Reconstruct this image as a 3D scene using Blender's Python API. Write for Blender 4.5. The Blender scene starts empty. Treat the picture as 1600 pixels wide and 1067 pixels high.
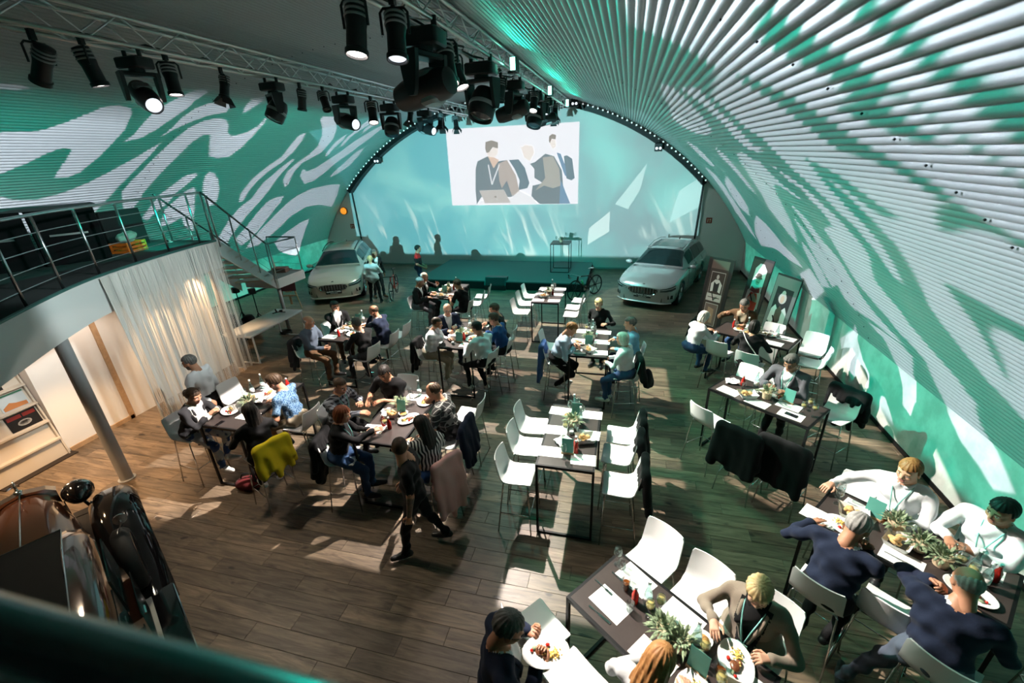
import bpy, bmesh, math, random
import numpy as np
from mathutils import Matrix, Vector, Euler
random.seed(7)
rng = np.random.default_rng(11)
SC = bpy.context.scene
COL = SC.collection
R = math.radians

# ------------------------------------------------------------------ camera
cam_d = bpy.data.cameras.new('camera')
cam = bpy.data.objects.new('camera', cam_d)
COL.objects.link(cam)
cam_d.sensor_width = 36.0
cam_d.lens = 15.3
cam_d.clip_start = 0.05
cam_d.clip_end = 200
cam.matrix_world = Matrix(((0.96969262, -0.06196119, 0.23634093, 0.0),
                           (0.24135579, 0.39334471, -0.88714561, 0.0),
                           (-0.03799486, 0.9173008, 0.39637815, 4.5),
                           (0, 0, 0, 1)))
cam_d.dof.use_dof = True
cam_d.dof.focus_distance = 6.5
cam_d.dof.aperture_fstop = 1.6
SC.camera = cam

# ------------------------------------------------------------------ exposure and ambient
SC.view_settings.view_transform = 'Standard'
SC.view_settings.look = 'None'
SC.view_settings.gamma = 1.0
SC.view_settings.use_curve_mapping = False
SC.view_settings.exposure = 0.0
SC.cycles.max_bounces = 7
SC.cycles.diffuse_bounces = 3
SC.cycles.glossy_bounces = 3
SC.cycles.transmission_bounces = 6
SC.cycles.caustics_reflective = False
SC.cycles.caustics_refractive = False
W = bpy.data.worlds.new('hall_air')
SC.world = W
W.use_nodes = True
W.node_tree.nodes['Background'].inputs[0].default_value = (0.62, 0.80, 0.85, 1)
W.node_tree.nodes['Background'].inputs[1].default_value = 0.009

WHITE = (1.0, 0.88, 0.79)
WARM = (1.0, 0.68, 0.36)
GREEN = (0.0, 0.62, 0.42)
TEAL = (0.10, 0.62, 0.60)


def light(name, kind, loc, target=None, power=100, color=(1, 1, 1), size=0.05, angle=40, blend=0.15, sy=None):
    d = bpy.data.lights.new(name, kind)
    o = bpy.data.objects.new(name, d)
    COL.objects.link(o)
    o.location = loc
    d.energy = power
    d.color = color
    if kind == 'SPOT':
        d.spot_size = R(angle)
        d.spot_blend = blend
        d.shadow_soft_size = size
    elif kind == 'AREA':
        d.size = size
        if sy:
            d.shape = 'RECTANGLE'
            d.size_y = sy
    else:
        d.shadow_soft_size = size
    if target is not None:
        v = Vector(target) - Vector(loc)
        o.rotation_euler = v.to_track_quat('-Z', 'Y').to_euler()
    return o


class NT:
    """small helper to write node trees"""
    def __init__(s, tree):
        s.t = tree
        s.n = tree.nodes
        s.l = tree.links

    def add(s, typ, **kw):
        n = s.n.new(typ)
        for k, v in kw.items():
            setattr(n, k, v)
        return n

    def put(s, sock, v):
        if isinstance(v, bpy.types.NodeSocket):
            s.l.new(v, sock)
        elif v is not None:
            if hasattr(sock.default_value, '__len__') and not hasattr(v, '__len__'):
                v = (v, v, v)
            if hasattr(sock.default_value, '__len__') and len(sock.default_value) == 4 and len(v) == 3:
                v = (*v, 1)
            sock.default_value = v

    def m(s, op, a, b=None, c=None, clamp=False):
        n = s.add('ShaderNodeMath', operation=op, use_clamp=clamp)
        s.put(n.inputs[0], a)
        if b is not None:
            s.put(n.inputs[1], b)
        if c is not None:
            s.put(n.inputs[2], c)
        return n.outputs[0]

    def xyz(s, v):
        n = s.add('ShaderNodeSeparateXYZ')
        s.l.new(v, n.inputs[0])
        return n.outputs

    def vec(s, x, y, z=0.0):
        n = s.add('ShaderNodeCombineXYZ')
        for i, v in enumerate((x, y, z)):
            s.put(n.inputs[i], v)
        return n.outputs[0]

    def noise(s, vec, scale, detail=2.0, rough=0.5, dist=0.0, dim='3D'):
        n = s.add('ShaderNodeTexNoise', noise_dimensions=dim)
        if vec is not None:
            s.l.new(vec, n.inputs['Vector'])
        n.inputs['Scale'].default_value = scale
        n.inputs['Detail'].default_value = detail
        n.inputs['Roughness'].default_value = rough
        n.inputs['Distortion'].default_value = dist
        return n.outputs[0]

    def ramp(s, fac, stops, interp='LINEAR'):
        n = s.add('ShaderNodeValToRGB')
        n.color_ramp.interpolation = interp
        e = n.color_ramp.elements
        while len(e) < len(stops):
            e.new(0.5)
        for i, (p, c) in enumerate(stops):
            e[i].position = p
            if not hasattr(c, '__len__'):
                c = (c, c, c)
            e[i].color = (*c[:3], 1)
        s.put(n.inputs[0], fac)
        return n.outputs[0]

    def mix(s, fac, a, b, blend='MIX'):
        n = s.add('ShaderNodeMix', data_type='RGBA', blend_type=blend)
        s.put(n.inputs[0], fac)
        s.put(n.inputs[6], a)
        s.put(n.inputs[7], b)
        return n.outputs[2]

    def smooth(s, x, a, b):
        n = s.add('ShaderNodeMapRange', interpolation_type='SMOOTHSTEP')
        s.put(n.inputs[0], x)
        n.inputs[1].default_value = a
        n.inputs[2].default_value = b
        return n.outputs[0]


def gobo_dir(o):
    """tree of a light with the world direction of each of its rays"""
    d = o.data
    d.use_nodes = True
    t = NT(d.node_tree)
    em = next(n for n in t.n if n.type == 'EMISSION')
    g = t.add('ShaderNodeNewGeometry')
    return t, em, t.xyz(g.outputs['Incoming'])


# gobo plates: outlines of the white swirls on the unrolled vault (metres down from the crown, metres along the hall)
SWIRL_LEFT = [[(4.50,6.59),(4.40,6.80),(4.47,7.05),(4.67,7.17),(5.19,7.28),(5.65,7.23),(6.05,7.15),(6.49,6.96),(6.63,6.79),(6.63,6.56),(6.46,6.56),(6.05,6.61),(5.79,6.59),(5.75,6.44),(5.90,6.25),(6.16,6.04),(6.37,5.80),(6.57,5.56),(6.99,5.06),(5.82,4.75),(5.35,5.45),(5.29,5.93),(5.11,6.14),(4.91,6.32),(4.67,6.49)],
    [(7.06,5.82),(7.19,6.04),(7.23,6.39),(7.13,6.72),(7.01,6.95),(6.79,7.26),(6.53,7.51),(6.30,7.71),(6.05,7.91),(5.79,8.07),(5.57,8.22),(5.75,8.21),(6.06,8.17),(6.34,8.10),(6.71,7.99),(7.08,7.86),(7.37,7.77),(7.52,7.69),(7.77,7.60),(8.04,7.02),(8.34,5.97),(8.36,5.41),(7.19,5.32)],
    [(5.91,8.36),(5.45,8.46),(5.01,8.56),(4.73,8.73),(4.57,8.99),(4.62,9.28),(4.84,9.50),(5.12,9.66),(5.27,9.90),(5.09,10.21),(4.79,10.36),(4.26,10.29),(4.70,10.47),(5.27,10.54),(5.77,10.51),(6.12,10.35),(6.16,10.01),(6.07,9.73),(5.65,9.48),(5.22,9.25),(5.25,9.07),(5.55,8.94),(6.08,8.86),(6.69,8.70),(7.29,8.54),(7.58,8.51),(7.91,8.42),(7.77,8.19),(7.22,8.00),(6.95,8.07),(6.50,8.22)],
    [(5.56,7.43),(5.33,7.51),(4.98,7.53),(4.62,7.52),(4.41,7.55),(4.12,7.63),(3.88,7.72),(3.42,7.91),(2.99,7.94),(3.07,8.04),(3.37,8.09),(3.69,8.11),(4.04,8.07),(4.28,8.10),(4.73,8.00),(5.11,7.89),(5.43,7.70)],
    [(5.39,8.08),(5.16,8.17),(4.68,8.18),(4.28,8.26),(4.04,8.43),(3.92,8.69),(3.95,8.96),(4.32,9.05),(4.49,8.75),(4.70,8.54),(5.03,8.30),(5.32,8.14)],
    [(3.21,8.63),(3.03,8.80),(3.24,9.07),(3.64,9.04)],
    [(4.34,9.53),(4.05,9.35),(3.74,9.28),(3.44,9.36),(3.73,9.62),(4.07,9.57)],
    [(8.12,11.80),(7.75,11.67),(7.16,11.80),(6.55,12.11),(6.17,12.37),(5.55,12.29),(5.12,12.21),(4.97,12.38),(5.40,12.60),(5.97,12.71),(6.44,12.58),(6.82,12.29),(7.25,12.08),(7.67,11.97),(8.09,11.95)],
    [(6.27,12.96),(6.34,13.08),(6.75,13.00),(7.27,12.90),(7.76,12.87),(8.21,12.73),(8.83,12.39),(9.54,12.04),(9.92,11.92),(9.59,11.49),(8.82,11.69),(8.34,11.95),(8.02,12.27),(7.36,12.38),(7.05,12.56),(6.60,12.76)],
    [(7.65,13.55),(7.29,13.24),(6.88,13.16),(6.48,13.33),(6.09,13.57),(5.68,13.62),(5.15,13.31),(4.70,12.87),(4.28,12.30),(4.09,12.21),(4.06,12.72),(4.35,13.14),(4.73,13.62),(5.28,14.05),(5.99,14.14),(6.49,13.62),(6.90,13.52),(7.53,13.68),(7.65,13.61)],
    [(7.20,14.03),(6.85,13.88),(6.86,14.00),(6.96,14.17),(6.84,14.54),(6.43,14.89),(5.93,15.22),(5.33,15.40),(4.81,15.64),(4.25,15.80),(4.31,16.13),(5.09,16.17),(5.94,15.96),(6.58,15.59),(7.18,15.29),(7.51,15.01),(7.62,14.57)],
    [(7.32,15.86),(6.98,15.97),(6.54,16.14),(5.94,16.27),(5.73,16.51),(6.16,16.68),(6.76,16.68),(7.19,16.31),(7.39,15.95)],
    [(6.24,14.58),(5.93,14.41),(5.42,14.33),(5.09,14.42),(4.95,14.45),(5.28,14.64),(5.74,14.61),(6.18,14.65)],
    [(5.67,14.90),(5.34,14.71),(4.87,14.69),(4.37,14.61),(3.91,14.54),(3.80,14.81),(4.33,14.99),(4.71,14.92),(5.14,14.88),(5.61,15.00)],
    [(4.87,15.30),(4.55,15.07),(4.17,15.06),(3.85,15.03),(3.40,14.64),(3.20,14.76),(4.13,15.39),(4.46,15.31)],
    [(7.43,10.75),(7.82,10.88),(8.07,10.86),(8.10,10.71),(7.91,10.50),(7.56,10.27),(7.17,10.10),(6.85,10.02),(6.70,10.07),(6.76,10.25),(7.04,10.51)],
    [(7.43,8.99),(7.14,9.19),(6.81,9.40),(6.71,9.68),(6.84,9.76),(7.14,9.61),(7.42,9.42),(7.79,9.32),(8.03,9.10),(8.33,8.93),(8.19,8.76)],
    [(7.27,9.87),(7.41,9.97),(8.07,10.21),(9.03,10.47),(8.80,10.13),(8.39,9.92),(8.55,9.71),(8.64,9.36),(8.02,9.30),(7.65,9.54),(7.36,9.71)],
    [(8.10,13.82),(8.43,13.79),(9.03,13.52),(9.55,13.25),(9.91,12.90),(10.09,12.63),(9.75,12.23),(9.29,12.57),(8.73,12.85),(8.32,13.05),(8.14,13.35)],
    [(7.87,16.98),(7.83,16.18),(7.91,15.18),(8.19,14.55),(8.54,14.14),(9.13,13.70),(9.56,13.32),(9.94,13.04),(10.26,12.87),(10.27,13.41),(10.00,13.90),(9.64,14.36),(9.18,14.78),(8.87,15.45),(8.86,16.33),(9.14,17.30),(8.53,17.29)],
    [(9.52,15.97),(9.65,15.50),(9.85,15.08),(10.09,14.61),(10.35,14.31),(10.76,14.66),(11.16,15.28),(11.38,15.71),(11.11,16.00),(10.45,16.01),(9.68,16.05)],
    [(3.06,4.68),(3.04,4.80),(3.17,5.02),(3.41,5.09),(3.54,5.24),(3.59,5.03),(3.73,4.94),(3.91,4.62),(2.93,4.29)],
    [(4.13,5.08),(4.07,5.25),(4.18,5.45),(4.23,5.31),(4.25,5.12),(4.34,4.81),(4.16,4.76)]]
SWIRL_RIGHT = [[(4.56,3.40),(4.68,4.45),(4.91,4.32),(5.04,4.27),(5.24,4.25),(5.46,4.31),(5.64,5.48),(6.02,5.91),(6.26,5.87),(6.40,5.78),(6.51,5.17),(6.63,5.13),(6.74,5.12),(6.85,4.91),(6.99,4.76),(7.18,4.66),(7.30,4.60),(7.39,4.47),(7.41,4.38),(7.51,4.66),(7.43,4.87),(7.28,4.95),(7.10,5.07),(7.04,5.13),(7.09,5.22),(7.16,5.17),(7.26,5.12),(7.39,5.14),(7.49,5.14),(7.59,5.09),(7.76,5.11),(7.88,5.10),(7.94,5.06),(8.10,5.12),(8.40,5.21),(8.67,5.32),(8.94,5.43),(9.16,5.40),(9.33,5.32),(9.50,5.25),(9.63,5.15),(9.79,5.04),(9.85,4.93),(10.04,4.70),(10.29,4.36),(8.05,3.16),(6.46,2.01),(5.86,1.51),(5.41,1.99)],
    [(5.10,6.48),(5.26,6.36),(5.42,6.54),(5.62,6.83),(5.86,7.25),(6.11,7.79),(6.21,8.59),(6.11,9.51),(5.86,9.94),(5.59,9.64),(5.38,8.27),(5.19,7.41)],
    [(5.33,6.07),(5.49,6.23),(5.67,6.26),(5.89,6.51),(6.04,6.58),(6.18,6.79),(6.35,7.02),(6.57,7.08),(6.65,6.78),(6.62,6.48),(6.46,6.23),(6.30,6.12),(6.17,6.03),(6.07,6.14),(5.94,6.07),(5.80,6.00),(5.69,5.81),(5.59,5.70),(5.47,5.49)],
    [(5.64,5.48),(6.02,5.91),(6.26,5.87),(6.40,5.78),(6.57,5.92),(6.77,5.98),(6.98,6.05),(7.15,6.00),(7.30,5.99),(7.43,5.97),(7.55,5.96),(7.68,5.97),(7.80,5.88),(7.92,5.84),(8.07,5.87),(8.21,5.83),(8.29,5.84),(8.51,5.89),(8.71,5.88),(8.73,5.73),(8.56,5.66),(8.36,5.58),(8.17,5.52),(8.04,5.48),(7.86,5.47),(7.73,5.48),(7.59,5.52),(7.48,5.51),(7.34,5.47),(7.21,5.49),(7.07,5.41),(6.91,5.30),(6.74,5.19),(6.63,5.13),(6.51,5.17)],
    [(6.87,8.58),(6.82,7.24),(7.17,7.44),(7.38,7.38),(7.53,7.20),(7.65,7.11),(7.62,7.32),(7.50,7.51),(7.40,7.69),(7.41,7.94),(7.65,8.35),(8.06,8.82),(8.33,9.04),(8.77,9.50),(9.22,10.04),(9.01,10.23),(8.65,10.35),(8.30,10.34),(7.96,9.87),(7.57,9.52),(7.23,9.08)],
    [(6.67,8.19),(6.66,7.62),(6.81,7.56),(6.99,7.45),(7.41,8.55),(7.31,9.04),(6.99,8.70)],
    [(6.93,6.92),(6.90,6.77),(7.03,6.70),(7.15,6.52),(7.29,6.40),(7.47,6.34),(7.62,6.33),(7.73,6.25),(7.87,6.21),(8.04,6.22),(8.16,6.16),(8.34,6.20),(8.53,6.28),(8.90,6.69),(9.15,6.75),(9.38,7.39),(9.14,7.42),(8.94,7.47),(8.70,7.43),(8.42,7.39),(8.23,7.32),(8.06,6.76),(7.88,6.67),(7.70,6.65),(7.54,6.67),(7.35,6.60),(7.23,6.81),(7.00,6.76)],
    [(8.55,7.44),(8.90,7.55),(9.25,7.60),(9.47,7.50),(9.63,7.34),(9.81,7.11),(10.02,6.91),(10.13,6.64),(10.26,6.45),(10.38,6.23),(10.43,5.96),(10.29,5.65),(10.17,5.73),(10.04,5.91),(9.92,6.07),(9.78,6.22),(9.64,6.38),(9.41,6.44),(9.23,6.60),(9.00,6.69),(8.73,6.49),(8.45,6.22),(8.21,6.14)],
    [(7.87,8.07),(8.03,7.91),(8.24,7.90),(8.49,7.93),(8.77,7.99),(9.04,8.01),(9.35,8.05),(9.59,7.99),(9.77,8.49),(9.52,8.58),(9.15,8.50),(8.82,8.42),(8.52,8.36),(8.21,8.24),(7.95,8.15)],
    [(8.84,8.60),(8.67,7.93),(8.93,7.77),(9.38,7.80),(9.72,7.74),(9.94,7.55),(10.12,7.25),(10.24,6.92),(10.28,7.27),(10.22,7.83),(10.26,8.52),(10.11,8.79),(9.72,8.82),(9.29,8.76)],
    [(8.27,8.69),(8.52,8.62),(8.77,8.61),(9.06,8.64),(9.44,8.73),(9.84,8.81),(10.03,9.25),(9.72,9.32),(9.26,9.24),(8.77,9.03),(8.35,8.76)],
    [(9.01,9.48),(9.29,9.35),(9.63,9.35),(9.98,9.40),(10.09,9.38),(10.28,10.00),(9.86,10.00),(9.26,9.77)],
    [(7.55,12.18),(7.98,12.55),(8.35,12.80),(8.74,13.16),(9.17,14.00),(9.03,14.74),(8.61,14.78),(8.03,14.01)],
    [(8.96,12.76),(9.09,12.21),(9.36,11.87),(9.65,11.66),(9.83,11.10),(10.07,10.84),(10.13,11.90),(10.06,12.98),(10.44,15.03),(10.03,15.03),(9.41,13.93)],
    [(7.34,14.88),(7.71,14.16),(8.51,14.93),(9.21,15.16),(9.87,15.26),(10.30,15.32),(10.09,15.87),(9.42,16.50),(8.40,15.93),(7.55,15.27)],
    [(6.24,12.17),(6.53,11.79),(6.85,12.09),(7.29,12.57),(7.26,13.11),(6.87,13.18),(6.47,12.75)],
    [(6.49,9.33),(6.78,9.40),(7.16,9.72),(7.74,10.22),(8.01,10.47),(7.69,10.59),(7.15,10.21),(6.80,10.04)],
    [(11.51,9.63),(10.72,8.84),(11.10,8.93),(11.52,8.62),(11.76,8.29),(12.13,8.23),(12.22,8.54),(12.17,9.06),(11.91,9.45)],
    [(10.35,8.10),(10.51,7.65),(10.85,7.59),(11.32,7.30),(11.73,7.18),(11.81,6.92),(11.36,6.91),(10.86,7.05),(10.39,6.82),(10.31,7.06),(10.30,7.57)],
    [(10.31,6.45),(10.64,6.42),(11.05,6.28),(11.39,5.88),(11.55,5.48),(11.72,5.17),(11.46,4.92),(11.09,5.31),(10.86,5.58),(10.55,5.59),(10.36,5.51),(10.29,5.83)],
    [(11.99,7.80),(11.94,7.66),(12.30,7.31),(12.60,7.13),(12.69,7.75)],
    [(10.42,11.51),(9.89,10.26),(10.38,9.97),(10.81,10.75),(11.13,11.30),(11.97,11.62)]]
SWIRL_RIGHT_GREEN = [[(5.58,4.08),(5.76,3.96),(5.92,3.82),(6.09,3.76),(6.27,3.71),(6.50,3.67),(6.62,3.56),(6.76,3.45),(6.91,3.35),(7.02,3.31),(7.10,3.46),(6.98,3.55),(6.82,3.64),(6.70,3.84),(6.59,4.19),(6.35,4.22),(6.12,4.21),(5.90,4.20),(5.69,4.28)],
    [(7.19,3.67),(7.05,3.40),(7.09,3.32),(7.18,3.22),(7.27,3.13),(7.33,3.04),(7.40,2.93),(7.51,3.00),(7.41,3.10),(7.35,3.21),(7.33,3.42),(7.45,3.75),(7.50,3.94),(7.29,3.77)],
    [(5.36,2.68),(5.42,2.69),(5.51,2.70),(5.59,2.71),(5.66,2.70),(5.72,2.71),(5.79,2.69),(5.85,2.69),(5.91,2.68),(5.98,2.68),(6.04,2.68),(6.10,2.66),(6.16,2.64),(6.17,2.70),(6.13,2.87),(6.22,2.89),(6.29,2.88),(6.35,2.87),(6.43,2.86),(6.48,2.83),(6.54,2.83),(6.54,2.93),(6.50,3.06),(6.42,3.17),(6.36,3.27),(6.29,3.32),(6.23,3.40),(6.15,3.43),(6.10,3.12),(6.03,3.07),(5.97,3.04),(5.90,3.03),(5.83,3.07),(5.77,3.10),(5.70,3.15),(5.63,3.16),(5.54,3.19),(5.43,3.02)],
    [(6.10,2.66),(6.16,2.64),(6.23,2.65),(6.30,2.63),(6.37,2.64),(6.43,2.62),(6.49,2.60),(6.56,2.58),(6.63,2.58),(6.70,2.57),(6.76,2.55),(6.86,2.50),(6.92,2.55),(6.81,2.59),(6.73,2.62),(6.66,2.62),(6.58,2.65),(6.47,2.65),(6.39,2.69),(6.27,2.70),(6.19,2.69)],
    [(5.61,2.18),(5.70,2.08),(5.78,2.13),(5.84,2.15),(5.90,2.17),(5.97,2.18),(6.04,2.19),(6.10,2.17),(6.17,2.14),(6.23,2.06),(6.29,1.96),(6.68,2.29),(6.54,2.35),(6.50,2.35),(6.43,2.36),(6.36,2.35),(6.29,2.36),(6.22,2.34),(6.17,2.35),(6.10,2.36),(6.04,2.35),(5.97,2.35),(5.91,2.34),(5.84,2.32),(5.78,2.32),(5.71,2.32),(5.60,2.27)],
    [(8.30,4.67),(8.32,4.47),(8.38,4.23),(8.44,4.01),(8.46,3.86),(8.48,3.65),(8.76,3.81),(8.72,4.03),(8.67,4.14),(8.70,4.31),(8.89,4.50),(9.08,4.51),(9.34,4.58),(9.58,4.66),(9.44,4.67),(9.24,4.69),(9.01,4.65),(8.84,4.65),(8.69,4.67),(8.52,4.69)],
    [(5.76,6.43),(5.96,6.65),(6.20,6.99),(6.42,7.37),(6.62,7.51),(6.63,8.11),(6.37,7.92),(6.13,7.56)],
    [(5.72,5.55),(5.99,5.74),(6.23,5.93),(6.51,6.25),(6.54,6.59),(6.24,6.31),(5.98,6.09)],
    [(4.12,4.70),(4.33,4.91),(4.57,4.65),(4.58,4.16),(4.45,4.16)]]


def gobo_plate(name, whites, greens, sgn):
    """draw the gobo plate: red = white swirl, green = brightness of the throw"""
    ns, ny = 560, 960
    S_, Y_ = np.meshgrid((np.arange(ns) + .5) / ns * 12.5, (np.arange(ny) + .5) / ny * 22 - 3)

    def inside(p):
        r = np.zeros(S_.shape, bool)
        p = np.array(p)
        for (x0, y0), (x1, y1) in zip(p, np.roll(p, -1, 0)):
            if y0 == y1:
                continue
            c = ((y0 > Y_) != (y1 > Y_)) & (S_ < (x1 - x0) * (Y_ - y0) / (y1 - y0) + x0)
            r ^= c
        return r
    m = np.zeros(S_.shape)
    for p in whites:
        m[inside(p)] = 1
    for p in greens:
        m[inside(p)] = 0

    def blur(a, k):
        for ax in (0, 1):
            for _ in range(2):
                b = np.zeros_like(a)
                for d in range(-k, k + 1):
                    b += np.roll(a, d, ax)
                a = b / (2 * k + 1)
        return a
    sharp, soft = m, blur(m, 1)
    if sgn > 0:
        w = np.clip((7.0 - Y_) / 2.5, 0, 1)
        lev = np.clip((S_ - 2.2) / 1.2, .12, 1)
    else:
        w = np.clip((5.6 - Y_) / 1.2, 0, 1)
        lev = np.clip(np.maximum((S_ - 4.0) / 1.0, (Y_ - 6.4) / 1.2), .10, 1) * np.clip((S_ - 2.0) / .8, .1, 1)
        lev = np.where((S_ > 8.25) & (Y_ < 7.3), .08, lev)
    m = sharp * (1 - w) + soft * w
    img = bpy.data.images.new(name, ns, ny, float_buffer=True, is_data=True)
    px = np.ones((ny, ns, 4), np.float32)
    px[..., 0], px[..., 1], px[..., 2] = m, lev, 0
    img.pixels.foreach_set(px.ravel())
    img.pack()
    return img


PLATE = {1: gobo_plate('gobo_plate_right', SWIRL_RIGHT, SWIRL_RIGHT_GREEN, 1), -1: gobo_plate('gobo_plate_left', SWIRL_LEFT, [], -1)}

def swirl_gobo(name, loc, target, power, angle, sgn, seed, white, green, thr, amin, amax, y_in=None, y_out=None):
    """moving-head light whose gobo is corrected for the barrel vault: liquid white swirls in a green field.
    s runs down the vault from the crown, y along the hall"""
    CX_, CZ_, VR_ = -4.57, -3.66, 10.15
    o = light(name, 'POINT', loc, None, power, (1, 1, 1), 0.0)
    t, em, (dx, dy, dz) = gobo_dir(o)
    rad = t.m('MAXIMUM', t.m('SQRT', t.m('ADD', t.m('MULTIPLY', dx, dx), t.m('MULTIPLY', dz, dz))), 0.02)
    ux, uz, uy = t.m('DIVIDE', dx, rad), t.m('DIVIDE', dz, rad), t.m('DIVIDE', dy, rad)
    ox, oz = loc[0] - CX_, loc[2] - CZ_
    b = t.m('ADD', t.m('MULTIPLY', ux, ox), t.m('MULTIPLY', uz, oz))
    rho = t.m('SUBTRACT', t.m('SQRT', t.m('MAXIMUM', t.m('SUBTRACT', t.m('MULTIPLY', b, b), ox * ox + oz * oz - VR_ * VR_), 0.0)), b)
    hx = t.m('ADD', t.m('MULTIPLY', ux, rho), ox)
    hz = t.m('ADD', t.m('MULTIPLY', uz, rho), oz)
    hy = t.m('ADD', t.m('MULTIPLY', uy, rho), loc[1])
    s = t.m('MULTIPLY', t.m('ARCTAN2', t.m('MULTIPLY', hx, sgn), hz), VR_)
    tex = t.add('ShaderNodeTexImage')
    tex.image = PLATE[sgn]
    tex.extension = 'EXTEND'
    t.l.new(t.vec(t.m('DIVIDE', s, 12.5), t.m('DIVIDE', t.m('ADD', hy, 3.0), 22.0), 0), tex.inputs['Vector'])
    ch = t.xyz(tex.outputs['Color'])
    k = ch[0]
    al = t.m('ARCTAN2', t.m('MULTIPLY', dx, sgn), t.m('MULTIPLY', dz, -1))
    mask = t.m('MULTIPLY', t.smooth(al, amin - 0.01, amin + 0.01), t.smooth(al, amax + 0.12, amax - 0.12))
    t.put(em.inputs['Color'], t.mix(k, green, white))
    # lens gradient that evens out the throw along the vault
    d2 = t.m('MULTIPLY', t.m('MULTIPLY', rho, rho), t.m('ADD', t.m('MULTIPLY', uy, uy), 1.0))
    mask = t.m('MULTIPLY', mask, t.m('MINIMUM', t.m('MULTIPLY', d2, 1 / 16.0), 7.0))
    mask = t.m('MULTIPLY', t.m('MULTIPLY', mask, ch[1]), t.smooth(hy, 17.95, 17.85))
    if y_in is not None:
        mask = t.m('MULTIPLY', mask, t.smooth(hy, y_in - 1.5, y_in + 1.5))
    if y_out is not None:
        mask = t.m('MULTIPLY', mask, t.smooth(hy, y_out + 1.5, y_out - 1.5))
    t.put(em.inputs['Strength'], mask)
    return o

# ------------------------------------------------------------------ materials
MATS = {}


def mat(name, col, rough=0.5, metal=0.0, spec=0.5, bump=None, noise=None, emit=None, trans=0.0, coat=0.0, ior=1.45, sheen=0.0, alpha=1.0):
    """principled material; noise=(scale, amount, other colour), bump=(scale, strength)"""
    if name in MATS:
        return MATS[name]
    m = bpy.data.materials.new(name)
    m.use_nodes = True
    t = NT(m.node_tree)
    b = t.n['Principled BSDF']
    t.put(b.inputs['Base Color'], col)
    b.inputs['Roughness'].default_value = rough
    b.inputs['Metallic'].default_value = metal
    b.inputs['Specular IOR Level'].default_value = spec
    b.inputs['IOR'].default_value = ior
    b.inputs['Transmission Weight'].default_value = trans
    b.inputs['Coat Weight'].default_value = coat
    b.inputs['Alpha'].default_value = alpha
    if coat:
        b.inputs['Coat Roughness'].default_value = 0.05
    if sheen:
        b.inputs['Sheen Weight'].default_value = sheen
    tc = t.add('ShaderNodeTexCoord')
    if noise:
        f = t.noise(tc.outputs['Object'], noise[0], 4.0, 0.6)
        f = t.smooth(f, 0.35, 0.65)
        t.put(b.inputs['Base Color'], t.mix(t.m('MULTIPLY', f, noise[1]), col, noise[2]))
    if bump:
        f = t.noise(tc.outputs['Object'], bump[0], 3.0, 0.6)
        bp = t.add('ShaderNodeBump')
        bp.inputs['Strength'].default_value = bump[1]
        bp.inputs['Distance'].default_value = 0.01
        t.l.new(f, bp.inputs['Height'])
        t.l.new(bp.outputs[0], b.inputs['Normal'])
    if emit:
        t.put(b.inputs['Emission Color'], emit[0])
        b.inputs['Emission Strength'].default_value = emit[1]
    MATS[name] = m
    return m


def srgb(r, g, b):
    f = lambda c: (c / 255 / 12.92) if c / 255 <= 0.04045 else ((c / 255 + 0.055) / 1.055) ** 2.4
    return (f(r), f(g), f(b))


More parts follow.
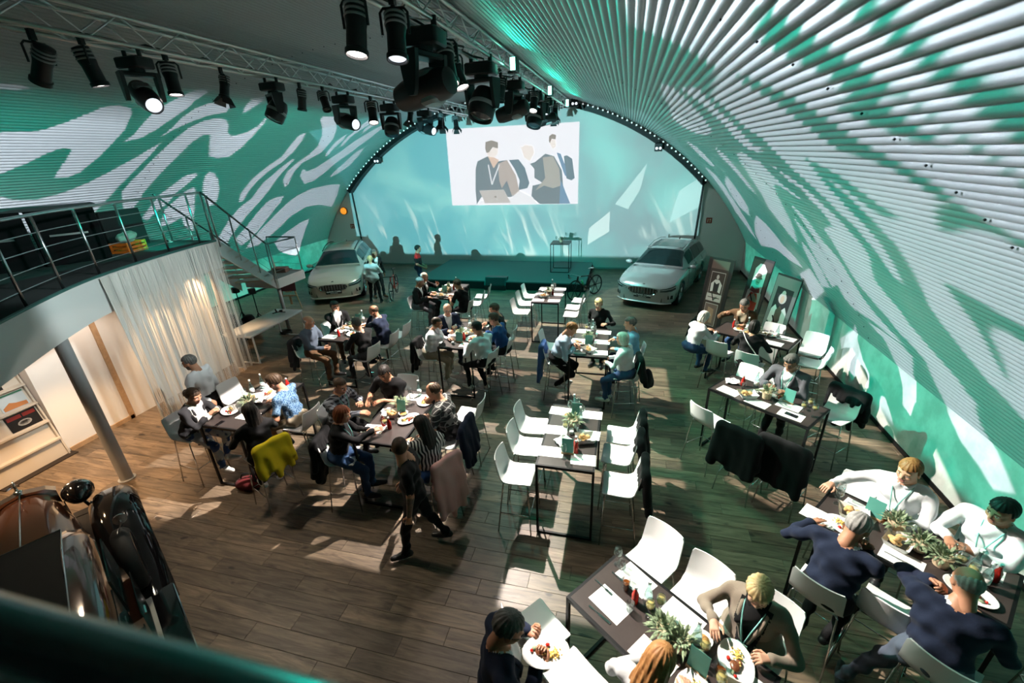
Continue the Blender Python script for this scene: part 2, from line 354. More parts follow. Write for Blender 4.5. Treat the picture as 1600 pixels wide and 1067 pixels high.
# ------------------------------------------------------------------ mesh building
class MB:
    def __init__(s):
        s.v = []
        s.f = []
        s.mi = []
        s.cur = 0

    def M(s, i):
        s.cur = i
        return s

    def add(s, vs, fs):
        o = len(s.v)
        s.v += [tuple(p) for p in vs]
        s.f += [tuple(i + o for i in f) for f in fs]
        s.mi += [s.cur] * len(fs)
        return s

    def box(s, c, d, rot=None):
        x, y, z = d[0] / 2, d[1] / 2, d[2] / 2
        vs = [Vector(p) for p in ((-x, -y, -z), (x, -y, -z), (x, y, -z), (-x, y, -z), (-x, -y, z), (x, -y, z), (x, y, z), (-x, y, z))]
        if rot is not None:
            q = rot if isinstance(rot, Matrix) else Euler(rot).to_matrix()
            vs = [q @ p for p in vs]
        c = Vector(c)
        return s.add([p + c for p in vs], [(0, 3, 2, 1), (4, 5, 6, 7), (0, 1, 5, 4), (1, 2, 6, 5), (2, 3, 7, 6), (3, 0, 4, 7)])

    def rbox(s, c, d, r=0.01, n=3, rot=None):
        """box with rounded vertical edges and bevelled top and bottom"""
        pts = []
        x, y, z = d[0] / 2, d[1] / 2, d[2] / 2
        r = min(r, x * .99, y * .99)
        for cx, cy, a0 in ((x - r, y - r, 0), (-x + r, y - r, 90), (-x + r, -y + r, 180), (x - r, -y + r, 270)):
            for i in range(n + 1):
                a = R(a0 + 90 * i / n)
                pts.append((cx + r * math.cos(a), cy + r * math.sin(a)))
        e = min(r, z) * 0.5
        k = len(pts)
        rings = []
        for zz, sh in ((-z, e), (-z + e, 0), (z - e, 0), (z, e)):
            rings.append([Vector((px * (1 - sh / x), py * (1 - sh / y), zz)) for px, py in pts])
        q = None
        if rot is not None:
            q = rot if isinstance(rot, Matrix) else Euler(rot).to_matrix()
        c = Vector(c)
        vs = [((q @ p) if q else p) + c for rr in rings for p in rr]
        fs = []
        for j in range(3):
            for i in range(k):
                i2 = (i + 1) % k
                fs.append((j * k + i, j * k + i2, (j + 1) * k + i2, (j + 1) * k + i))
        fs.append(tuple(reversed(range(k))))
        fs.append(tuple(range(3 * k, 4 * k)))
        return s.add(vs, fs)

    def tube(s, pts, r, n=8, cap=True, closed=False):
        pts = [Vector(p) for p in pts]
        rs = r if hasattr(r, '__len__') else [r] * len(pts)
        vs, fs = [], []
        k = len(pts)
        up = None
        for i, p in enumerate(pts):
            if closed:
                d = pts[(i + 1) % k] - pts[i - 1]
            else:
                d = pts[min(i + 1, k - 1)] - pts[max(i - 1, 0)]
            d.normalize()
            if up is None:
                up = Vector((0, 0, 1)) if abs(d.z) < 0.9 else Vector((1, 0, 0))
            a = up - d * up.dot(d)
            if a.length < 1e-4:
                a = d.orthogonal()
            a.normalize()
            up = a
            b = d.cross(a)
            for j in range(n):
                t = 2 * math.pi * j / n
                vs.append(p + (a * math.cos(t) + b * math.sin(t)) * rs[i])
        for i in range(k if closed else k - 1):
            i2 = (i + 1) % k
            for j in range(n):
                j2 = (j + 1) % n
                fs.append((i * n + j, i * n + j2, i2 * n + j2, i2 * n + j))
        if cap and not closed:
            fs.append(tuple(reversed(range(n))))
            fs.append(tuple(range((k - 1) * n, k * n)))
        return s.add(vs, fs)

    def cyl(s, a, b, r0, r1=None, n=16):
        return s.tube([a, b], [r0, r0 if r1 is None else r1], n)

    def lathe(s, prof, n=16, c=(0, 0, 0), m=None):
        vs, fs = [], []
        c = Vector(c)
        for rr, z in prof:
            for j in range(n):
                t = 2 * math.pi * j / n
                p = Vector((rr * math.cos(t), rr * math.sin(t), z))
                vs.append((m @ p if m is not None else p) + c)
        for i in range(len(prof) - 1):
            for j in range(n):
                j2 = (j + 1) % n
                fs.append((i * n + j, i * n + j2, (i + 1) * n + j2, (i + 1) * n + j))
        fs.append(tuple(reversed(range(n))))
        fs.append(tuple(range((len(prof) - 1) * n, len(prof) * n)))
        return s.add(vs, fs)

    def grid(s, P, closed_u=False, closed_v=False, flip=False):
        """P[i][j] points -> quads"""
        nu, nv = len(P), len(P[0])
        vs = [p for row in P for p in row]
        fs = []
        for i in range(nu if closed_u else nu - 1):
            for j in range(nv if closed_v else nv - 1):
                i2, j2 = (i + 1) % nu, (j + 1) % nv
                q = (i * nv + j, i * nv + j2, i2 * nv + j2, i2 * nv + j)
                fs.append(q[::-1] if flip else q)
        return s.add(vs, fs)

    def sheet(s, P, t, nrm=None):
        """grid of points given a thickness t along per-point normals (closed solid)"""
        nu, nv = len(P), len(P[0])
        P = [[Vector(p) for p in r] for r in P]
        Q = []
        for i in range(nu):
            row = []
            for j in range(nv):
                if nrm:
                    n_ = Vector(nrm)
                else:
                    du = P[min(i + 1, nu - 1)][j] - P[max(i - 1, 0)][j]
                    dv = P[i][min(j + 1, nv - 1)] - P[i][max(j - 1, 0)]
                    n_ = du.cross(dv).normalized()
                row.append(P[i][j] + n_ * t)
            Q.append(row)
        s.grid(P, flip=True)
        s.grid(Q)
        ring = [(i, 0) for i in range(nu)] + [(nu - 1, j) for j in range(1, nv)] + [(i, nv - 1) for i in range(nu - 2, -1, -1)] + [(0, j) for j in range(nv - 2, 0, -1)]
        vs = [P[i][j] for i, j in ring] + [Q[i][j] for i, j in ring]
        k = len(ring)
        s.add(vs, [(i, (i + 1) % k, k + (i + 1) % k, k + i) for i in range(k)])
        return s

    def prism(s, poly, z0, z1, m=None):
        """extrude a 2D polygon"""
        k = len(poly)
        vs = [Vector((x, y, z0)) for x, y in poly] + [Vector((x, y, z1)) for x, y in poly]
        if m is not None:
            vs = [m @ v for v in vs]
        fs = [tuple(reversed(range(k))), tuple(range(k, 2 * k))] + [(i, (i + 1) % k, k + (i + 1) % k, k + i) for i in range(k)]
        return s.add(vs, fs)

    def ell(s, c, r, nu=12, nv=8, rot=None):
        vs, fs = [], []
        q = None
        if rot is not None:
            q = rot if isinstance(rot, Matrix) else Euler(rot).to_matrix()
        c = Vector(c)
        P = []
        for i in range(nv + 1):
            ph = -math.pi / 2 + math.pi * i / nv
            ph = max(min(ph, math.pi / 2 - .02), -math.pi / 2 + .02)
            row = []
            for j in range(nu):
                th = 2 * math.pi * j / nu
                p = Vector((r[0] * math.cos(ph) * math.cos(th), r[1] * math.cos(ph) * math.sin(th), r[2] * math.sin(ph)))
                row.append((q @ p if q else p) + c)
            P.append(row)
        return s.grid(P, closed_v=True)

    def mesh(s, name, mats, smooth=False, auto=None):
        me = bpy.data.meshes.new(name)
        me.from_pydata(s.v, [], s.f)
        for m in (mats if isinstance(mats, (list, tuple)) else [mats]):
            me.materials.append(m)
        me.polygons.foreach_set('material_index', s.mi)
        if smooth or auto:
            me.polygons.foreach_set('use_smooth', [True] * len(s.f))
        if auto:
            me.set_sharp_from_angle(angle=R(auto))
        me.update()
        return me

    def build(s, name, mats, parent=None, loc=(0, 0, 0), rz=0, smooth=False, auto=None):
        return place(s.mesh(name, mats, smooth, auto), name, parent, loc, rz)


def place(me, name, parent=None, loc=(0, 0, 0), rz=0, rot=None):
    o = bpy.data.objects.new(name, me)
    COL.objects.link(o)
    if parent is not None:
        o.parent = parent
    o.location = loc
    o.rotation_euler = rot if rot is not None else (0, 0, rz)
    return o


def tag(o, label=None, cat=None, group=None, kind=None):
    if label:
        o['label'] = label
    if cat:
        o['category'] = cat
    if group:
        o['group'] = group
    if kind:
        o['kind'] = kind
    return o


def thing(name, label, cat, loc=(0, 0, 0), rz=0, group=None, kind=None):
    o = bpy.data.objects.new(name, None)
    o.empty_display_size = 0.1
    COL.objects.link(o)
    o.location = loc
    o.rotation_euler = (0, 0, rz)
    return tag(o, label, cat, group, kind)


def copy_thing(src, loc, rz=0, label=None, group=None, rot=None):
    c = src.copy()
    COL.objects.link(c)
    c.location = loc
    c.rotation_euler = rot if rot is not None else (0, 0, rz)
    if label:
        c['label'] = label
    if group:
        c['group'] = group
    for ch in KIDS.get(src.name, []):
        k = ch.copy()
        COL.objects.link(k)
        k.parent = c
        for g in KIDS.get(ch.name, []):
            q = g.copy()
            COL.objects.link(q)
            q.parent = k
    return c


KIDS = {}


def remember(src):
    """children lists for copy_thing, read once per prototype"""
    ch = [o for o in COL.objects if o.parent is src]
    KIDS[src.name] = ch
    for c in ch:
        KIDS[c.name] = [o for o in COL.objects if o.parent is c]
    return src


def lerp(a, b, t):
    return a + (b - a) * t


def bez(p, n=12):
    """smooth polyline through points (Catmull-Rom)"""
    p = [Vector(q) for q in p]
    out = []
    for i in range(len(p) - 1):
        a, b, c, d = p[max(i - 1, 0)], p[i], p[i + 1], p[min(i + 2, len(p) - 1)]
        for k in range(n):
            t = k / n
            out.append(0.5 * ((2 * b) + (c - a) * t + (2 * a - 5 * b + 4 * c - d) * t * t + (3 * b - a - 3 * c + d) * t ** 3))
    out.append(p[-1])
    return out


# common materials
M_black = mat('black_steel', (0.012, 0.012, 0.013), 0.45, 0.6)
M_blackplastic = mat('black_plastic', (0.012, 0.013, 0.015), 0.38)
M_chrome = mat('chrome', (0.75, 0.75, 0.76), 0.14, 1.0)
M_alu = mat('aluminium', (0.78, 0.79, 0.80), 0.35, .85)
M_steel = mat('brushed_steel', (0.50, 0.51, 0.52), 0.28, 1.0)
M_white = mat('white_paint', (0.78, 0.77, 0.75), 0.55, bump=(60, 0.05))
M_shell = mat('white_shell_plastic', (0.80, 0.81, 0.81), 0.32)


def thin_glass(name, tint, refl):
    """thin clear glass: mostly see-through, with mirror glints that grow at grazing angles"""
    m = bpy.data.materials.new(name)
    m.use_nodes = True
    t = NT(m.node_tree)
    t.n.remove(t.n['Principled BSDF'])
    out = next(n for n in t.n if n.type == 'OUTPUT_MATERIAL')
    tr = t.add('ShaderNodeBsdfTransparent')
    t.put(tr.inputs[0], tint)
    gl = t.add('ShaderNodeBsdfGlossy')
    gl.inputs['Roughness'].default_value = 0.06
    lw = t.add('ShaderNodeLayerWeight')
    lw.inputs['Blend'].default_value = 0.35
    mx = t.add('ShaderNodeMixShader')
    t.put(mx.inputs[0], t.m('ADD', t.m('MULTIPLY', lw.outputs['Facing'], .55), refl))
    t.l.new(tr.outputs[0], mx.inputs[1])
    t.l.new(gl.outputs[0], mx.inputs[2])
    t.l.new(mx.outputs[0], out.inputs['Surface'])
    MATS[name] = m
    return m


M_glass = thin_glass('clear_glass', (.95, .97, .97), .08)
M_dark = mat('dark_rubber', (0.015, 0.015, 0.015), 0.7)
M_paper = mat('white_paper', (0.86, 0.85, 0.83), 0.7)
M_wood = mat('light_wood', (0.50, 0.33, 0.19), 0.5, noise=(14, 0.6, (0.36, 0.22, 0.12)))

# ================================================================== the hall
CX, CZ, VR = -4.57, -3.66, 10.15       # barrel vault: axis and radius
XL, XR, YB, YN = CX - 8.95, CX + 8.95, 18.0, -2.5
WALL_H = 1.28

# ---- floor: wood-look planks
def plank_material(name, src):
    m = bpy.data.materials.new(name)
    m.use_nodes = True
    t = NT(m.node_tree)
    b = t.n['Principled BSDF']
    if src == 'object':
        rnd = t.add('ShaderNodeObjectInfo').outputs['Random']
    else:
        rnd = t.add('ShaderNodeNewGeometry').outputs['Random Per Island']
    pos = t.xyz(t.add('ShaderNodeNewGeometry').outputs['Position'])
    sh = t.m('MULTIPLY', rnd, 37.0)
    v = t.vec(t.m('ADD', t.m('MULTIPLY', pos[0], 1.1), sh), t.m('MULTIPLY', pos[1], 9.0), sh)
    n1 = t.noise(v, 1.6, 5.0, 0.62, 1.2)
    n2 = t.noise(t.vec(t.m('ADD', t.m('MULTIPLY', pos[0], 4.0), sh), t.m('MULTIPLY', pos[1], 60.0), sh), 1.0, 3.0, 0.6)
    kn = t.noise(t.vec(t.m('ADD', t.m('MULTIPLY', pos[0], 3.0), sh), t.m('MULTIPLY', pos[1], 6.0), sh), 1.3, 1.0, 0.5)
    c = t.ramp(n1, [(0.28, (0.050, 0.036, 0.025)), (0.47, (0.165, 0.120, 0.080)), (0.62, (0.25, 0.185, 0.125)), (0.8, (0.32, 0.245, 0.17))])
    c = t.mix(t.m('MULTIPLY', t.smooth(n2, 0.3, 0.7), 0.35), c, (0.10, 0.075, 0.052))
    c = t.mix(t.smooth(kn, 0.70, 0.80), c, (0.03, 0.022, 0.016))
    tone = t.m('ADD', t.m('MULTIPLY', rnd, 0.55), 0.62)
    c = t.mix(1.0, c, t.vec(tone, tone, tone), 'MULTIPLY')
    t.put(b.inputs['Base Color'], c)
    t.put(b.inputs['Roughness'], t.m('ADD', t.m('MULTIPLY', n2, 0.15), 0.36))
    bp = t.add('ShaderNodeBump')
    bp.inputs['Strength'].default_value = 0.12
    bp.inputs['Distance'].default_value = 0.004
    t.l.new(n2, bp.inputs['Height'])
    t.l.new(bp.outputs[0], b.inputs['Normal'])
    return m


PM_o = plank_material('floor_plank_wood', 'object')
PM_i = plank_material('floor_plank_wood_far', 'island')
floor = thing('floor', 'grey-brown wood-look plank floor of the hall', None, kind='structure')
MB().box(((XL + XR) / 2, (YN + YB) / 2, -0.06), (XR - XL + 1, YB - YN, 0.1)).build('floor_base', mat('floor_joint', (0.045, 0.035, 0.026), 0.8), floor)
PW, PL = 0.20, 1.2
g_ = 0.0012
pb = MB()
e = 0.002
pb.add([(-PL / 2 + g_, -PW / 2 + g_, -0.012), (PL / 2 - g_, -PW / 2 + g_, -0.012), (PL / 2 - g_, PW / 2 - g_, -0.012), (-PL / 2 + g_, PW / 2 - g_, -0.012),
        (-PL / 2 + g_, -PW / 2 + g_, -e), (PL / 2 - g_, -PW / 2 + g_, -e), (PL / 2 - g_, PW / 2 - g_, -e), (-PL / 2 + g_, PW / 2 - g_, -e),
        (-PL / 2 + g_ + e, -PW / 2 + g_ + e, 0), (PL / 2 - g_ - e, -PW / 2 + g_ + e, 0), (PL / 2 - g_ - e, PW / 2 - g_ - e, 0), (-PL / 2 + g_ + e, PW / 2 - g_ - e, 0)],
       [(8, 9, 10, 11), (0, 1, 5, 4), (1, 2, 6, 5), (2, 3, 7, 6), (3, 0, 4, 7), (4, 5, 9, 8), (5, 6, 10, 9), (6, 7, 11, 10), (7, 4, 8, 11)])
plank_me = pb.mesh('plank', PM_o)
Mc = cam.matrix_world.to_3x3()
def view_px(p):
    q = Mc.transposed() @ (Vector(p) - Vector((0, 0, 4.5)))
    if q.z > -0.1:
        return None
    return (800 + 680 * q.x / -q.z, 533.5 - 680 * q.y / -q.z, -q.z)
spots_ = []
row = 0
y = YN + PW / 2
while y < YB:
    x = XL - 0.2 + ((row * 0.37) % 1.0) * PL + random.uniform(-.12, .12)
    x -= PL
    while x < XR + PL:
        spots_.append((x + PL / 2, y))
        x += PL
    y += PW
    row += 1
inview, rest = [], []
for s_ in spots_:
    if s_[0] + PL / 2 < XL - 0.3 or s_[0] - PL / 2 > XR + 0.3:
        continue
    q = view_px((s_[0], s_[1], 0))
    if q and -60 < q[0] < 1660 and 300 < q[1] < 1100:
        inview.append((q[2], s_))
    else:
        rest.append(s_)
inview.sort()
for k_, (_, s_) in enumerate(inview):
    if k_ < 300:
        place(plank_me, 'plank', floor, (s_[0], s_[1], 0))
    else:
        rest.append(s_)
fb = MB()
for s_ in rest:
    fb.add([(v[0] + s_[0], v[1] + s_[1], v[2]) for v in pb.v], pb.f)
tag(fb.build('planks_beyond', PM_i, floor), kind='stuff')

# ---- corrugated vault in four sheets between the seams
M_corr = mat('corrugated_sheet_white_coat', (0.33, 0.335, 0.34), 0.42, 0.15, bump=(220, 0.25))
AMAX = math.asin(8.93 / VR)
PITCH, AMP, SEG = 0.080, 0.017, 10
vault = thing('ceiling', 'pale corrugated steel barrel vault over the hall', None, kind='structure')
ys = [YN, 3.2, 8.4, 13.6, YB]
L_arc = 2 * AMAX * VR
ncor = int(L_arc / PITCH)
for k_ in range(4):
    P = []
    rr_off = 0.004 * (k_ % 2)
    y0, y1 = ys[k_] - (0.04 if k_ else 0), ys[k_ + 1]
    rows = [[], []]
    for i in range(ncor * SEG + 1):
        a = -AMAX + 2 * AMAX * i / (ncor * SEG)
        ph = 2 * math.pi * (i % SEG) / SEG
        rr = VR + AMP * (1.0 - 2.0 * abs(math.cos(ph / 2))) + rr_off
        for r_, yy in zip(rows, (y0, y1)):
            r_.append((CX + rr * math.sin(a), yy, CZ + rr * math.cos(a)))
    MB().grid(rows).build('corrugated_sheet', M_corr, vault, smooth=True)
# seam fasteners along the sheet laps
scb = MB()
for yy in ys[1:4]:
    for i in range(0, ncor, 3):
        a = -AMAX + 2 * AMAX * (i + .5) / ncor
        rr = VR - AMP * 0.8
        p = Vector((CX + rr * math.sin(a), yy - 0.02, CZ + rr * math.cos(a)))
        scb.box(p, (0.012, 0.010, 0.012), (0, a, 0))
tag(scb.build('lap_screws', M_black, vault), kind='stuff')

# ---- low side walls, back wall, front wall behind the camera
M_stucco = mat('pale_stucco', (0.70, 0.70, 0.67), 0.75, noise=(2.2, 0.75, (0.44, 0.46, 0.43)), bump=(9, 0.3))
M_wallw = mat('white_wall', (0.74, 0.74, 0.72), 0.8, bump=(30, 0.05))
for nm, x in (('wall_right', XR), ('wall_left', XL)):
    sg = 1 if x > 0 else -1
    w = MB().box((x + sg * 0.1, (YN + YB) / 2, WALL_H / 2 + 0.06), (0.2, YB - YN, WALL_H + 0.12))
    tag(w.build(nm, M_stucco), 'pale mottled low wall under the vault, %s side' % ('right' if sg > 0 else 'left'), kind='structure')
    b_ = MB().box((x - sg * 0.008, (YN + YB) / 2, 0.035), (0.016, YB - YN, 0.07))
    tag(b_.build('baseboard_right' if sg > 0 else 'baseboard_left', M_black), kind='structure')
wb = MB()
poly = [(XL - .3, -0.05), (XR + .3, -0.05), (XR + .3, WALL_H)]
for i in range(41):
    a = AMAX - 2 * AMAX * i / 40
    poly.append((CX + (VR + .05) * math.sin(a), CZ + (VR + .05) * math.cos(a)))
poly.append((XL - .3, WALL_H))
mrot = Matrix(((1, 0, 0), (0, 0, 1), (0, 1, 0)))
wb.prism(poly, YB, YB + 0.2, mrot)
tag(wb.build('wall_back', M_wallw), 'white gable wall at the far end', kind='structure')
wf = MB().prism(poly, YN - 0.2, YN, mrot)
tag(wf.build('wall_front', mat('dark_gable', (0.10, 0.10, 0.10), 0.9)), 'dark gable wall behind the viewpoint', kind='structure')
tag(MB().box((CX, YB - 0.008, 0.03), (17.8, 0.016, 0.06)).build('baseboard_back', mat('grey_skirting', (.35, .36, .35), .6)), kind='structure')
# wall fittings: orange beacon and two red fire signs
M_or = mat('amber_lens', (0.85, 0.28, 0.02), 0.25, emit=((1.0, 0.35, 0.03), 0.9))
bc = thing('warning_light', 'round amber warning light on the back wall above the beige car', 'light', (-12.40, YB, 2.40))
MB().lathe([(0.0, -0.0), (0.17, 0.0), (0.17, 0.05), (0.16, 0.06), (0.0, 0.06)], 24, m=Matrix.Rotation(R(90), 3, 'X')).build('housing', mat('amber_rim', (.35, .11, .01), .4), bc)
MB().lathe([(0.0, 0.05), (0.145, 0.06), (0.13, 0.12), (0.08, 0.16), (0.0, 0.175)], 24, m=Matrix.Rotation(R(90), 3, 'X')).build('lens', M_or, bc, smooth=True)
for nm, x, z in (('amber light', -12.12, 1.72), ('silver car', 3.02, 1.92)):
    sg = thing('fire_sign', 'small red fire-equipment sign on the back wall near the %s' % nm, 'sign', (x, YB, z))
    MB().box((0, -0.006, 0), (0.2, 0.012, 0.2)).build('plate', mat('sign_red', (.28, .02, .012), .5), sg)
    sy = MB()
    sy.box((-0.045, -0.014, 0), (0.035, 0.004, 0.13)).box((0.035, -0.014, 0.03), (0.05, 0.004, 0.05)).box((0.035, -0.014, -0.045), (0.03, 0.004, 0.05))
    sy.build('symbol', mat('sign_cream', (.7, .6, .45), .5), sg)

# ---- black lighting track that frames the projection wall
trk = thing('arch_truss', 'black arched lighting track with lamp dots framing the projected back wall', 'truss', (0, 0, 0))
HA = math.asin(7.35 / VR)
P = []
for dr, dy in ((0.02, -.02), (0.02, -0.34), (-0.14, -0.34), (-0.14, -.02)):
    r_ = []
    for i in range(61):
        a = -HA + 2 * HA * i / 60
        rr = VR - 0.10 + dr
        r_.append((CX + rr * math.sin(a), YB + dy, CZ + rr * math.cos(a)))
    P.append(r_)
MB().grid(P, closed_u=True).build('track', M_black, trk, smooth=False)
zc = CZ + (VR - .2) * math.cos(HA)
for sg in (-1, 1):
    xx = CX + sg * (VR - 0.18) * math.sin(HA)
    MB().tube([(xx, YB - 0.1, zc + .05), (xx - sg * 0.12, YB - 0.1, 0.0)], 0.035, 8).build('upright', M_black, trk)
for i in range(88):
    a = -HA + 2 * HA * (i + .5) / 88
    rr = VR - 0.065
    if i == 0:
        dot = MB().ell((0, 0, 0), (0.03, 0.02, 0.03), 8, 6).mesh('lamp_dot', mat('track_dot', (.9, .9, .9), .3, emit=((.95, 1, 1), 0.55)))
    place(dot, 'lamp_dot', trk, (CX + rr * math.sin(a), YB - 0.36, CZ + rr * math.cos(a)))

# ---- stage
M_stage = mat('stage_carpet', (0.06, 0.16, 0.155), 0.9, bump=(180, 0.2))
st = thing('stage', 'low teal carpeted stage platform with black skirt below the screen', 'stage', (-4.3, 16.2, 0))
MB().box((0, 0, 0.29), (5.9 + .3, 3.2, 0.04)).build('deck', M_stage, st)
MB().box((0, -1.58, 0.135), (6.2, 0.03, 0.27)).box((3.085, 0, 0.135), (0.03, 3.2, .27)).box((-3.085, 0, 0.135), (0.03, 3.2, .27)).build('skirt', mat('stage_skirt', (.008, .008, .009), .9), st)

# ---- mezzanine on the left with curved edge
RIM = [(-4.6, 0.6), (-5.55, 1.6), (-6.42, 2.68), (-7.30, 3.85), (-7.86, 4.78), (-8.32, 6.0), (-8.60, 7.1), (-8.68, 7.75)]
rim = [Vector((p.x, p.y, 0)) for p in bez([(x, y, 0) for x, y in RIM], 8)]
MZ = 3.0
mez = thing('mezzanine', 'curved white mezzanine balcony with dark floor on the left side', 'mezzanine', (0, 0, 0), kind='structure')
poly = [(p.x, p.y) for p in rim] + [(-9.9, 7.75), (-13.0, 7.75), (-13.0, 0.6)]
MB().prism(poly, MZ - 0.06, MZ).build('carpet', mat('mezzanine_carpet', (.035, .038, .04), .9, bump=(150, .2)), mez)
MB().prism([(p.x - .01, p.y) for p in rim] + [(-13.0, 7.74), (-13.0, 0.6)], 2.52, 2.93).build('slab', M_wallw, mez)
fa = [[(p.x + .015, p.y - .01, z) for p in rim] for z in (2.42, 2.985)]
MB().sheet(fa, 0.03).build('fascia', mat('fascia_white', (.70, .71, .70), .6), mez, smooth=True, auto=40)
MB().tube([(p.x + .03, p.y - .02, MZ + .0) for p in rim], 0.022, 6).build('edge_trim', mat('trim_teal', (.05, .16, .14), .4, .4), mez)
for nm, (x, y), zt, r_ in (('column', (-7.42, 3.80), 2.45, 0.085), ('column', (-8.83, 7.55), 2.5, .075)):
    o = MB().cyl((0, 0, 0), (0, 0, zt), r_, n=20).lathe([(r_ + .03, 0), (r_ + .03, .012), (r_ + .005, .014), (r_, .02)], 20).build(nm, mat('grey_column', (.36, .37, .38), .4, .3), None, (x, y, 0), smooth=True, auto=40)
    tag(o, 'grey round steel column under the mezzanine %s' % ('in front of the white wall' if zt < 2.48 else 'beside the string curtain end'), 'column', kind='structure')
# white wall and dark door gap under the mezzanine
M_warmw = mat('warm_white_wall', (.82, .80, .77), .8)
tag(MB().box((-9.28, 5.85, 1.26), (.2, 3.46, 2.52)).build('wall_under_mezzanine', M_warmw), 'white partition wall under the mezzanine', kind='structure')
tag(MB().box((-9.17, 5.22, 1.15), (.03, .09, 2.3)).build('trim_1', M_wood), 'light wood door trim on the white partition wall', kind='structure')
tag(MB().box((-9.165, 4.7, .04), (.02, 1.1, .08)).build('baseboard_partition', M_wood), kind='structure')
tag(MB().box((-9.9, 2.4, 1.26), (.2, 3.8, 2.52)).build('wall_behind_shelf', M_warmw), 'white wall behind the magazine rack', kind='structure')
tag(MB().box((-9.6, 4.2, 1.26), (.6, .1, 2.52)).build('wall_return', M_warmw), kind='structure')

# ================================================================== trusses and stage lamps
def make_truss(x, z0, z1, y0, y1, label):
    t = thing('lighting_truss', label, 'truss', (x, 0, 0))
    h = (z1 - z0)
    ch = [(-0.145, z0), (0.145, z0), (-0.145, z1), (0.145, z1)]
    for cx_, cz_ in ch:
        MB().tube([(cx_, y0, cz_), (cx_, y1, cz_)], 0.025, 8).build('chord', M_alu, t, smooth=True)
    me = {}
    br = MB().tube([(0, -.2, -h / 2), (0, .2, h / 2)], 0.009, 6).mesh('brace', M_alu, True)
    br2 = MB().tube([(-.145, -.2, 0), (.145, .2, 0)], 0.009, 6).mesh('brace', M_alu, True)
    y = y0 + .2
    k = 0
    while y < y1 - .1:
        for sx in (-.145, .145):
            o = place(br, 'brace', t, (sx, y, (z0 + z1) / 2))
            if k % 2:
                o.rotation_euler = (0, 0, math.pi)
        for zz in (z0, z1):
            o = place(br2, 'brace', t, (0, y, zz))
            if k % 2:
                o.rotation_euler = (0, math.pi, 0)
        y += 0.4
        k += 1
    return t


TLX, TRX = -5.95, -2.36
make_truss(TLX, 5.84, 6.12, 1.2, 17.6, 'aluminium box truss over the left half of the hall')
make_truss(TRX, 5.90, 6.16, 1.2, 17.6, 'aluminium box truss over the right half of the hall')

M_lens_on = mat('lamp_lens_lit', (1, .95, .9), .2, emit=((1.0, .90, .84), 14))
M_lens_dim = mat('lamp_lens_dim', (.75, .78, .8), .1, emit=((.85, .92, 1.0), 1.2))
M_lens_off = mat('lamp_lens_off', (.04, .05, .06), .05, spec=.8)
M_lampbody = mat('lamp_body', (.016, .017, .019), .42)
M_lampgrey = mat('lamp_grey', (.30, .31, .32), .4)


def aim(o, loc, target):
    v = Vector(target) - Vector(loc)
    o.rotation_euler = v.to_track_quat('Y', 'Z').to_euler()


LAMP_ME = {}


def lamp_mesh(key, fn, mats, smooth=40):
    if key not in LAMP_ME:
        b = MB()
        fn(b)
        LAMP_ME[key] = b.mesh(key, mats, auto=smooth)
    return LAMP_ME[key]


YR = Matrix.Rotation(R(-90), 3, 'X')   # lathe z -> +y


def moving_head(x, y, z, target, s, kind, lens, label, grp):
    """base under the truss, two-armed yoke, tilting head; kind 'spot' or 'wash'"""
    t = thing('moving_head_light', label, 'stage light', (x, y, z), group=grp)
    v = Vector(target) - Vector((x, y, z - .42 * s))
    yaw = math.atan2(v.y, v.x) - math.pi / 2
    def base(b):
        b.rbox((0, 0, -.07), (.36, .26, .13), .03).box((0, 0, -.01), (.2, .06, .05)).cyl((0, 0, -.13), (0, 0, -.17), .09, .09)
        b.tube([(-.12, 0, .0), (-.12, 0, .08)], .025, 8).tube([(.12, 0, .0), (.12, 0, .08)], .025, 8)
    def yoke(b):
        for sx in (-1, 1):
            P = [[(sx * .17, yy, zz) for yy in (-w, w)] for zz, w in ((-.17, .09), (-.26, .085), (-.36, .07), (-.46, .05), (-.50, .03))]
            b.sheet(P, .045 * (1 if sx > 0 else 1), (sx, 0, 0))
        b.rbox((0, 0, -.19), (.40, .17, .05), .03)
    def head_spot(b):
        b.lathe([(.05, -.28), (.105, -.26), (.125, -.20), (.13, .10), (.125, .22), (.105, .30), (.095, .30), (.09, .27)], 20, m=YR)
        b.M(1).rbox((0, -.05, 0), (.20, .18, .27), .05)
    def head_wash(b):
        b.lathe([(.04, -.20), (.12, -.17), (.155, -.08), (.165, .05), (.16, .15), (.15, .18), (.14, .18), (.135, .15)], 24, m=YR)
        b.M(1).lathe([(.167, .0), (.172, .01), (.172, .04), (.167, .05)], 24, m=YR)
    mats = [M_lampbody, M_lampgrey]
    sc = (s, s, s)
    place(lamp_mesh('lamp_base', base, mats), 'base', t).scale = sc
    o = place(lamp_mesh('lamp_yoke', yoke, mats), 'yoke', t, rz=yaw)
    o.scale = sc
    h = place(lamp_mesh('lamp_head_' + kind, head_spot if kind == 'spot' else head_wash, mats), 'head', t, (0, 0, -.44 * s))
    h.scale = sc
    aim(h, (0, 0, 0), v)
    def ln(b):
        b.lathe([(0, .0), (.09, 0), (.085, .008), (.05, .02), (0, .024)] if kind == 'spot' else [(0, 0), (.137, 0), (.12, .012), (.06, .03), (0, .035)], 20, m=YR)
    l_ = place(lamp_mesh('lens_%s_%s' % (kind, lens.name), ln, lens, 60), 'lens', h, (0, .28 if kind == 'spot' else .15, 0))
    return t


